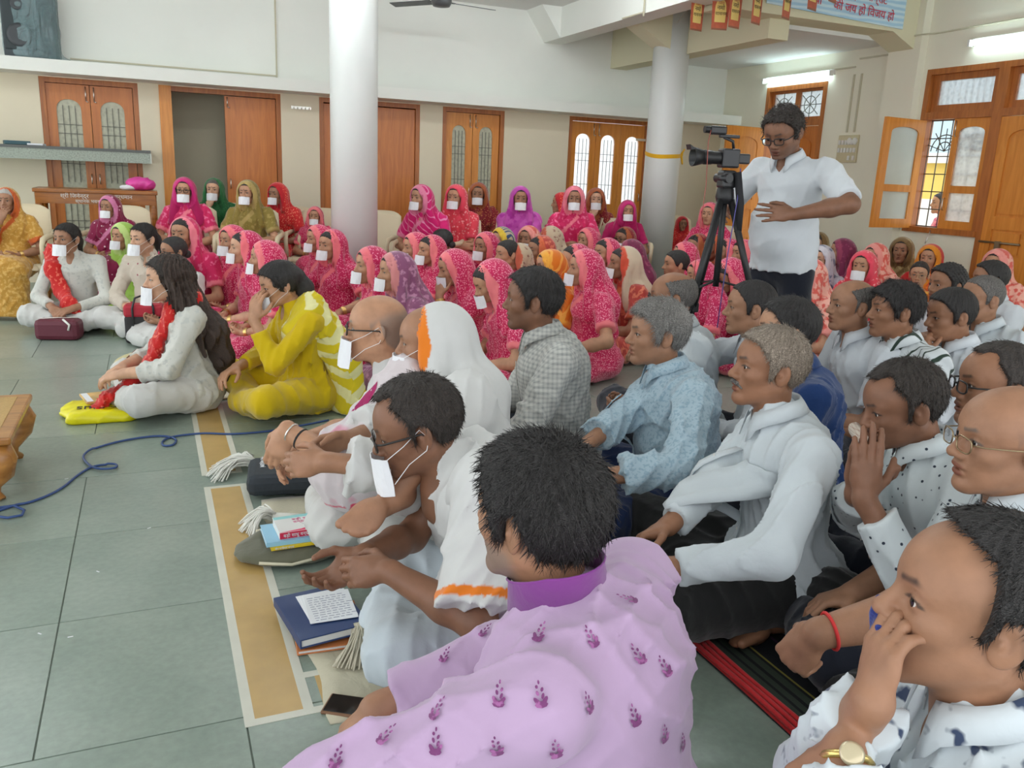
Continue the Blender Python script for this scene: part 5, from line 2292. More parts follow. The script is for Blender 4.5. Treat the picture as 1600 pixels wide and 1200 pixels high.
def saree_mats(kind):
    S = srgb
    K = {
        'pink': (S(206, 28, 88), 'dots', S(246, 160, 180), 100, .42, S(236, 122, 128)),
        'pink2': (S(196, 24, 84), 'dots', S(240, 150, 178), 80, .40, S(232, 112, 122)),
        'rose': (S(216, 34, 98), 'blotch', S(240, 120, 160), 26, .60, S(240, 130, 146)),
        'hot': (S(214, 14, 110), 'wave', S(240, 150, 190), 9, .90, S(226, 130, 160)),
        'coral': (S(232, 66, 84), 'dots', S(250, 170, 170), 40, .38, S(236, 74, 96)),
        'red': (S(214, 40, 42), 'dots', S(246, 150, 120), 55, .34, S(196, 28, 40)),
        'dred': (S(140, 26, 38), 'dots', S(210, 140, 90), 60, .34, S(170, 90, 50)),
        'maroon': (S(134, 12, 66), 'dots', S(232, 200, 210), 22, .24, S(206, 120, 160)),
        'magenta': (S(182, 10, 92), None, None, 1, 1, S(206, 40, 120)),
        'orchid': (S(206, 92, 186), 'blotch', S(180, 50, 160), 12, .55, S(190, 70, 170)),
        'purple': (S(136, 76, 112), 'blotch', S(186, 130, 160), 30, .58, S(206, 130, 130)),
        'plum': (S(118, 32, 72), 'blotch', S(160, 70, 104), 26, .6, S(150, 60, 90)),
        'orange': (S(226, 120, 18), 'wave', S(240, 170, 70), 8, .8, S(240, 170, 60)),
        'mustard': (S(196, 146, 60), 'blotch', S(214, 172, 96), 36, .55, S(196, 90, 30)),
        'olive': (S(142, 124, 56), 'blotch', S(170, 150, 84), 30, .6, S(176, 152, 90)),
        'green': (S(22, 92, 44), 'dots', S(60, 140, 80), 70, .3, S(40, 110, 60)),
        'lime': (S(160, 200, 84), None, None, 1, 1, S(190, 216, 130)),
        'khaki': (S(158, 136, 88), 'wave', S(190, 172, 122), 6, .8, S(128, 100, 60)),
        'greywhite': (S(188, 184, 196), 'blotch', S(96, 100, 130), 14, .55, S(210, 206, 214)),
        'white': (S(200, 200, 196), None, None, 1, 1, S(206, 206, 202)),
        'cream': (S(198, 178, 150), 'blotch', S(150, 110, 96), 30, .62, S(196, 96, 70)),
        'beigered': (S(206, 186, 160), None, None, 1, 1, S(206, 78, 52)),
        'stripes': (S(190, 176, 150), 'stripes', S(40, 70, 110), 14, .6, S(222, 190, 60)),
        'redorange': (S(208, 32, 34), 'blotch', S(230, 130, 30), 5, .62, S(226, 140, 30)),
        'coralwhite': (S(226, 96, 84), 'blotch', S(242, 178, 160), 24, .50, S(236, 150, 140)),
        'brick': (S(180, 60, 50), 'blotch', S(216, 120, 90), 26, .55, S(206, 100, 60)),
    }[kind]
    return m_cloth('saree_' + kind, K[0], K[1], K[2] or (1, 1, 1), K[3], K[4], border=K[5], rough=.6, sheen=.35)


def woman(label, u, v, z=None, t=None, phi=180, kind='pink', veil='full', pose='floor', arms='lap', hyaw=0, hpitch=0, lean=.08, mask=True,
          tone='mid', hair='black', girth=.96, vkind=None, glasses=None, group=None):
    f, R, me_b, me_s, me_v, me_h, me_m, eyes, me_g = woman_arch(pose, arms, hyaw, hpitch, lean, veil, girth)
    p = at_t(u, v, t) if t is not None else on_z(u, v, z if z is not None else .69)
    sc = p[2] / f.Hc[2]
    a = math.radians(phi)
    off = rotz(a) @ f.Hc * sc
    root = empty('person', (p[0] - off[0], p[1] - off[1], 0.0), a)
    root.scale = (sc, sc, sc)
    tag(root, label, 'person', group)
    b = use('body', me_b, skin_mat(tone), root)
    for e in eyes:
        use('eye', e, None, b)
    use('saree', me_s, saree_mats(kind), root)
    if me_v is not None:
        use('veil', me_v, saree_mats(vkind or kind), root)
    use('hair', me_h, m_hair('hair_' + hair, *HAIRC[hair]), root)
    for g_ in me_g:
        use('bangle', g_, M_GOLD, root)
    if mask:
        use('face_mask', me_m, M_MASK, root)
    if glasses:
        add_head_bits(root, b, R, f.Hc, .96, .95, dict(glasses=glasses))
    if sc < .82 or sc > 1.2:
        print('SCALE', label, round(sc, 2))
    return root


# ------------------------------------------------------------------ men, seated on the floor
def man(label, u, v, z=.76, phi=180, hyaw=0, hpitch=0, hroll=0, lean=.1, girth=1.0, arms='lap', shirt=None, pants=None, sleeve=.94, near=0,
        hair='short', hairc='black', tone='mid', belly=1.0, vol=1.0, t=None, hs=1.0, hy=1.0, arm_fn=None, neck=.22, seed=1, knee=(.30, .33), kz=.13,
        collar_kw=None, col_mat=None, legs=True, twist=0.0, side=0.0, loose=1.0, cuff=.042, shw=.185, front=None, nl=.140, neck_up=.004, neckhole=True, feet_fn=None, **sp):
    p = at_t(u, v, t) if t is not None else on_z(u, v, z)
    f1 = Fig('floor', lean=lean, neck=neck, girth=girth, nl=nl)
    s = p[2] / f1.Hc[2]
    f = Fig('floor', lean=lean, neck=neck, s=s, girth=girth, twist=twist, side=side, shw=shw, knee=knee, kz=kz, nl=nl)
    a = math.radians(phi)
    off = rotz(a) @ f.Hc
    o_ = np.array((p[0] - off[0], p[1] - off[1], 0.0))
    f.loc = lambda w: rotz(-a) @ (np.asarray(w) - o_) / s          # room point -> pose units
    f.dir = lambda w: rotz(-a) @ np.asarray(w, float)
    if arm_fn is not None:
        f.preset('lap')
        arm_fn(f)
    elif arms:
        f.preset(arms)
    root = empty('person', (p[0] - off[0], p[1] - off[1], 0.0), a)
    tag(root, label, 'person')
    if feet_fn is not None:
        sp['feet'] = feet_fn(f)
        for q in sp['feet']:
            f.ank[q[0]] = np.array(q[3])
    R = rotz(math.radians(hyaw)) @ roty(math.radians(hpitch)) @ rotx(math.radians(hroll))
    hh = (.0048, .0030, .0024)[near]
    sp.update(cover=sleeve, near=near > 0, eyes=True, hh=hh, tone=tone, hs=hs, hy=hy)
    if hairc in ('grey', 'white', 'salt', 'sandy'):
        sp.setdefault('browc', tuple(x * .8 for x in HAIRC['salt'][0]))
    body_object(root, f, sp, (.0075, .0055, .0042)[near], R)
    if hair:
        hair_object(root, f, sp, R, hair, hairc, (.0055, .0032, .0022)[near], seed, vol)
    hb = (.0125, .009, .0068)[near]
    so = to_obj('shirt', f.top_field(sleeve=sleeve, neck_up=neck_up, neckhole=neckhole, belly=belly, loose=loose, cuff=cuff).mesh(hb, fold_fn(seed + 7, .022, 38, (1, 1, .6)), .025, floor=.004), shirt, root, 1)
    if front:
        shirt_front(root, f, so, shirt, pocket=front == 'pocket')
    if collar_kw is not False:
        collar(root, f, col_mat or shirt, **(collar_kw or {}))
    if legs:
        to_obj('trousers', f.legs_field().mesh(hb * 1.25, fold_fn(seed + 3, .020, 32), .025, floor=.004), pants, root, 1)
    if s < .8 or s > 1.2:
        print('SCALE', label, round(s, 2))
    return root, f, R


def C(*a):
    return srgb(*a)


M_JEANS = m_cloth('navy_trousers', C(22, 40, 78))
M_NAVY = m_cloth('dark_navy_trousers', C(24, 28, 40))
M_CHAR = m_cloth('black_trousers', C(30, 30, 30))
M_GREYT = m_cloth('slate_trousers', C(72, 80, 92))
SH_WHITE = m_cloth('white_shirt', C(206, 211, 216))
SH_WHITE2 = m_cloth('off_white_shirt', C(200, 208, 212))
SH_PALEBLUE = m_cloth('pale_blue_shirt', C(172, 194, 206), 'blotch', C(148, 174, 190), 90, .55)
SH_PLAID = m_cloth('grey_check_shirt', C(198, 198, 192), 'check', C(150, 152, 150), 18, .45)
SH_BLUE = m_cloth('royal_blue_shirt', C(24, 54, 104))
SH_DOTS = m_cloth('dotted_white_shirt', C(204, 212, 214), 'dots', C(40, 50, 66), 42, .20)
SH_LEAF = m_cloth('leaf_print_shirt', C(206, 214, 218), 'blotch', C(58, 72, 100), 30, .63)
SH_STRIPE = m_cloth('striped_white_shirt', C(208, 214, 216), 'stripes', C(46, 62, 52), 6.5, .84)
SH_LILAC = None
# ------------------------------------------------------------------ the women
CHW = []


def chair_woman(label, clabel, u, v, t, phi=255, **kw):
    r = woman(label, u, v, t=t, phi=phi, pose='chair', **kw)
    x, y, _ = r.location
    a = r.rotation_euler[2]
    chair(x + .01 * math.cos(a), y + .01 * math.sin(a), math.degrees(a), clabel)
    return r


chair_woman('old woman in mustard saree with white hair, head on her hand, far left', 'plastic chair under the old woman in mustard saree', 10, 314, 6.7, 262, kind='mustard', vkind='mustard', veil='back', arms='mouth_r', hyaw=0, hair='white', mask=False, tone='tan')
chair_woman('woman in maroon veil edged with white dots, before the wooden desk', 'plastic chair of the maroon-veiled woman before the desk', 172, 324, 7.1, 255, kind='maroon', hyaw=-15, tone='tan')
chair_woman('woman with spectacles in hot pink veil, beside the open doorway', 'plastic chair of the spectacled woman in hot pink', 288, 298, 7.6, 258, kind='rose', vkind='magenta', glasses='black', tone='mid')
chair_woman('old woman in dark green saree, sitting behind two others', 'plastic chair of the old woman in dark green', 334, 297, 8.4, 252, kind='green', arms='mouth_r', hair='salt', veil='back', tone='fair')
chair_woman('woman in olive veil holding her hands together before orange door', 'plastic chair of the woman in olive veil', 388, 302, 7.7, 255, kind='olive', arms='clasp', hyaw=-15, tone='mid')
chair_woman('woman in scarlet veil, rightmost before the near pillar', 'plastic chair of the woman in scarlet veil', 434, 304, 8.3, 240, kind='red', hyaw=-15, tone='tan')
chair_woman('woman in pink veil mostly hidden behind the near pillar', 'plastic chair mostly hidden behind the near pillar', 492, 338, 8.2, 250, kind='pink', tone='mid')
chair_woman('woman in hot pink veil with white wavy stripes, first right of pillar', 'plastic chair of the hot pink striped veil woman', 658, 310, 7.6, 225, kind='hot', hyaw=-15, lean=.16, tone='mid')
chair_woman('woman in coral veil facing forward before the glazed double door', 'plastic chair of the coral veil woman', 713, 309, 7.9, 245, kind='coral', arms='cross', hyaw=-15, tone='mid')
chair_woman('woman in small dark red veil behind the coral veil woman', 'plastic chair of the dark red veil woman behind', 747, 304, 8.9, 245, kind='dred', tone='tan')
chair_woman('woman in orchid purple saree, alone before the bare wall', 'plastic chair of the orchid purple saree woman', 813, 311, 8.2, 250, kind='orchid', arms='cross', tone='tan')
chair_woman('woman in red veil turned away beside the three-leaf door', 'plastic chair of the red veil woman turned away', 876, 318, 9.0, 160, kind='red', mask=False, hyaw=0, tone='mid')
chair_woman('woman in pink and white saree with both hands raised together', 'plastic chair of the woman with raised hands', 897, 311, 8.3, 245, kind='rose', arms='clasp', tone='tan', girth=1.08)
chair_woman('woman in brown red veil before the three-leaf glazed door', 'plastic chair of the brown red veil woman', 931, 312, 9.1, 245, kind='dred', arms='mouth_r', tone='fair')
chair_woman('woman in deep magenta shawl beside the far pillar', 'plastic chair of the deep magenta shawl woman', 980, 330, 8.7, 250, kind='magenta', veil='deep', tone='mid')
chair_woman('woman in red saree seen just right of the far pillar', 'plastic chair just right of the far pillar', 1066, 350, 10.2, 250, kind='red', mask=False, tone='dark')
chair_woman('woman in pink saree seated behind the camera tripod', 'plastic chair behind the camera tripod', 1108, 335, 8.2, 215, kind='pink2', mask=False, tone='mid')
e = on_z(603, 330, .85)
chair(2.02, 8.35, 235, 'empty plastic chair just right of the near pillar')

# floor, far left
G1 = 'women in pink sarees on the floor'
woman('woman in lime green saree with mask, between two women in white', 193, 370, .66, phi=238, kind='lime', hyaw=-15, arms='knees', tone='mid')
woman('woman in rose pink saree under the hot pink woman on chair', 286, 366, .74, phi=240, kind='rose', veil='back', tone='mid')
woman('pink veiled woman peeping between two neighbours left of pillar', 362, 377, .70, phi=215, kind='pink', tone='mid', group=G1)
woman('masked woman in brown edged pink veil behind the ponytail woman', 381, 388, .70, phi=190, kind='pink2', veil='back', tone='fair', group=G1)
woman('pink patterned woman with broad veil border behind yellow dupatta woman', 414, 404, .68, phi=178, kind='pink', tone='mid', group=G1)
woman('masked woman in pink half hidden behind her neighbour left of pillar', 496, 374, .69, phi=200, kind='pink', tone='mid', group=G1)
woman('dark haired pink veiled woman with clear mask just left of near pillar', 516, 384, .70, phi=212, kind='pink2', veil='back', arms='knees', tone='mid', group=G1)
woman('dark haired woman glimpsed at the left edge of near pillar', 490, 354, .66, phi=200, kind='rose', veil='back', mask=False, tone='tan', group=G1)
# middle block
woman('pink veiled woman with long mask, first right of near pillar on floor', 579, 416, .70, phi=188, kind='pink2', tone='mid', group=G1)
woman('woman in dusty purple saree with wide white mask', 617, 426, .70, phi=186, kind='purple', arms='lap', tone='mid')
woman('woman half hidden behind a masked pink woman, second row', 648, 388, .70, phi=190, kind='pink', tone='mid', group=G1)
woman('pink veiled woman in loose mask looking down behind purple saree', 671, 392, .69, phi=196, kind='pink', veil='back', tone='mid', group=G1)
woman('dark haired woman glimpsed below the hot pink striped woman', 662, 368, .70, phi=170, kind='pink2', veil='back', mask=False, tone='tan', group=G1)
woman('dark haired head turned away below the coral veil woman', 690, 378, .69, phi=135, kind='rose', veil='none', mask=False, tone='tan', group=G1)
woman('pink veiled woman pressing a cloth to her mouth with her hand', 712, 418, .70, phi=182, kind='pink', arms='mouth_l', hyaw=0, hpitch=12, mask=True, tone='mid', group=G1)
woman('pink veiled woman with narrow mask below the coral veil woman', 758, 386, .70, phi=205, kind='pink2', tone='tan', group=G1)
woman('woman in blue and yellow striped veil in the far rows', 783, 376, .70, phi=200, kind='stripes', tone='mid')
woman('bare headed woman with dark hair beside the bowed pink woman', 792, 398, .69, phi=190, kind='rose', veil='none', mask=False, tone='mid', group=G1)
woman('pink veiled woman bowing her head, behind the checked shirt man', 775, 436, .70, phi=178, kind='pink', veil='back', hpitch=26, lean=.16, tone='mid', group=G1)
woman('masked woman in pale pink veil beneath the orchid saree woman', 825, 374, .71, phi=215, kind='coralwhite', tone='tan')
woman('woman holding a blue flowered cloth to her face', 842, 392, .70, phi=186, kind='brick', arms='mouth_r', veil='back', mask=True, tone='tan')
woman('woman in grey white patterned veil turned away, far rows', 858, 374, .71, phi=150, kind='cream', mask=False, tone='mid')
woman('woman in beige brown saree behind the flowered cloth woman', 806, 404, .66, phi=185, kind='cream', veil='back', mask=False, tone='tan')
woman('woman with spectacles in bright orange veil', 858, 418, .69, phi=176, kind='orange', glasses='black', mask=False, tone='mid')
woman('masked pink woman below the woman with raised hands', 917, 376, .70, phi=196, kind='pink', tone='mid', group=G1)
woman('dark haired masked woman peeping behind the large pink woman', 896, 408, .70, phi=181, kind='pink2', veil='back', tone='mid', group=G1)
woman('large pink patterned woman with square mask in front middle', 912, 420, .72, phi=172, kind='pink', arms='knees', tone='mid', girth=1.08)
woman('masked woman behind the beige and red saree woman', 945, 396, .70, phi=191, kind='pink2', veil='back', tone='mid', group=G1)
woman('woman in beige and red saree holding a grey cloth over mouth', 972, 412, .70, phi=172, kind='brick', vkind='beigered', veil='back', tone='tan')
woman('woman with spectacles and dark hair before the magenta shawl woman', 974, 374, .70, phi=201, kind='dred', veil='back', glasses='black', tone='tan')
woman('woman in plum veil turned away beside the far pillar', 984, 396, .68, phi=150, kind='plum', mask=False, tone='mid')
# behind the tripod
woman('pink veiled woman low at the foot of far pillar', 1068, 400, .68, phi=165, kind='pink', mask=False, tone='mid', group=G1)
woman('dark haired woman with bun before the tripod, turned away', 1056, 414, .68, phi=165, kind='rose', veil='none', mask=False, tone='mid', group=G1)
woman('woman smiling behind the left tripod leg', 1087, 386, .70, phi=191, kind='dred', veil='back', mask=False, tone='tan')
woman('brown haired woman seen between the tripod legs', 1113, 388, .70, phi=191, kind='brick', veil='back', mask=False, hair='brown', tone='tan')
woman('dark haired woman behind the middle tripod leg', 1134, 394, .69, phi=176, kind='pink2', veil='back', mask=False, tone='tan', group=G1)
woman('dark haired woman leaning beside the cameraman', 1158, 396, .69, phi=186, kind='pink', veil='back', mask=False, tone='mid', group=G1)
woman('pink veiled woman bowing with hand to face under the tripod', 1143, 428, .68, phi=181, kind='pink', veil='back', arms='mouth_r', hpitch=26, lean=.16, mask=False, tone='tan', group=G1)
woman('woman in pink saree with light border left of tripod leg', 1092, 432, .66, phi=170, kind='pink2', mask=False, tone='mid', group=G1)
# right of the cameraman
woman('brown haired woman smiling behind the cameraman', 1276, 382, .72, phi=205, kind='khaki', veil='back', mask=False, hair='brown', tone='fair')
woman('woman with spectacles in grey white veil right of cameraman', 1282, 406, .70, phi=200, kind='greywhite', mask=False, glasses='wire', tone='fair')
woman('woman in plum veil turned away by the far wall', 1314, 394, .72, phi=150, kind='plum', mask=False, tone='mid')
woman('woman in coral patterned saree hidden behind the cameraman', 1262, 432, .70, phi=175, kind='coralwhite', mask=False, tone='mid')
woman('woman in coral veil with large tilted mask', 1348, 416, .70, phi=205, kind='coral', tone='mid')
woman('woman in coral veil behind the masked one by the wall', 1366, 402, .71, phi=185, kind='coralwhite', mask=False, tone='mid')
woman('woman in khaki shawl leaning against the cream wall', 1408, 392, .74, phi=212, kind='khaki', mask=False, tone='tan')
woman('woman in red and orange veil below the window sill', 1452, 404, .72, phi=205, kind='redorange', mask=False, tone='mid')
woman('girl with spectacles in orange below the window', 1436, 430, .66, phi=215, kind='orange', vkind='orange', veil='none', mask=False, glasses='wire', tone='mid')
woman('woman with spectacles in coral white veil at right edge', 1556, 414, .74, phi=190, kind='coralwhite', mask=False, glasses='wire', tone='mid')
# outside the window
w = woman('woman in pink seen outside through the window grille', 1470, 318, t=9.9, phi=150, kind='pink', mask=False, tone='mid', pose='chair', veil='none')

# ------------------------------------------------------------------ the men
man('man in grey checked shirt with thick black hair, front middle', 832, 470, .80, phi=158, hyaw=-4, near=1, shirt=SH_PLAID, pants=M_GREYT, sleeve=.62, hair='thick', vol=.8, hairc='black', tone='brown', girth=1.12, seed=3, front='pocket', stubble=.25, hs=1.04,
    arm_fn=lambda f: (f.arm(-1, (.33, .16, .22), (.8, -.5, -.2), (-.2, -.4, -.6)), f.arm(1, (.33, -.10, .22), (.7, .7, -.2), (0, .4, -.6))))
BS = man('bald man with spectacles behind the grey haired man', 1050, 466, .77, phi=150, hyaw=0, near=1, shirt=SH_WHITE2, pants=M_NAVY, hair='horseshoe', hairc='salt', tone='dark', glasses='black', sleeve=.40, seed=4, girth=1.08)
man('grey haired man in pale blue shirt looking left', 1026, 522, .745, phi=158, hyaw=6, near=2, shirt=SH_PALEBLUE, pants=M_JEANS, sleeve=.86, cuff=.056, hair='swept', hairc='grey', tone='tan', girth=1.12, belly=1.08, seed=5, stubble=.12, lean=.14, front='plain',
    arm_fn=lambda f: (f.arm(-1, f.loc(at_t(938, 745, 2.75)), (.8, -.5, -.3), (-.2, -.4, -.6)), f.arm(1, f.loc(at_t(905, 705, 2.95)), (.8, .4, -.3), (0, .4, -.6))))
man('short haired man in white shirt stretching an arm left, middle rows', 1172, 482, .77, phi=150, hyaw=0, near=1, shirt=SH_WHITE, pants=M_NAVY, hair='crop', hairc='black', vol=1.4, tone='tan', sleeve=.94, seed=6,
    arm_fn=lambda f: f.arm(1, (.44, -.12, .50), (1, 0, -.2), (0, 0, -1)))
man('man in royal blue shirt with sleek black hair', 1228, 518, .775, phi=142, hyaw=8, near=1, shirt=SH_BLUE, pants=M_NAVY, hair='side', hairc='black', tone='mid', seed=7, girth=1.05)
man('grey moustached man in plain white shirt, front row right', 1196, 576, .775, phi=154, hyaw=8, hpitch=-4, near=2, shirt=SH_WHITE2, pants=M_CHAR, hair='short', vol=1.15, hairc='sandy', tone='dark', moustache='salt', seed=8, hs=.98, front='pocket', lean=.08, girth=.98, knee=(.36, .30),
    arm_fn=lambda f: (f.arm(-1, f.loc(at_t(1040, 888, 2.2)), (.95, -.35, .05), (-.2, -.6, -.6), curl=.5), f.arm(1, f.loc(at_t(1005, 862, 2.32)), (.85, .3, -.3), (0, .4, -.6), curl=.6)),
    feet_fn=lambda f: ((1, f.dir(on_z(1118, 992, .03) - on_z(1200, 970, .03)), f.dir(vec(.25, .55, .8)), f.loc(on_z(1212, 950, .085)) * f.s),))
man('bald man in white shirt staring left, right rows', 1330, 478, .77, phi=162, hyaw=0, near=1, shirt=SH_WHITE, pants=M_NAVY, hair='horseshoe', hairc='salt', tone='tan', seed=9, sleeve=.4)
man('young man with black fringe in white shirt with dark stripes', 1398, 486, .78, phi=158, hyaw=-4, near=1, shirt=SH_STRIPE, pants=M_NAVY, hair='fringe', hairc='black', tone='dark', seed=10, sleeve=.45, hs=1.02)
man('man resting chin on his fists, white shirt, right rows', 1488, 492, .76, phi=156, hyaw=4, hpitch=8, near=1, shirt=SH_WHITE, pants=M_NAVY, hair='short', hairc='black', tone='dark', seed=11,
    arm_fn=lambda f: (f.preset('mouth_l'), f.arm(1, (f.Hc[0] / f.s + .13, -.03, f.Hc[2] / f.s - .17), (-.15, .45, .85), (-.9, .3, 0), pole=(0, -.5, -1), curl=.9), f.arm(-1, (f.Hc[0] / f.s + .12, .04, f.Hc[2] / f.s - .17), (-.15, -.45, .85), (-.9, -.3, 0), pole=(0, .5, -1), curl=.8)))
man('man with cropped grey hair in white shirt near the wall', 1533, 468, .78, phi=164, hyaw=0, near=1, shirt=SH_WHITE2, pants=M_NAVY, hair='crop', hairc='salt', tone='tan', seed=12)
man('curly black haired man peering over shoulders below the window', 1478, 446, .76, phi=170, hyaw=0, near=0, shirt=SH_WHITE, pants=M_NAVY, hair='curly', hairc='black', tone='dark', seed=13)
man('black haired man in white shirt at the right edge', 1545, 438, .76, phi=150, hyaw=0, near=0, shirt=SH_WHITE, pants=M_NAVY, hair='thick', vol=.7, hairc='black', tone='dark', seed=14)
DT = man('man in dotted white shirt pressing folded hands and cloth to mouth', 1424, 628, .74, phi=152, hyaw=4, hpitch=16, near=2, shirt=SH_DOTS, pants=M_NAVY, hair='receding', hairc='dark', vol=1.3, tone='brown', seed=15, front='plain', stubble=.2, lean=.16, sleeve=.90, cuff=.05, knee=(.34, .30),
    arm_fn=lambda f: (f.arm(-1, f.loc(at_t(1350, 778, 2.08)), (.02, -.12, 1.0), (.0, -1, 0), pole=(.2, .5, -1), curl=.10, thumb=.0), f.arm(1, f.loc(at_t(1338, 770, 2.16)), (.02, .12, 1.0), (0, 1, 0), pole=(.2, -.5, -1), curl=.10, thumb=.0)))
man('man with black spectacles half hidden behind the bald man', 1556, 604, .78, phi=152, hyaw=0, near=1, shirt=SH_WHITE, pants=M_NAVY, hair='receding', hairc='dark', tone='dark', glasses='black', seed=16)
BH = man('bald heavy man with thin spectacles and red wrist thread', 1572, 690, .765, phi=148, hyaw=6, near=2, shirt=SH_WHITE2, pants=M_CHAR, hair=None, scalp=.35, tone='tan', glasses='wire', girth=1.22, belly=1.1, sleeve=.40, seed=17, hs=1.06, hy=1.06, lean=.12,
    browc=(.1, .09, .08), arm_fn=lambda f: (f.arm(-1, f.loc(at_t(1272, 992, 1.62)), (.45, -.2, -.85), (-.6, -.6, 0), pole=(.1, .7, .35), curl=1.0, thumb=.8), f.arm(1, (.30, -.2, .22), (.9, .2, -.3), (0, .2, -.9))))
band_on(BH[0], 'red_wrist_thread', BH[1], -1, m_plain('red_thread', (.65, .03, .03), .7), .025, .036, .0035)
# folded handkerchief between the praying man's hands and mouth
_F = Field()
_h = DT[1].Hc
_T = lambda *p: DT[2] @ (np.array(p) - np.array((-.03, 0, -.09))) + np.array((-.03, 0, -.09)) + _h
for _k in range(3):
    _F.rc(_T(.118 + .007 * _k, -.035, -.050), _T(.124 + .007 * _k, .040, -.062), .010, .010, k=.004, flat=(DT[2] @ vec(0, 0, 1), 1.9))
to_obj('handkerchief', _F.mesh(.0035), m_cloth('checked_handkerchief', C(206, 196, 180), 'check', C(150, 110, 96), 40, .7), DT[0])
# phone in the spectacled bald man's near hand
_r, _f = BS[0], BS[1]
_p = np.array(_r.location) + rotz(_r.rotation_euler[2]) @ (_f.W[-1] + _f.hd[-1] * .085 + vec(0, 0, .035))
_ph = empty('mobile_phone', tuple(_p), _r.rotation_euler[2])
tag(_ph, 'black phone held low by the bald man with spectacles', 'phone')
MB().cbox((0, 0, 0), (.075, .155, .009), .003, roty(-.5)).build('case', m_plain('black_phone', (.015, .015, .017), .3), _ph)
MB().cbox((-.003, 0, .0055), (.068, .145, .0015), .0006, roty(-.5)).build('screen', m_plain('black_glass', (.012, .014, .014), .06), _ph)
# ------------------------------------------------------------------ people with clothes of their own
def head_T(f, R):
    piv = np.array((-.03, 0, -.09))
    return lambda *p: R @ (np.array(p) - piv) + piv + f.Hc


def strip(root, name, pts, w, th, mat, h=.008, amp=.012, seed=2, nrm=None, edge=None, floor=.004):
    """draped band of cloth along a chain of points"""
    F = Field()
    for (a, b) in zip(pts[:-1], pts[1:]):
        F.rc(a, b, w, w, k=.03, flat=(nrm if nrm is not None else vec(1, 0, 0), th))
    o = to_obj(name, F.mesh(h, fold_fn(seed, amp * .8, 60, (1, 1, .6)), .02, floor=floor), mat, root, 1, {'edge': edge} if edge else None)
    return o


def locs(f, root, P, t):
    return [rotz(-root.rotation_euler[2]) @ (at_t(u, v, tt) - np.array(root.location)) for (u, v), tt in zip(P, t)]


WK = m_cloth('white_kurta', C(202, 202, 194), 'blotch', C(186, 188, 182), 40, .6)
WSAL = m_cloth('white_salwar', C(204, 204, 200))
CRK = m_cloth('cream_kurta', C(206, 194, 178), 'dots', C(150, 60, 80), 14, .12)
REDD = m_cloth('red_dupatta', C(196, 26, 22), 'blotch', C(224, 110, 90), 40, .62, rough=.6)
YEL = m_cloth('yellow_kurta', C(206, 176, 8))
YELD = m_cloth('yellow_dupatta', C(212, 190, 30), 'wave', C(226, 220, 160), 5, .55)

# woman in white with red dupatta
r, f, R = man('woman in white kurta with red dupatta and mask, far left on floor', 107, 374, .69, phi=252, hyaw=-18, near=1, fem=True, shirt=WK, pants=WSAL, sleeve=.92, cuff=.04, hair='parted', hairc='black', tone='tan', collar_kw=False,
              girth=.94, shw=.165, mask=True, straps=True, hs=.96, hy=.95, seed=31, knee=(.24, .27), loose=.96,
              arm_fn=lambda f: (f.arm(1, (.27, -.09, .20), (.7, .6, -.2), (-.2, .2, -.8)), f.arm(-1, (.28, .07, .20), (.7, -.6, -.2), (-.2, -.2, -.8))))
T = head_T(f, R)
link('ponytail', mesh_np('ponytail', *Field().el(T(-.105, 0, -.02), (.04, .042, .05)).rc(T(-.11, 0, -.03), f.N + vec(-.10, 0, -.12), .032, .02).mesh(.006, fold_fn(3, .008, 60), .01)), m_hair('hair_black', *HAIRC['black']), r)
strip(r, 'dupatta', [f.N + vec(-.10, -.17, -.12), f.N + vec(-.02, -.155, .01), f.N + vec(.09, -.13, -.10), f.P1 + vec(.14, -.07, .02), vec(.24, .02, .22), vec(.26, .06, .17)], .058, .5, REDD, seed=5, amp=.02)

# woman in cream kurta
r, f, R = man('woman in cream kurta with tied dark hair, behind the red bag', 226, 374, .715, phi=243, hyaw=-22, near=1, fem=True, shirt=CRK, pants=WSAL, sleeve=.92, hair='parted', hairc='black', tone='fair', collar_kw=dict(band=True, h=.022, r=.058),
              girth=.96, shw=.165, mask=True, straps=True, hs=.96, hy=.95, seed=32, knee=(.24, .26))
T = head_T(f, R)
link('ponytail', mesh_np('ponytail', *Field().el(T(-.108, 0, .01), (.03, .03, .034)).rc(T(-.125, 0, .0), f.N + vec(-.11, .04, -.10), .034, .022).mesh(.006, fold_fn(4, .008, 60), .01)), m_hair('hair_black', *HAIRC['black']), r)
bt = MB()
for k in range(5):
    c = f.N + f.Rt @ vec(.098 + .004 * k, 0, -.09 - .05 * k)
    bt.box(c + vec(.012, 0, 0), (.008, .012, .012))
b_ = bt.build('buttons', M_WHITE, r)
b_['kind'] = 'stuff'

woman('woman with spectacles and dark hair hidden behind the long haired girl', 271, 394, .66, phi=205, kind='white', veil='none', glasses='black', tone='tan')

# long haired girl in white
def m_long():
    return m_hair('hair_long_brown', (.016, .010, .008), (.085, .048, .032), .38)


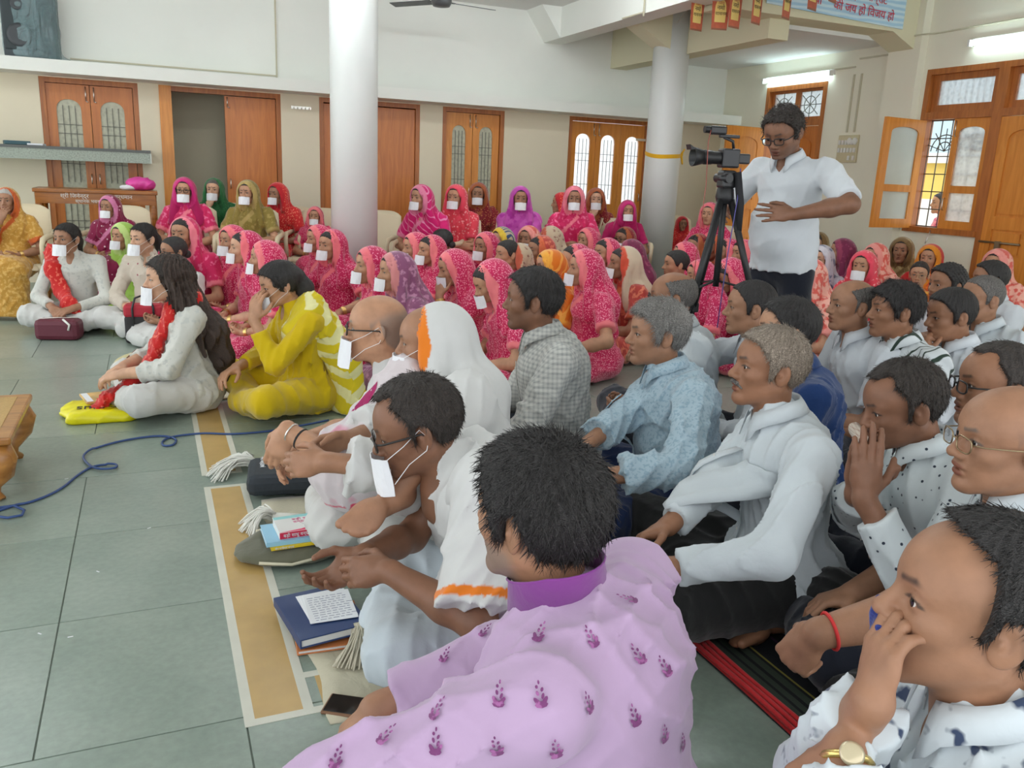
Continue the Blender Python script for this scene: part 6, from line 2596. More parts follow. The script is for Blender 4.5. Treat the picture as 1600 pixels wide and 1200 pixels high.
r, f, R = man('girl in white kurta with very long loose brown hair', 262, 436, .70, phi=188, hyaw=0, hpitch=2, near=1, fem=True, shirt=WK, pants=WSAL, sleeve=.80, cuff=.05, hair='parted', hairc='dark', tone='fair', collar_kw=False,
              girth=.95, shw=.165, mask=True, mask_h=.095, straps=True, hs=.98, hy=.95, seed=33, vol=1.6, knee=(.27, .30), kz=.14, lean=.05,
              arm_fn=lambda f: (f.arm(1, (.30, -.06, .24), (.8, .5, -.2), (-.2, .2, -.8)), f.arm(-1, (.32, .07, .23), (.8, -.5, -.2), (-.2, -.2, -.8))))
T = head_T(f, R)
F = Field()
F.el(T(-.02, 0, .035), (.106, .088, .096), R)
F.rc(T(-.05, 0, .0), T(-.08, .02, -.14), .088, .085, k=.04)
F.rc(T(-.08, .02, -.14), f.N + vec(-.12, .05, -.15), .088, .078, k=.04, flat=(vec(0, 1, 0), 1.35))
F.rc(f.N + vec(-.12, .05, -.15), f.P1 + vec(-.15, .06, .0), .078, .055, k=.04, flat=(vec(0, 1, 0), 1.6))
F.rc(f.P1 + vec(-.15, .06, .0), f.P1 + vec(-.17, .06, -.12), .052, .02, k=.04, flat=(vec(0, 1, 0), 1.9))
F.rc(T(.0, .085, .0), f.N + vec(.0, .13, -.08), .022, .03, k=.03)
F.rc(f.N + vec(.0, .13, -.08), f.P1 + vec(-.05, .17, .04), .03, .012, k=.03)
F.el(T(.098, 0, -.02), (.125, .078, .115), R, k=.01, op='s')


def hair_d(P):
    q = P - f.Hc.astype(np.float32)
    th = np.arctan2(q[:, 1], q[:, 0] + .05)
    return (.0065 * np.sin(th * 26 + 4 * np.sin(q[:, 2] * 14)) + .004 * np.sin(th * 55 + q[:, 2] * 30)).astype(np.float32)


link('long_hair', mesh_np('long_hair', *F.mesh(.0065, hair_d, .012)), m_long(), r)
strip(r, 'dupatta', [f.N + vec(-.06, .06, .02), f.N + vec(.08, .04, -.05), f.P1 + vec(.17, .02, .06), f.P1 + vec(.22, .0, -.06), vec(.30, 0, .16)], .055, .5, REDD, seed=8, amp=.02)
strip(r, 'scarf_end', [vec(.30, -.02, .15), vec(.38, .0, .11), vec(.46, .0, .04), vec(.50, -.02, .02)], .05, .4, REDD, seed=9, amp=.02, nrm=vec(0, 0, 1))

# woman in yellow
r, f, R = man('woman in yellow kurta with yellow white dupatta raising hand to mask', 442, 442, .70, phi=190, hyaw=0, hpitch=14, near=1, fem=True, shirt=YEL, pants=YEL, sleeve=.86, cuff=.045, hair='parted', hairc='black', tone='mid', collar_kw=False,
              girth=.95, shw=.165, mask=True, straps=True, hs=.96, hy=.95, seed=34, vol=1.8, knee=(.30, .30), kz=.15,
              arm_fn=lambda f: (f.arm(-1, (f.Hc[0] / f.s + .17, .05, f.Hc[2] / f.s - .17), (-.2, -.1, .95), (-.8, -.5, 0), pole=(.1, .3, -1), curl=.4), f.arm(1, (.34, -.05, .25), (.8, .5, -.2), (-.2, .2, -.8))))
T = head_T(f, R)
F = Field().el(T(-.02, 0, .03), (.106, .086, .094), R).rc(T(-.10, 0, .02), T(-.125, .0, -.05), .045, .05).rc(T(-.125, 0, -.05), f.N + vec(-.10, .06, -.14), .05, .03).el(T(.10, 0, -.03), (.125, .078, .12), R, k=.01, op='s')
link('ponytail', mesh_np('ponytail', *F.mesh(.0065, fold_fn(6, .009, 60, (1, 1, .3)), .01)), m_hair('hair_black', *HAIRC['black']), r)
F = Field()
F.rc(f.N + vec(-.02, .10, -.01), f.P1 + vec(-.16, .14, .02), .10, .11, k=.05, flat=(unit(vec(1, .3, .6)), .55))
F.rc(f.P1 + vec(-.16, .14, .02), vec(-.18, .16, .06), .11, .12, k=.05, flat=(unit(vec(1, .5, .2)), .5))
F.rc(f.N + vec(-.02, .10, -.01), f.N + vec(.09, .10, -.12), .08, .06, k=.05, flat=(vec(1, 0, 0), .55))
F.rc(f.N + vec(-.04, -.12, -.02), f.N + vec(-.10, .0, -.10), .06, .09, k=.05, flat=(vec(1, 0, 0), .6))
to_obj('dupatta', F.mesh(.010, fold_fn(7, .022, 70, (.4, 1, .3)), .02, floor=.004), YELD, r)

# ------------------------------------------------------------------ three men in white shawls, front row
SHAWL = m_cloth('white_shawl', C(206, 206, 204), border=C(226, 124, 34), weave=.15)
SHAWLP = m_cloth('printed_shawl', C(208, 198, 200), 'blotch', C(206, 120, 150), 7, .70, border=C(206, 70, 100), weave=.15)
DHOTI = m_cloth('pale_dhoti', C(192, 202, 208), weave=.15)
DHOTI2 = m_cloth('white_dhoti', C(204, 204, 200), weave=.15)


def drape(root, f, mat, h, seed, near_arm=-1, edge=None, extra=None, amp=.034):
    """loose shawl over one shoulder, chest and back"""
    F = Field()
    s = f.s
    L = near_arm
    F.rc(f.S[-1] + vec(0, -.01, .02), f.P1 + vec(.11, -.12, .04), .10 * s, .12 * s, k=.06, flat=(f.Rt @ vec(1, 0, 0), .75))
    F.rc(f.S[-1] + vec(-.02, -.02, .01), f.P1 + vec(-.10, .06, .02), .10 * s, .14 * s, k=.06, flat=(f.Rt @ vec(1, 0, 0), .7))
    F.rc(f.S[-1] + vec(0, .0, .01), f.S[-1] + (f.E[-1] - f.S[-1]) * .92, .085 * s, .105 * s, k=.05, cap=True)
    F.rc(f.S[1] + vec(0, .06, .02), f.P2 + vec(.02, -.06, -.02), .075 * s, .12 * s, k=.06)
    F.el(f.N + f.Rt @ vec(-.02, 0, -.05), vec(.085, .15, .06) * s, f.Rt, k=.05)
    F.el(f.P0 + vec(.02, 0, .03), vec(.19, .235, .16) * s, k=.06)
    if extra:
        extra(F)
    c = f.N + f.Rt @ vec(.085, 0, .0) * s
    F.rc(c, c + f.Rt @ vec(.01, -.01, -.07) * s, .05, .01, k=.01, op='s', flat=(f.Rt @ vec(1, 0, 0), 1.9))
    return to_obj('shawl', F.mesh(h, fold_fn(seed, amp * .62, 42, (1, 1, .55)), .03, floor=.004), mat, root, 1, {'edge': edge} if edge else None)


# nearest: dark balding hair, spectacles, mask, looking down
def w3arms(f):
    f.arm(-1, f.loc(at_t(606, 892, 2.0)), f.dir(CR.T @ vec(-1, .08, .22)), f.dir(CR.T @ vec(.1, .25, 1)), pole=(-.6, .6, -.4), curl=(.55, .6, .65, .7), thumb=.5)
    f.arm(1, f.loc(at_t(566, 868, 2.12)), f.dir(CR.T @ vec(-.75, .60, -.3)), f.dir(CR.T @ vec(-.3, -.55, -.8)), curl=(.5, .55, .6, .6), thumb=.5)


r, f, R = man('balding man in white shawl with orange border, looking down, nearest shawl wearer', 668, 660, .66, phi=166, hyaw=0, hpitch=18, near=2, shirt=SHAWL, pants=DHOTI, sleeve=.0, hair='receding', vol=1.5, hairc='dark', tone='brown', collar_kw=False, girth=1.08, glasses='black',
              mask=True, mask_h=.10, straps=True, seed=41, lean=.30, neck=.30, hs=1.07, arm_fn=w3arms, knee=(.30, .24), kz=.14, scalp=.25)


def e3(V, f=f):
    d = unit(f.E[-1] - f.S[-1])
    L_ = np.linalg.norm(f.E[-1] - f.S[-1])
    tt = (V - f.S[-1]) @ d
    rr = np.linalg.norm(V - f.S[-1] - tt[:, None] * d, axis=1)
    return ((tt > L_ * .80) & (tt < L_ * .87) & (rr < .14)) * 1.0 + ((np.abs(V[:, 1] - .20) < .010) & (V[:, 2] < f.E[-1][2]) & (V[:, 0] > 0)) * 1.0


drape(r, f, SHAWL, .0075, 42, edge=e3)

# second: head covered by the shawl with an orange edge, hands clasped
def w2arms(f):
    f.arm(-1, f.loc(at_t(508, 722, 2.35)), f.dir(CR.T @ vec(-1, .1, .1)), f.dir(vec(.3, .6, -.2)), curl=.7, thumb=.4)
    f.arm(1, f.loc(at_t(498, 712, 2.5)), f.dir(CR.T @ vec(-.9, .2, -.3)), f.dir(vec(-.1, -.8, -.2)), curl=.7, thumb=.5)


r, f, R = man('masked man whose white veil with orange edge covers his head', 676, 532, .745, phi=162, hyaw=0, hpitch=6, near=1, shirt=SHAWL, pants=DHOTI2, sleeve=.88, cuff=.075, hair=None, hairc='salt', scalp=.4, tone='tan', collar_kw=False, girth=1.08, mask=True, straps=True, seed=43, lean=.12,
              arm_fn=w2arms, knee=(.22, .30), feet_fn=lambda f: ((1, f.dir(CR.T @ vec(-.62, .62, -.4)), f.dir(CR.T @ vec(.35, .1, .9)), f.loc(at_t(628, 772, 2.25)) * f.s),))
T = head_T(f, R)
G, dv, ev = veil_parts(f, R, T, 'far', 5)
G.rc(f.N + vec(-.04, .1, -.06), f.E[-1] + vec(0, .02, .0), .10, .10, k=.05)


def ev2(V):
    d = Field.prim('el', (T(.110 - .046, 0, -.030), np.array((.135, .076, .122)), R), V.astype(np.float32))
    return ((d < .042) & (d > -.04)) * 1.0


V, Q = G.mesh(.008, lambda P: dv(P) * .8, .012)
V = relax(V, Q, 2, .4)
me = mesh_np('veil', V, Q)
set_attr(me, 'edge', ev2(V))
link('veil', me, SHAWL, r)
drape(r, f, SHAWL, .009, 44, edge=lambda V: np.zeros(len(V)))

# third: bald with spectacles, printed shawl
def w1arms(f):
    f.arm(-1, f.loc(at_t(448, 672, 2.80)), f.dir(CR.T @ vec(-.4, .9, .0)), f.dir(vec(.5, .8, 0)), pole=(-.3, .5, -.6), curl=.5, thumb=.4)
    f.arm(1, f.loc(at_t(470, 690, 3.0)), f.dir(CR.T @ vec(-.5, .6, -.2)), f.dir(vec(0, -.5, -.6)), curl=.5)


r, f, R = man('bald man in spectacles and printed pink white shawl', 590, 514, .745, phi=163, hyaw=0, near=1, shirt=SHAWL, pants=DHOTI2, sleeve=.0, hair=None, hairc='salt', scalp=.62, tone='mid', collar_kw=False, girth=1.1, glasses='black', mask=True, mask_h=.105, straps=True, seed=45,
              lean=.14, arm_fn=w1arms, browc=(.17, .16, .15), knee=(.24, .30))
def w1extra(F):
    S, E, W_ = f.S[-1], f.E[-1], f.W[-1]
    F.rc(S, E, .10, .125, k=.06)
    F.rc(E, E + (W_ - E) * .45, .12, .095, k=.05, cap=True)
    F.rc(E + vec(-.02, 0, 0), vec(.20, .12, .12), .11, .13, k=.06)


o = drape(r, f, SHAWLP, .009, 46, extra=w1extra, edge=lambda V: ((np.abs(V[:, 2] - .30 + .25 * V[:, 0]) < .010) & (np.sin(V[:, 1] * 160 + V[:, 0] * 160) > -.3)) * 1.0)
bg = MB()
d = unit(f.W[-1] - f.E[-1])
a = unit(np.cross(d, vec(0, 0, 1)))
b = np.cross(d, a)
c = f.W[-1] - d * .02
bg.tube([c + .033 * (math.cos(t_) * a + math.sin(t_) * b) for t_ in np.linspace(0, 2 * math.pi, 17)[:-1]], .0035, 6, close=True)
bg.build('bangle', m_plain('silver', (.75, .74, .70), .25, 1.0), r)
c = f.W[-1] - d * .06
MB().tube([c + .033 * (math.cos(t_) * a + math.sin(t_) * b) for t_ in np.linspace(0, 2 * math.pi, 17)[:-1]], .005, 6, close=True).build('wristband', m_plain('black_thread', (.02, .02, .02), .8), r)



def print_on(root, target, text, size, u, v, t, mat, tilt=0.0, shape=None):
    """flat print laid onto a cloth surface: the outline is dropped onto the cloth along its own normal"""
    from mathutils.bvhtree import BVHTree
    me0 = target.data
    bv = BVHTree.FromPolygons([v_.co[:] for v_ in me0.vertices], [p_.vertices[:] for p_ in me0.polygons])
    iz = rotz(-root.rotation_euler[2])
    lo_ = lambda w: iz @ (np.asarray(w) - np.array(root.location))
    c = lo_(at_t(u, v, t))
    dn = iz @ CR[2]
    ct, st = math.cos(tilt), math.sin(tilt)
    ex = iz @ (CR[0] * ct + CR[1] * st)
    ey = iz @ (CR[0] * st - CR[1] * ct)
    if text is not None:
        o = text_obj('lettering', text, size, np.eye(4), mat, root, align='CENTER', ext=.0)
        me = o.data
    else:
        o = MB().prism(shape, 'z', 0, 0).build('print', mat, root)
        me = o.data
        bm = bmesh.new()
        bm.from_mesh(me)
        bmesh.ops.triangulate(bm, faces=bm.faces[:])
        bmesh.ops.subdivide_edges(bm, edges=bm.edges[:], cuts=3, use_grid_fill=True)
        bm.to_mesh(me)
        bm.free()
    miss = 0
    for q in me.vertices:
        p0 = c + ex * q.co[0] + ey * q.co[1] - dn * .25
        hit = bv.ray_cast(Vector(p0), Vector(dn), .6)
        if hit[0] is not None:
            q.co = hit[0] - Vector(dn) * .003
        else:
            miss += 1
    me.update()
    if miss > 0:
        print('PRINT', text, miss, len(me.vertices))
        bpy.data.objects.remove(o)
    return None


_rs = m_plain('shawl_red_print', srgb(196, 60, 86), .7)
_mg = m_plain('shawl_magenta_print', srgb(206, 60, 130), .7)
_og = m_plain('shawl_orange_print', srgb(240, 120, 50), .7)
_gn = m_plain('shawl_green_print', srgb(70, 160, 100), .7)
sw = [x for x in r.children if x.name.startswith('shawl')][0]
print_on(r, sw, 'ज ॐ आ प्रस', .055, 570, 662, 2.85, _rs, -.12)
print_on(r, sw, 'महावीर', .040, 548, 600, 2.85, _rs, -.75)
print_on(r, sw, 'अरिहंत', .034, 565, 612, 2.85, _rs, -.75)
print_on(r, sw, 'र८', .06, 612, 556, 2.95, _rs, -.3)
print_on(r, sw, None, 0, 575, 630, 2.85, _mg, -.9, [(-.07, -.010), (0, -.022), (.07, -.006), (.09, .008), (.02, .016), (-.05, .008)])
print_on(r, sw, None, 0, 517, 617, 2.85, _og, .3, [(-.03, .03), (0, .02), (.025, .03), (.01, .005), (.03, -.01), (.0, -.012), (.005, -.04), (-.02, -.02)])
print_on(r, sw, None, 0, 502, 628, 2.85, _gn, .1, [(-.04, .0), (-.01, .012), (.03, .006), (.03, -.006), (-.01, -.004), (-.04, -.012)])

# ------------------------------------------------------------------ the two nearest men
SH_LILAC = m_cloth('lilac_kurta', C(186, 158, 190), weave=.12, border=C(142, 78, 148), rough=.8)


def lilac_arms(f):
    f.arm(-1, f.loc(at_t(395, 1275, 1.20)), f.dir(CR.T @ vec(-.9, .4, .1)), f.dir(vec(0, 0, -1)), pole=(-.2, .5, .6), curl=.3)
    e_ = f.loc(at_t(560, 1225, 1.19)) * f.s
    f.E[-1] = f.S[-1] + f.l1 * unit(e_ - f.S[-1])
    w_ = f.loc(at_t(330, 1370, 1.15)) * f.s
    f.W[-1] = f.E[-1] + f.l2 * unit(w_ - f.E[-1])
    f.arm(1, f.loc(at_t(585, 1108, 1.62)), f.dir(CR.T @ vec(-.7, .7, 0)), f.dir(vec(0, 0, -1)), pole=(-.3, -.8, -.3), curl=.4)


r, f, R = man('man in lilac kurta with thick black hair seen from behind, foreground', 838, 806, .755, phi=132, hyaw=-12, hpitch=2, near=2, shirt=SH_LILAC, pants=m_cloth('lilac_pajama', C(186, 150, 190)), sleeve=.93, cuff=.05, hair='thick', vol=1.05, hairc='black', tone='tan', girth=1.2, shw=.20,
              neck_up=-.02, neckhole=False, collar_kw=dict(band=True, h=.036, r=.074), col_mat=m_cloth('purple_collar', C(132, 62, 140)), stubble=.55, browc=(.16, .15, .14), seed=51, lean=.16, neck=.20, nl=.128, arm_fn=lilac_arms, hs=1.02, loose=1.04)
T = head_T(f, R)
# embroidered motifs on the back and sleeve, laid on the kurta surface
kur = [o for o in r.children if o.name.startswith('shirt')][0]
M_EMB = m_cloth('embroidery_plum', C(120, 62, 112), 'blotch', C(160, 96, 150), 90, .55)
kv = np.array([v.co[:] for v in kur.data.vertices])
kn = np.array([v.normal[:] for v in kur.data.vertices])
rng = random.Random(4)
mot = 0
_pix = [(840, 985), (936, 997), (1003, 1020), (1050, 1045), (983, 930), (833, 1085), (928, 1103), (1003, 1125), (1048, 1150), (770, 1100), (672, 1110), (783, 1180), (672, 1175), (750, 985), (590, 1150), (690, 1020), (520, 1180), (1075, 1165), (870, 1185)]
axw = rotz(-r.rotation_euler[2])
for (u, v) in _pix:
    o_l = axw @ (np.array((0, 0, CAM_H)) - np.array(r.location))
    d_l = axw @ ray(u, v)
    d_l = d_l / np.linalg.norm(d_l)
    q = kv - o_l
    tt = q @ d_l
    ds = np.linalg.norm(q - tt[:, None] * d_l, axis=1)
    ok = np.nonzero((ds < .012) & ((kn @ d_l) < -.05))[0]
    if len(ok) == 0:
        continue
    i = ok[np.argmin(tt[ok])]
    p, n = kv[i], unit(kn[i])
    up = unit(vec(0, 0, 1) - n[2] * n + .2 * np.cross(n, vec(0, 0, 1)))
    sd = np.cross(up, n)
    mb = MB()

    def petal(cx, cy, a, l, w):
        ca, sa = math.cos(a), math.sin(a)
        P_ = []
        for k in range(8):
            th = 2 * math.pi * k / 8
            x_, y_ = l * math.cos(th), w * math.sin(th)
            xx, yy = cx + ca * x_ - sa * y_, cy + sa * x_ + ca * y_
            P_.append((xx, yy))
        vs = [p + n * .0045 + .75 * (sd * x_ + up * y_) for x_, y_ in P_] + [p + n * .006 + .75 * (sd * cx + up * cy)]
        mb.add(vs, [(k, (k + 1) % 8, 8) for k in range(8)], True)
    petal(0, -.010, 0, .012, .006)
    petal(-.007, -.004, 2.2, .009, .004)
    petal(.007, -.004, .9, .009, .004)
    for k in range(4):
        petal((-1) ** k * .0045, .004 + .0055 * k, 1.2 if k % 2 == 0 else 1.9, .0055 - .0007 * k, .0028)
    petal(0, .028, 1.57, .004, .002)
    mb.build('motif', M_EMB, r)

# front right: receding man with hand and blue cloth at his mouth
def leaf_arms(f):
    f.arm(1, f.loc(at_t(1362, 1096, 1.09)), f.dir(CR.T @ vec(.22, -1, .0)), f.dir(CR.T @ vec(.95, .2, .25)), pole=(.5, -.2, -1), curl=(.42, .50, .52, .55), thumb=.35, spread=.3)
    f.arm(-1, f.loc(at_t(1322, 1172, 1.10)), f.dir(CR.T @ vec(-.8, .6, 0)), f.dir(vec(0, 0, -1)), curl=.4)


r, f, R = man('receding man in leaf print shirt holding hand to mouth, bottom right', 1508, 950, .765, phi=146, hyaw=0, hpitch=-6, near=2, shirt=SH_LEAF, pants=M_CHAR, sleeve=.93, cuff=.046, hair='balding', vol=1.5, hairc='black', tone='tan', girth=1.05, seed=61, stubble=.12, lean=.10, arm_fn=leaf_arms, hk=.86, hs=1.03, scalp=.3, knee=(.27, .20), kz=.10)
wa = band_on(r, 'wrist_watch', f, -1, m_plain('gold_metal', (.8, .58, .2), .25, 1.0), .014, .030, .006)
d = unit(f.W[-1] - f.E[-1])
upv = unit(vec(0, 0, 1) - d[2] * d)
Rw = np.stack([d, np.cross(upv, d), upv], 1)
MB().lathe([(.015, 0), (.016, .005), (.012, .007), (.0005, .007)], f.W[-1] - d * .014 + upv * .032, 18, R=Rw).build('dial', m_plain('watch_dial', (.7, .6, .4), .2, .4), wa)
T = head_T(f, R)
F = Field().rc(T(.098, -.025, -.035), T(.104, .022, -.060), .014, .014, k=.02).rc(T(.104, .022, -.060), T(.090, .030, -.125), .015, .010, k=.02).rc(T(.10, -.02, -.05), T(.09, .0, -.115), .014, .014, k=.02)
to_obj('handkerchief', F.mesh(.0035, fold_fn(9, .006, 120, (1, 1, 1)), .01), m_cloth('navy_handkerchief', C(34, 44, 110), 'check', C(60, 74, 150), 60, .7), r)

# ------------------------------------------------------------------ cameraman, standing
def cameraman():
    p = at_t(1229, 202, 4.15)
    f1 = Fig('stand', lean=.04, neck=.30)
    s = p[2] / f1.Hc[2]
    f = Fig('stand', lean=.04, neck=.30, s=s, girth=1.08, shw=.19)
    a = math.radians(196)
    off = rotz(a) @ f.Hc
    root = empty('person', (p[0] - off[0], p[1] - off[1], 0), a)
    tag(root, 'standing cameraman in white polo shirt with one hand on his belly', 'person')
    o_ = np.array(root.location)
    loc = lambda w: rotz(-a) @ (np.asarray(w) - o_) / s
    dr = lambda w: rotz(-a) @ np.asarray(w, float)
    f.arm(-1, loc(at_t(1240, 335, 3.98)), dr(CR.T @ vec(-1, -.05, -.1)), dr(CR.T @ vec(.1, 0, 1)), pole=(-.8, .5, .45), curl=.12, spread=1.0)
    f.arm(1, (.22, -.22, 1.15), (.8, .3, -.2), (0, .5, -.5), curl=.4)
    R = rotz(math.radians(6)) @ roty(math.radians(26))
    sp = dict(near=True, eyes=True, hh=.003, tone='brown', hs=1.0, hy=1.0, glasses='black', stubble=.35, browc=(.03, .03, .03))
    sp['feet'] = ((1, (1, 0, 0), (0, 0, 1), f.ank[1]), (-1, (1, 0, 0), (0, 0, 1), f.ank[-1]))
    body_object(root, f, sp, .006, R)
    hair_object(root, f, sp, R, 'curly', 'salt' if False else 'dark', .0035, 3, .9)
    polo = m_cloth('white_polo', C(206, 211, 215), weave=.12)
    F = f.top_field(sleeve=.44, belly=1.0)
    F.e.insert(0, ('el', 'u', .05, (f.P0 + vec(.075, 0, .13) * s, vec(.135, .15, .17) * s, None)))
    to_obj('polo_shirt', F.mesh(.009, fold_fn(71, .014, 30, (1, 1, .6)), .02), polo, root)
    collar(root, f, polo)
    L = Field()
    L.el(f.P0 + vec(.0, 0, -.05) * s, vec(.108, .145, .10) * s, k=.04)
    for sg in (1, -1):
        L.rc(f.hip[sg] + vec(0, 0, -.06), f.knee[sg], .088 * s, .075 * s, k=.04)
        L.rc(f.knee[sg], f.ank[sg] + vec(0, 0, .02), .075 * s, .07 * s, k=.03, cap=True)
    to_obj('trousers', L.mesh(.012, fold_fn(72, .016, 26), .02, floor=.03), M_NAVY, root)
    MB().box(f.N + f.Rt @ vec(.115, 0, -.10) * s, (.008, .009, .009)).build('button', M_BLACKRIM, root)
    ring = f.W[-1] + f.hd[-1] * .10
    return root, f


CAMMAN, CF = cameraman()
# ------------------------------------------------------------------ video camera on tripod
TP = at_t(1133, 302, 4.0)
tri = empty('camera_tripod', (TP[0], TP[1], 0))
tag(tri, 'black camera tripod standing among the seated women', 'tripod')
M_BLK = m_plain('matt_black', (.012, .012, .013), .45)
M_BLK2 = m_plain('black_plastic', (.02, .02, .022), .35)
zt = TP[2]
MB().tube([(0, 0, zt - .45), (0, 0, zt + .03)], .016, 10).build('centre_column', M_BLK, tri)
MB().lathe([(.035, zt - .05), (.045, zt - .02), (.04, zt + .02), (.03, zt + .03)], n=16).build('crown', M_BLK, tri)
for k, an in enumerate((200, 318, 80)):
    a = math.radians(an)
    dx, dy = math.cos(a), math.sin(a)
    P = lambda r_, z: (dx * r_, dy * r_, z)
    lg = MB().tube([P(.03, zt - .03), P(.22, zt * .52)], [.017, .015], 8).build('leg', M_BLK, tri)
    MB().tube([P(.22, zt * .54), P(.40, .02)], [.012, .010], 8).build('lower_tube', m_plain('tripod_tube', (.03, .03, .032), .3, .6), lg)
    MB().cbox(P(.22, zt * .53), (.04, .04, .05), .006).build('clamp', M_BLK2, lg)
    MB().lathe([(.016, 0), (.012, .03)], P(.40, 0), 10).build('rubber_foot', M_BLK2, lg)
    MB().tube([(0, 0, zt - .42), P(.17, zt * .64)], .006, 6).build('brace', M_BLK, tri)
hd = MB().cbox((0, 0, zt + .065), (.075, .065, .085), .012)
hd.tube([(-.02, -.05, zt + .07), (-.02, .05, zt + .07)], .022, 12)
hd.build('pan_head', M_BLK2, tri)
st = MB().tube([(.03, -.04, zt + .1), (.05, -.06, zt - .05), (.06, -.05, zt - .18)], .018, 8).build('strap_pouch', m_plain('strap_black', (.015, .015, .018), .8), tri)
vc = empty('video_camera', (TP[0], TP[1], zt + .118), math.radians(168))
vc.scale = (.68, .68, .68)
vc.location = (TP[0] - .02, TP[1] + .005, zt + .105)
tag(vc, 'black video camera with lens hood on the tripod, pointing left', 'camera')
MB().cbox((-.03, 0, .085), (.13, .10, .13), .012).build('camera_body', M_BLK2, vc)
Rx = np.array([[0, 0, 1.0], [0, 1, 0], [-1, 0, 0]])
MB().lathe([(.040, 0), (.044, .02), (.044, .06), (.048, .07), (.050, .12), (.046, .14)], (.03, 0, .085), 24, R=Rx).build('lens_barrel', M_BLK, vc)
lh = MB().lathe([(.048, 0), (.062, .05), (.066, .075), (.060, .075), (.045, .0)], (.165, 0, .085), 24, R=Rx).build('lens_hood', M_BLK, vc)
MB().prism([(.23, .135), (.28, .165), (.27, .13)], 'y', -.04, .04).build('hood_flap', M_BLK, lh)
MB().lathe([(.040, 0), (.030, .010), (.001, .012)], (.175, 0, .085), 20, R=Rx).build('front_glass', m_plain('lens_glass', (.01, .012, .02), .05), vc)
MB().tube([(-.06, 0, .15), (-.05, 0, .20), (.02, 0, .225)], .011, 8).cbox((-.02, 0, .232), (.15, .028, .022), .006).build('top_handle', M_BLK2, vc)
MB().cbox((.07, .0, .268), (.12, .055, .06), .014).build('microphone_unit', M_BLK2, vc)
MB().lathe([(.024, 0), (.024, .05)], (.12, 0, .271), 16, R=Rx).build('microphone', M_BLK, vc)
MB().cbox((-.135, 0, .085), (.09, .07, .07), .010).build('battery', M_BLK2, vc)
MB().cbox((-.01, -.058, .09), (.09, .012, .065), .004).build('side_screen', M_BLK, vc)
cb = MB().tube([(.13, .02, .27), (.16, .06, .18), (.15, .07, -.10), (.17, .08, -.45), (.2, .1, -1.0)], .003, 5).build('red_cable', m_plain('cable_red', (.35, .08, .06), .6), vc)
cb = MB().tube([(-.10, .06, .02), (-.09, .08, -.2), (-.05, .1, -.6), (-.02, .12, -1.1)], .004, 5).build('blue_cable', m_plain('cable_violet', (.10, .09, .30), .6), vc)

# ------------------------------------------------------------------ things on the floor
M_CARVE = m_wood('carved_teak', srgb(150, 98, 44), srgb(186, 130, 66), .3, (2, 10, 10))
lt = empty('low_table', (-.93, 3.76, 0))
tag(lt, 'low carved wooden table at the left edge', 'table')
MB().cbox((0, 0, .255), (.80, .66, .03), .008).build('table_top', M_CARVE, lt)
MB().b2((-.36, -.29, .20), (.36, -.27, .24)).b2((-.36, .27, .20), (.36, .29, .24)).b2((.345, -.29, .20), (.365, .29, .24)).build('apron', M_CARVE, lt)
MB().cbox((0, 0, .2705), (.70, .56, .004), .002).build('inlay_panel', m_wood('gold_inlay', srgb(172, 132, 62), srgb(200, 160, 88), .3, (40, 40, 4)), lt)
for sx in (-1, 1):
    for sy in (-1, 1):
        x, y = sx * .345, sy * .27
        MB().tube([(x, y, .225), (x + sx * .018, y + sy * .016, .17), (x + sx * .010, y + sy * .01, .12), (x - sx * .03, y - sy * .026, .06), (x - sx * .028, y - sy * .024, .025), (x - sx * .01, y - sy * .01, .0)], [.045, .050, .040, .026, .020, .022], 10).build('leg', M_CARVE, lt)

cab = [(-30, 806), (0, 797), (25, 789), (45, 785), (75, 774), (100, 760), (122, 742), (143, 730), (165, 726), (181, 727), (180, 732), (160, 734), (143, 730), (131, 718), (134, 709), (150, 700), (190, 689), (235, 682), (262, 682), (275, 687), (270, 695), (256, 696), (254, 690), (264, 684), (285, 680), (320, 677), (365, 678), (425, 673), (470, 665), (520, 655)]
P = [on_z(u, v, .006) for u, v in cab]
PP = []
for i in range(len(P) - 1):
    p0, p1, p2, p3 = P[max(i - 1, 0)], P[i], P[i + 1], P[min(i + 2, len(P) - 1)]
    for t_ in np.linspace(0, 1, 6)[:-1]:
        PP.append(.5 * ((2 * p1) + (-p0 + p2) * t_ + (2 * p0 - 5 * p1 + 4 * p2 - p3) * t_ ** 2 + (-p0 + 3 * p1 - 3 * p2 + p3) * t_ ** 3))
for i, q in enumerate(PP):
    q[2] = .006 + .004 * (40 < i < 75)
M_BCAB = m_plain('blue_cable', srgb(52, 78, 130), .45)
cb = MB().tube(PP, .0052, 7).build('blue_floor_cable', M_BCAB)
tag(cb, 'blue cable looping across the stone floor', 'cable')
lp = [(0, 793), (22, 790), (38, 797), (34, 805), (12, 809), (-10, 806), (-20, 799)]
q = [on_z(u, v, .008) for u, v in lp]
cb = MB().tube(q, .0052, 7, close=True).build('cable_loop', M_BCAB)
tag(cb, 'loop of blue cable beneath the low table corner', 'cable')

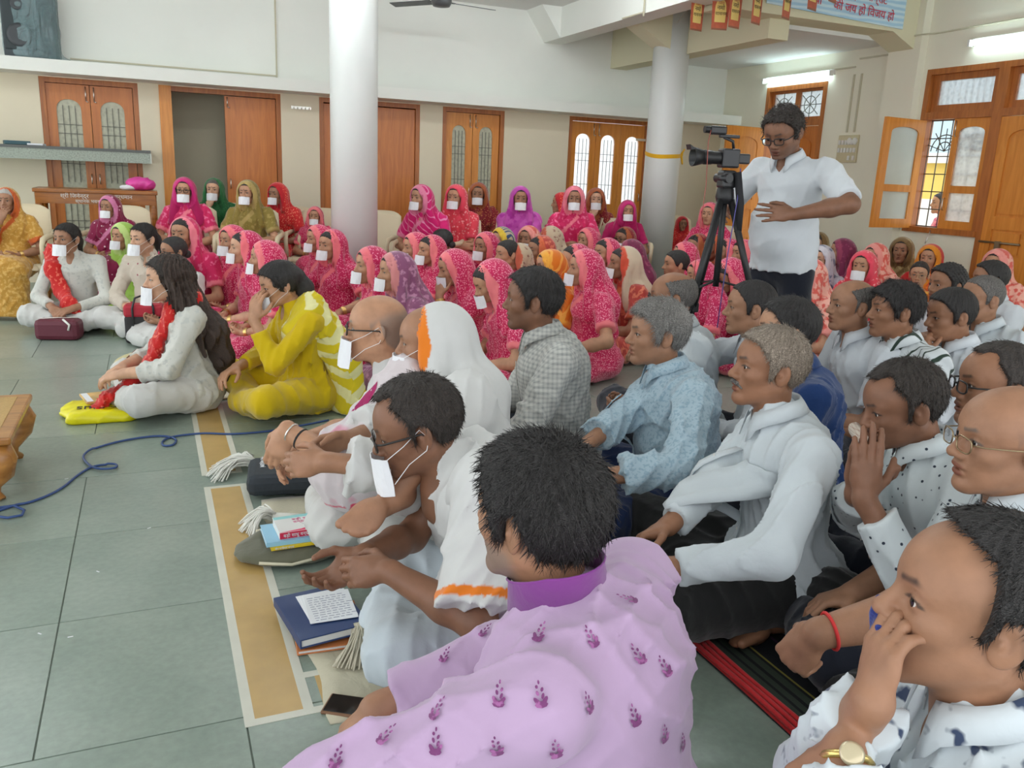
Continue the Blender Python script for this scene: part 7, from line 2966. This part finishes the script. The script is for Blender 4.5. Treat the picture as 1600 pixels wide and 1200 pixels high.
# striped durrie under the men
def m_durrie():
    m, nt, b = _new('striped_durrie')
    tc = nt.nodes.new('ShaderNodeTexCoord')
    sx = nt.nodes.new('ShaderNodeSeparateXYZ')
    nt.links.new(tc.outputs['Object'], sx.inputs[0])
    w1 = nt.nodes.new('ShaderNodeValToRGB')
    cr = w1.color_ramp
    cr.interpolation = 'CONSTANT'
    stops = [(0, (176, 40, 40)), (.10, (60, 70, 60)), (.135, (28, 30, 32)), (.15, (58, 68, 58)), (.18, (26, 28, 30)), (.20, (62, 72, 60)), (.24, (30, 32, 34)), (.255, (150, 140, 70)), (.268, (24, 26, 32)), (.40, (70, 40, 70)), (.415, (24, 26, 32)), (.52, (150, 140, 70)), (.535, (56, 66, 56)), (.57, (26, 28, 30)), (.59, (60, 70, 60)), (.63, (28, 30, 32)), (.65, (60, 70, 60)), (.70, (26, 28, 34))]
    while len(cr.elements) < len(stops):
        cr.elements.new(.5)
    for e_, (p_, c_) in zip(cr.elements, stops):
        e_.position = p_
        e_.color = rgba(srgb(*c_))
    dv_ = node(nt, 'ShaderNodeMath', operation='DIVIDE')
    dv_.inputs[1].default_value = .62
    nt.links.new(sx.outputs[0], dv_.inputs[0])
    md = node(nt, 'ShaderNodeMath', operation='FRACT')
    nt.links.new(dv_.outputs[0], md.inputs[0])
    nt.links.new(md.outputs[0], w1.inputs[0])
    nt.links.new(w1.outputs[0], b.inputs['Base Color'])
    b.inputs['Roughness'].default_value = .95
    n = node(nt, 'ShaderNodeTexNoise', i_Scale=250.0)
    bump(nt, b, n.outputs['Fac'], .4, .004)
    return m


M_DUR = m_durrie()
nx, ny = 40, 40
V = [(0 + 2.6 * i / (nx - 1), 0 + 2.6 * j / (ny - 1), .006 + .003 * math.sin(i * .9 + j * .3) * math.sin(j * .5)) for i in range(nx) for j in range(ny)]
Q = [(i * ny + j, (i + 1) * ny + j, (i + 1) * ny + j + 1, i * ny + j + 1) for i in range(nx - 1) for j in range(ny - 1)]
du = link('striped_rug', mesh_np('striped_rug', np.array(V), np.array(Q)), M_DUR, None, (1.36, -.3, 0))
md = du.modifiers.new('thick', 'SOLIDIFY')
md.thickness = .005
tag(du, 'dark green striped cotton rug with red edge under the men', 'rug')
eb = MB()
for k in range(3):
    eb.tube([(.012 + .018 * k, 2.6 * j / 39, .0145 + .002 * math.sin(j + k)) for j in range(40)], .007, 6)
eo = eb.build('red_cord_edge', m_cloth('red_cord', C(206, 44, 48)), du)
eo['kind'] = 'stuff'


def mat_sheet(name, label, cat, cx, cy, w, d, rz, mat, z=.004, seed=1):
    rg = np.random.RandomState(seed)
    n = 14
    V = []
    for i in range(n):
        for j in range(n):
            x, y = -.5 + i / (n - 1), -.5 + j / (n - 1)
            V.append((x * w + .008 * math.sin(9 * y + seed), y * d + .008 * math.sin(8 * x + seed), .003 * math.sin(11 * x + seed) * math.sin(9 * y)))
    Q = [(i * n + j, (i + 1) * n + j, (i + 1) * n + j + 1, i * n + j + 1) for i in range(n - 1) for j in range(n - 1)]
    o = link(name, mesh_np(name, np.array(V), np.array(Q)), mat, None, (cx, cy, z))
    o.rotation_euler = (0, 0, rz)
    m = o.modifiers.new('thick', 'SOLIDIFY')
    m.thickness = .004
    tag(o, label, cat)
    return o


M_FELT = m_cloth('cream_felt', C(190, 184, 160), weave=.4)
mat_sheet('felt_mat', 'cream felt mat under the nearest shawl man', 'mat', .63, 1.98, .60, .46, .0, M_FELT, seed=2)
mat_sheet('felt_mat', 'cream felt mat under the veiled shawl man', 'mat', .66, 2.98, .66, .46, .0, M_FELT, seed=3)
mat_sheet('felt_mat', 'cream cloth mat under the long haired girl', 'mat', .12, 4.95, .55, .40, .1, M_FELT, seed=4)
mat_sheet('beaded_mat', 'pink beaded mat under the woman in yellow', 'mat', .66, 4.72, .52, .36, .05, m_cloth('pink_beads', C(190, 50, 90), 'dots', C(236, 214, 214), 70, .34), seed=5)


def solid(name, label, cat, loc, rz=0.0):
    e = empty(name, loc, rz)
    tag(e, label, cat)
    return e


# phone
ph = solid('mobile_phone', 'black mobile phone in brown case lying on floor', 'phone', (.40, 1.78, 0), math.radians(-32))
MB().cbox((0, 0, .005), (.165, .078, .009), .004).build('case', m_plain('brown_case', srgb(120, 84, 56), .5), ph)
MB().cbox((0, 0, .0098), (.155, .069, .0015), .0007).build('screen', m_plain('black_glass', (.012, .014, .014), .06), ph)

# notebook pile with written papers
nb = solid('notebook', 'dark blue hardbound notebook beside the white rope whisk', 'book', (.385, 2.19, .030), math.radians(8))
M_NAVYC = m_plain('navy_cover', srgb(44, 66, 110), .45)
MB().cbox((0, 0, .024), (.20, .26, .004), .001).cbox((0, 0, .0), (.20, .26, .004), .001).b2((-.10, -.13, .0), (-.096, .13, .024)).build('cover', M_NAVYC, nb)
MB().b2((-.095, -.126, .002), (.094, .126, .022)).build('pages', m_plain('page_block', (.72, .74, .72), .8), nb)
bk2 = solid('notebook', 'thin orange edged book under the dark blue notebook', 'book', (.40, 2.17, .006), math.radians(-4))
MB().cbox((0, 0, .011), (.19, .24, .003), .001).cbox((0, 0, .0), (.19, .24, .003), .001).build('cover', m_plain('orange_cover', srgb(196, 120, 70), .5), bk2)
MB().b2((-.09, -.116, .001), (.09, .116, .010)).build('pages', m_plain('page_block', (.72, .74, .72), .8), bk2)
pp = solid('paper_sheets', 'white handwritten sheets lying on the dark blue notebook', 'paper', (.405, 2.21, .057), math.radians(2))
for k in range(3):
    MB().cbox((.004 * k, -.006 * k, .0006 + .0014 * k), (.135, .17, .0012), .0003, rotz(.07 * (1 - k))).build('sheet', m_plain('paper_white', (.82, .84, .86), .7), pp)
ink = MB()
rg = random.Random(2)
for k in range(11):
    x = -.055
    while x < .05:
        l = rg.uniform(.006, .018)
        ink.box((x + .008 + l / 2, .06 - .013 * k - .012, .0042), (l, .0016, .0003), rotz(-.07))
        x += l + .005
io = ink.build('handwriting', m_plain('ink_blue', srgb(60, 70, 120), .6), pp)
io['kind'] = 'stuff'


def whisk(name, label, loc, rz, n, length, mat, seed, spread=1.0):
    e = solid(name, label, 'whisk', loc, rz)
    rg = random.Random(seed)
    mb = MB()
    for k in range(n):
        a = rg.uniform(-1.1, 1.1) * spread
        l = length * rg.uniform(.75, 1.05)
        z0 = rg.uniform(.012, .05)
        pts_ = []
        for j in range(5):
            t_ = j / 4
            pts_.append((t_ * l * math.cos(a * (.4 + .6 * t_)), t_ * l * math.sin(a * (.4 + .6 * t_)) + .006 * math.sin(5 * t_ + k), max(.004, z0 * (1 - t_ ** 2) + .03 * math.sin(math.pi * t_))))
        mb.tube(pts_, .0030, 5)
    o = mb.build('strands', mat, e)
    o['kind'] = 'stuff'
    MB().tube([(-.10, 0, .03), (0.01, 0, .03)], [.014, .02], 10).build('handle', mat, e)
    return e


M_ROPE = m_plain('cotton_rope', srgb(190, 184, 164), .9)
M_ROPEW = m_plain('white_wool', srgb(222, 222, 214), .95)
whisk('rope_whisk', 'cream cotton rope whisk beside the dark blue notebook', (.465, 2.08, .008), math.radians(-72), 140, .15, M_ROPE, 3, .9)
whisk('wool_whisk', 'white wool whisk beside the black case', (.36, 3.55, .002), math.radians(150), 90, .20, M_ROPEW, 4)
whisk('wool_whisk', 'small white wool whisk behind the olive bag', (.36, 2.95, .002), math.radians(165), 60, .13, M_ROPEW, 5)

# black zip case with white print
cs = solid('zip_case', 'black zip case printed with white lettering before the printed shawl man', 'case', (.45, 3.32, .012), math.radians(-8))
MB().cbox((0, 0, .045), (.30, .26, .09), .03).build('shell', m_plain('black_canvas', srgb(36, 44, 52), .7, noise=.15, nscale=60), cs)
M_PRINT = m_plain('white_print', (.7, .72, .74), .7)
for k, s_ in enumerate(('नमो अरहंताणं', 'नमो सिद्धाणं', 'नमो आयरियाणं', 'नमो उवज्झायाणं')):
    text_obj('lettering', s_, .026, frame_m(vec(-.10 + .05 * k, .11, .0915), vec(0, -1, 0), vec(1, 0, 0), vec(0, 0, 1)), M_PRINT, cs, .0004)
MB().tube([(.13, .05, .094), (.05, .0, .11), (.04, -.06, .11), (.12, -.09, .094)], .009, 8).build('handle', M_BLK2, cs)

# olive cloth bag with books
ob = solid('cloth_bag', 'olive grey cloth bag lying flat under the prayer books', 'bag', (.40, 2.72, .004), math.radians(4))
F = Field().el((0, 0, .02), (.21, .15, .032)).rc((-.10, .06, .02), (.18, .10, .02), .03, .03, k=.03)
bag_blob('pouch', F, .008, m_cloth('olive_canvas', C(98, 98, 80)), ob, amp=.008)
MB().tube([(-.15, -.12, .03), (-.05, -.15, .02), (.10, -.14, .03), (.20, -.05, .04), (.18, .08, .05), (.05, .13, .05), (-.12, .09, .05)], .005, 6).build('drawstring', m_plain('cream_cord', srgb(200, 194, 170), .8), ob)
bz = .056


def book(label, x, y, z, w, d, h, rz, cover, spine=None, title=None, extra=None):
    e = solid('book', label, 'book', (x, y, z), rz)
    MB().b2((-w / 2, -d / 2, h - .002), (w / 2, d / 2, h)).b2((-w / 2, -d / 2, 0), (w / 2, d / 2, .002)).b2((-w / 2, -d / 2, .002), (w / 2, -d / 2 + .002, h - .002)).build('cover', cover, e)
    MB().b2((-w / 2 + .002, -d / 2 + .002, .002), (w / 2 - .002, d / 2 - .003, h - .002)).build('pages', m_plain('page_block', (.72, .74, .72), .8), e)
    if spine:
        MB().b2((-w / 2, -d / 2 - .001, .001), (w / 2, -d / 2, h - .001)).build('spine_band', spine, e)
    if title:
        text_obj('lettering', title[0], title[1], frame_m(vec(-w / 2 + .012, -d / 2 - .0018, h * .28), vec(1, 0, 0), vec(0, 0, 1), vec(0, -1, 0)), m_plain('white_print', (.7, .72, .74), .7), e, .0003)
    return e


book('yellow spined book at the bottom of the prayer book pile', .41, 2.70, bz, .22, .15, .010, math.radians(2), m_plain('yellow_cover', srgb(226, 196, 40), .5), m_plain('yellow_cover', srgb(226, 196, 40), .5), ('जैन साहित्य संग्रह'.replace('हि', 'िह'), .009))
book('pale blue book in the middle of the prayer book pile', .40, 2.71, bz + .0105, .225, .155, .016, math.radians(1), m_plain('sky_cover', srgb(150, 200, 226), .45))
tb = book('red and white prayer book on top of the pile', .425, 2.715, bz + .027, .19, .135, .024, math.radians(3), m_plain('white_cover', srgb(226, 228, 226), .4), m_plain('crimson_spine', srgb(206, 40, 76), .45), ('बड़ी साधु वन्दना', .016))
MB().b2((.055, .0, .0241), (.093, .066, .0246)).build('corner_print', m_plain('orange_print', srgb(226, 92, 46), .5), tb)
MB().b2((-.093, .045, .0241), (.05, .066, .0246)).build('sky_print', m_plain('aqua_print', srgb(150, 214, 214), .5), tb)
MB().prism([(-.093, -.066), (-.02, -.055), (.03, -.035), (.093, -.03), (.093, -.066)], 'z', .0241, .0246).build('swoosh_print', m_plain('rose_print', srgb(226, 70, 110), .5), tb)
text_obj('lettering', 'बड़ी साधु\nवन्दना', .022, frame_m(vec(-.035, .022, .0242), vec(1, 0, 0), vec(0, 1, 0), vec(0, 0, 1)), m_plain('pink_print', srgb(206, 120, 150), .5), tb, .0003)

# checkered scarf bunch beside the bag
F = Field().rc((.60, 2.92, .03), (.78, 2.90, .04), .028, .03, k=.03).rc((.58, 2.66, .03), (.62, 2.52, .05), .026, .02, k=.03).rc((.62, 2.92, .03), (.58, 2.66, .03), .022, .022, k=.03)
V, Q = F.mesh(.006, fold_fn(3, .014, 60, (1, 1, 1)), .01, floor=.002)
o = link('knitted_scarf', mesh_np('knitted_scarf', V, Q), m_cloth('black_white_knit', C(60, 50, 56), 'check', C(206, 180, 190), 60, .55))
tag(o, 'black and pink knitted scarf bunched by the olive bag', 'scarf')

# yellow carrier bag, book on it, handbag, maroon pouch, red bag
yb = solid('carrier_bag', 'bright yellow plastic carrier bag with black lettering on floor', 'bag', (-.30, 4.66, 0), 0)
F = Field().el((0, 0, .02), (.19, .19, .045)).rc((-.10, -.16, .02), (.14, -.17, .02), .05, .035, k=.03)
bag_blob('sack', F, .009, m_plain('yellow_plastic', srgb(232, 222, 8), .35), yb, amp=.016, freq=22)
text_obj('lettering', 'mar plus', .085, frame_m(vec(.19, -.085, .064), vec(-1, .02, 0), vec(0, -1, -.1), vec(0, 0, 1)), m_plain('black_print', (.02, .02, .02), .6), yb, .002)
mg = solid('magazine', 'colourful magazine lying on the yellow carrier bag', 'magazine', (-.25, 4.72, .068), math.radians(14))
MB().cbox((0, 0, .006), (.27, .19, .012), .002).build('cover', m_plain('magazine_cover', srgb(214, 176, 110), .4, noise=.35, nscale=9), mg)
MB().b2((-.13, -.09, .0121), (-.10, .09, .0126)).build('white_margin', m_plain('paper_white', (.82, .84, .86), .7), mg)
MB().b2((.0, .0, .0121), (.06, .05, .0126)).build('blue_print', m_plain('blue_print', srgb(90, 110, 190), .5), mg)
MB().b2((-.08, -.08, .0121), (.12, -.04, .0126)).build('orange_print', m_plain('orange_print', srgb(226, 92, 46), .5), mg)

hb = solid('handbag', 'beige handbag spilling a red scarf before the long haired girl', 'bag', (-.10, 5.55, 0), math.radians(15))
F = Field().el((0, 0, .06), (.15, .09, .075)).rc((-.12, 0, .05), (.12, 0, .05), .05, .06, k=.03)
bag_blob('pouch', F, .009, m_plain('beige_leather', srgb(196, 186, 140), .5), hb, amp=.006)
MB().tube([(-.10, -.05, .11), (-.06, -.09, .16), (.06, -.09, .16), (.10, -.05, .11)], .007, 8).build('handle', m_plain('brown_leather', srgb(120, 70, 50), .5), hb)
F = Field().el((.06, .02, .12), (.09, .06, .04))
bag_blob('red_scarf', F, .008, REDD, hb, amp=.02)

mp = solid('maroon_pouch', 'maroon zip pouch before the woman with red dupatta', 'pouch', (-.66, 6.74, .0), math.radians(-14))
MB().cbox((0, 0, .075), (.30, .16, .15), .035).build('shell', m_plain('maroon_leather', srgb(96, 34, 50), .5), mp)
MB().tube([(-.12, -.02, .152), (0, 0, .157), (.12, .02, .152)], .004, 6).build('zip', M_STEEL, mp)
MB().tube([(.05, -.06, .155), (.10, -.09, .12), (.09, -.088, .08)], .008, 6).build('white_cord', M_ROPEW, mp)

rb = solid('red_bag', 'upright red and black bag before the cream kurta woman', 'bag', (-.085, 6.52, 0), math.radians(-6))
MB().cbox((0, 0, .10), (.26, .13, .20), .02).build('lower_panel', m_plain('black_nylon', (.02, .018, .02), .6), rb)
MB().cbox((0, 0, .235), (.265, .135, .09), .02).build('upper_panel', m_plain('red_nylon', srgb(176, 30, 50), .55), rb)
for s_ in (-1, 1):
    MB().tube([(s_ * .07, -.07, .05), (s_ * .07, -.075, .26), (s_ * .05, -.06, .33), (-s_ * .0, -.06, .35)], .008, 6).build('handle', M_BLK2, rb)
MB().cbox((.08, -.068, .17), (.05, .006, .02), .002).build('buckle', M_STEEL, rb)
for (u, v) in ((104, 748), (110, 995), (233, 825), (153, 893), (62, 990)):
    p = on_z(u, v, .001)
    o = MB().cbox((0, 0, .0006), (.014, .004, .001), .0003, rotz(u)).build('paper_scrap', m_plain('paper_white', (.82, .84, .86), .7), None, (p[0], p[1], .0004))
    tag(o, 'tiny white paper scrap on the grey stone floor', 'scrap', 'paper scraps on the floor')

# outside the window: a pale yellow and white building
M_OUT = m_plain('outside_white', srgb(236, 236, 232), .8)
ho = solid('outside_building', 'pale yellow and white building seen through the window grille', 'building', (11.5, 9.5, 0))
MB().b2((-.1, -6, 0), (.4, 7, 1.2)).build('lower_wall', M_OUT, ho)
MB().b2((-.1, -6, 1.2), (.4, 7, 1.75)).build('yellow_band', m_plain('outside_yellow', srgb(236, 206, 110), .8), ho)
MB().b2((-.25, -6, 1.75), (.4, 7, 1.9)).build('ledge', M_OUT, ho)
MB().b2((0, -6, 1.9), (.4, 7, 4.0)).build('upper_wall', m_plain('outside_blue', srgb(190, 214, 226), .8), ho)
gy = MB().b2((XR + .18, -2, -.05), (12, 16, -.01)).build('ground', m_plain('yard_paving', srgb(190, 186, 174), .9))
gy['kind'] = 'structure'
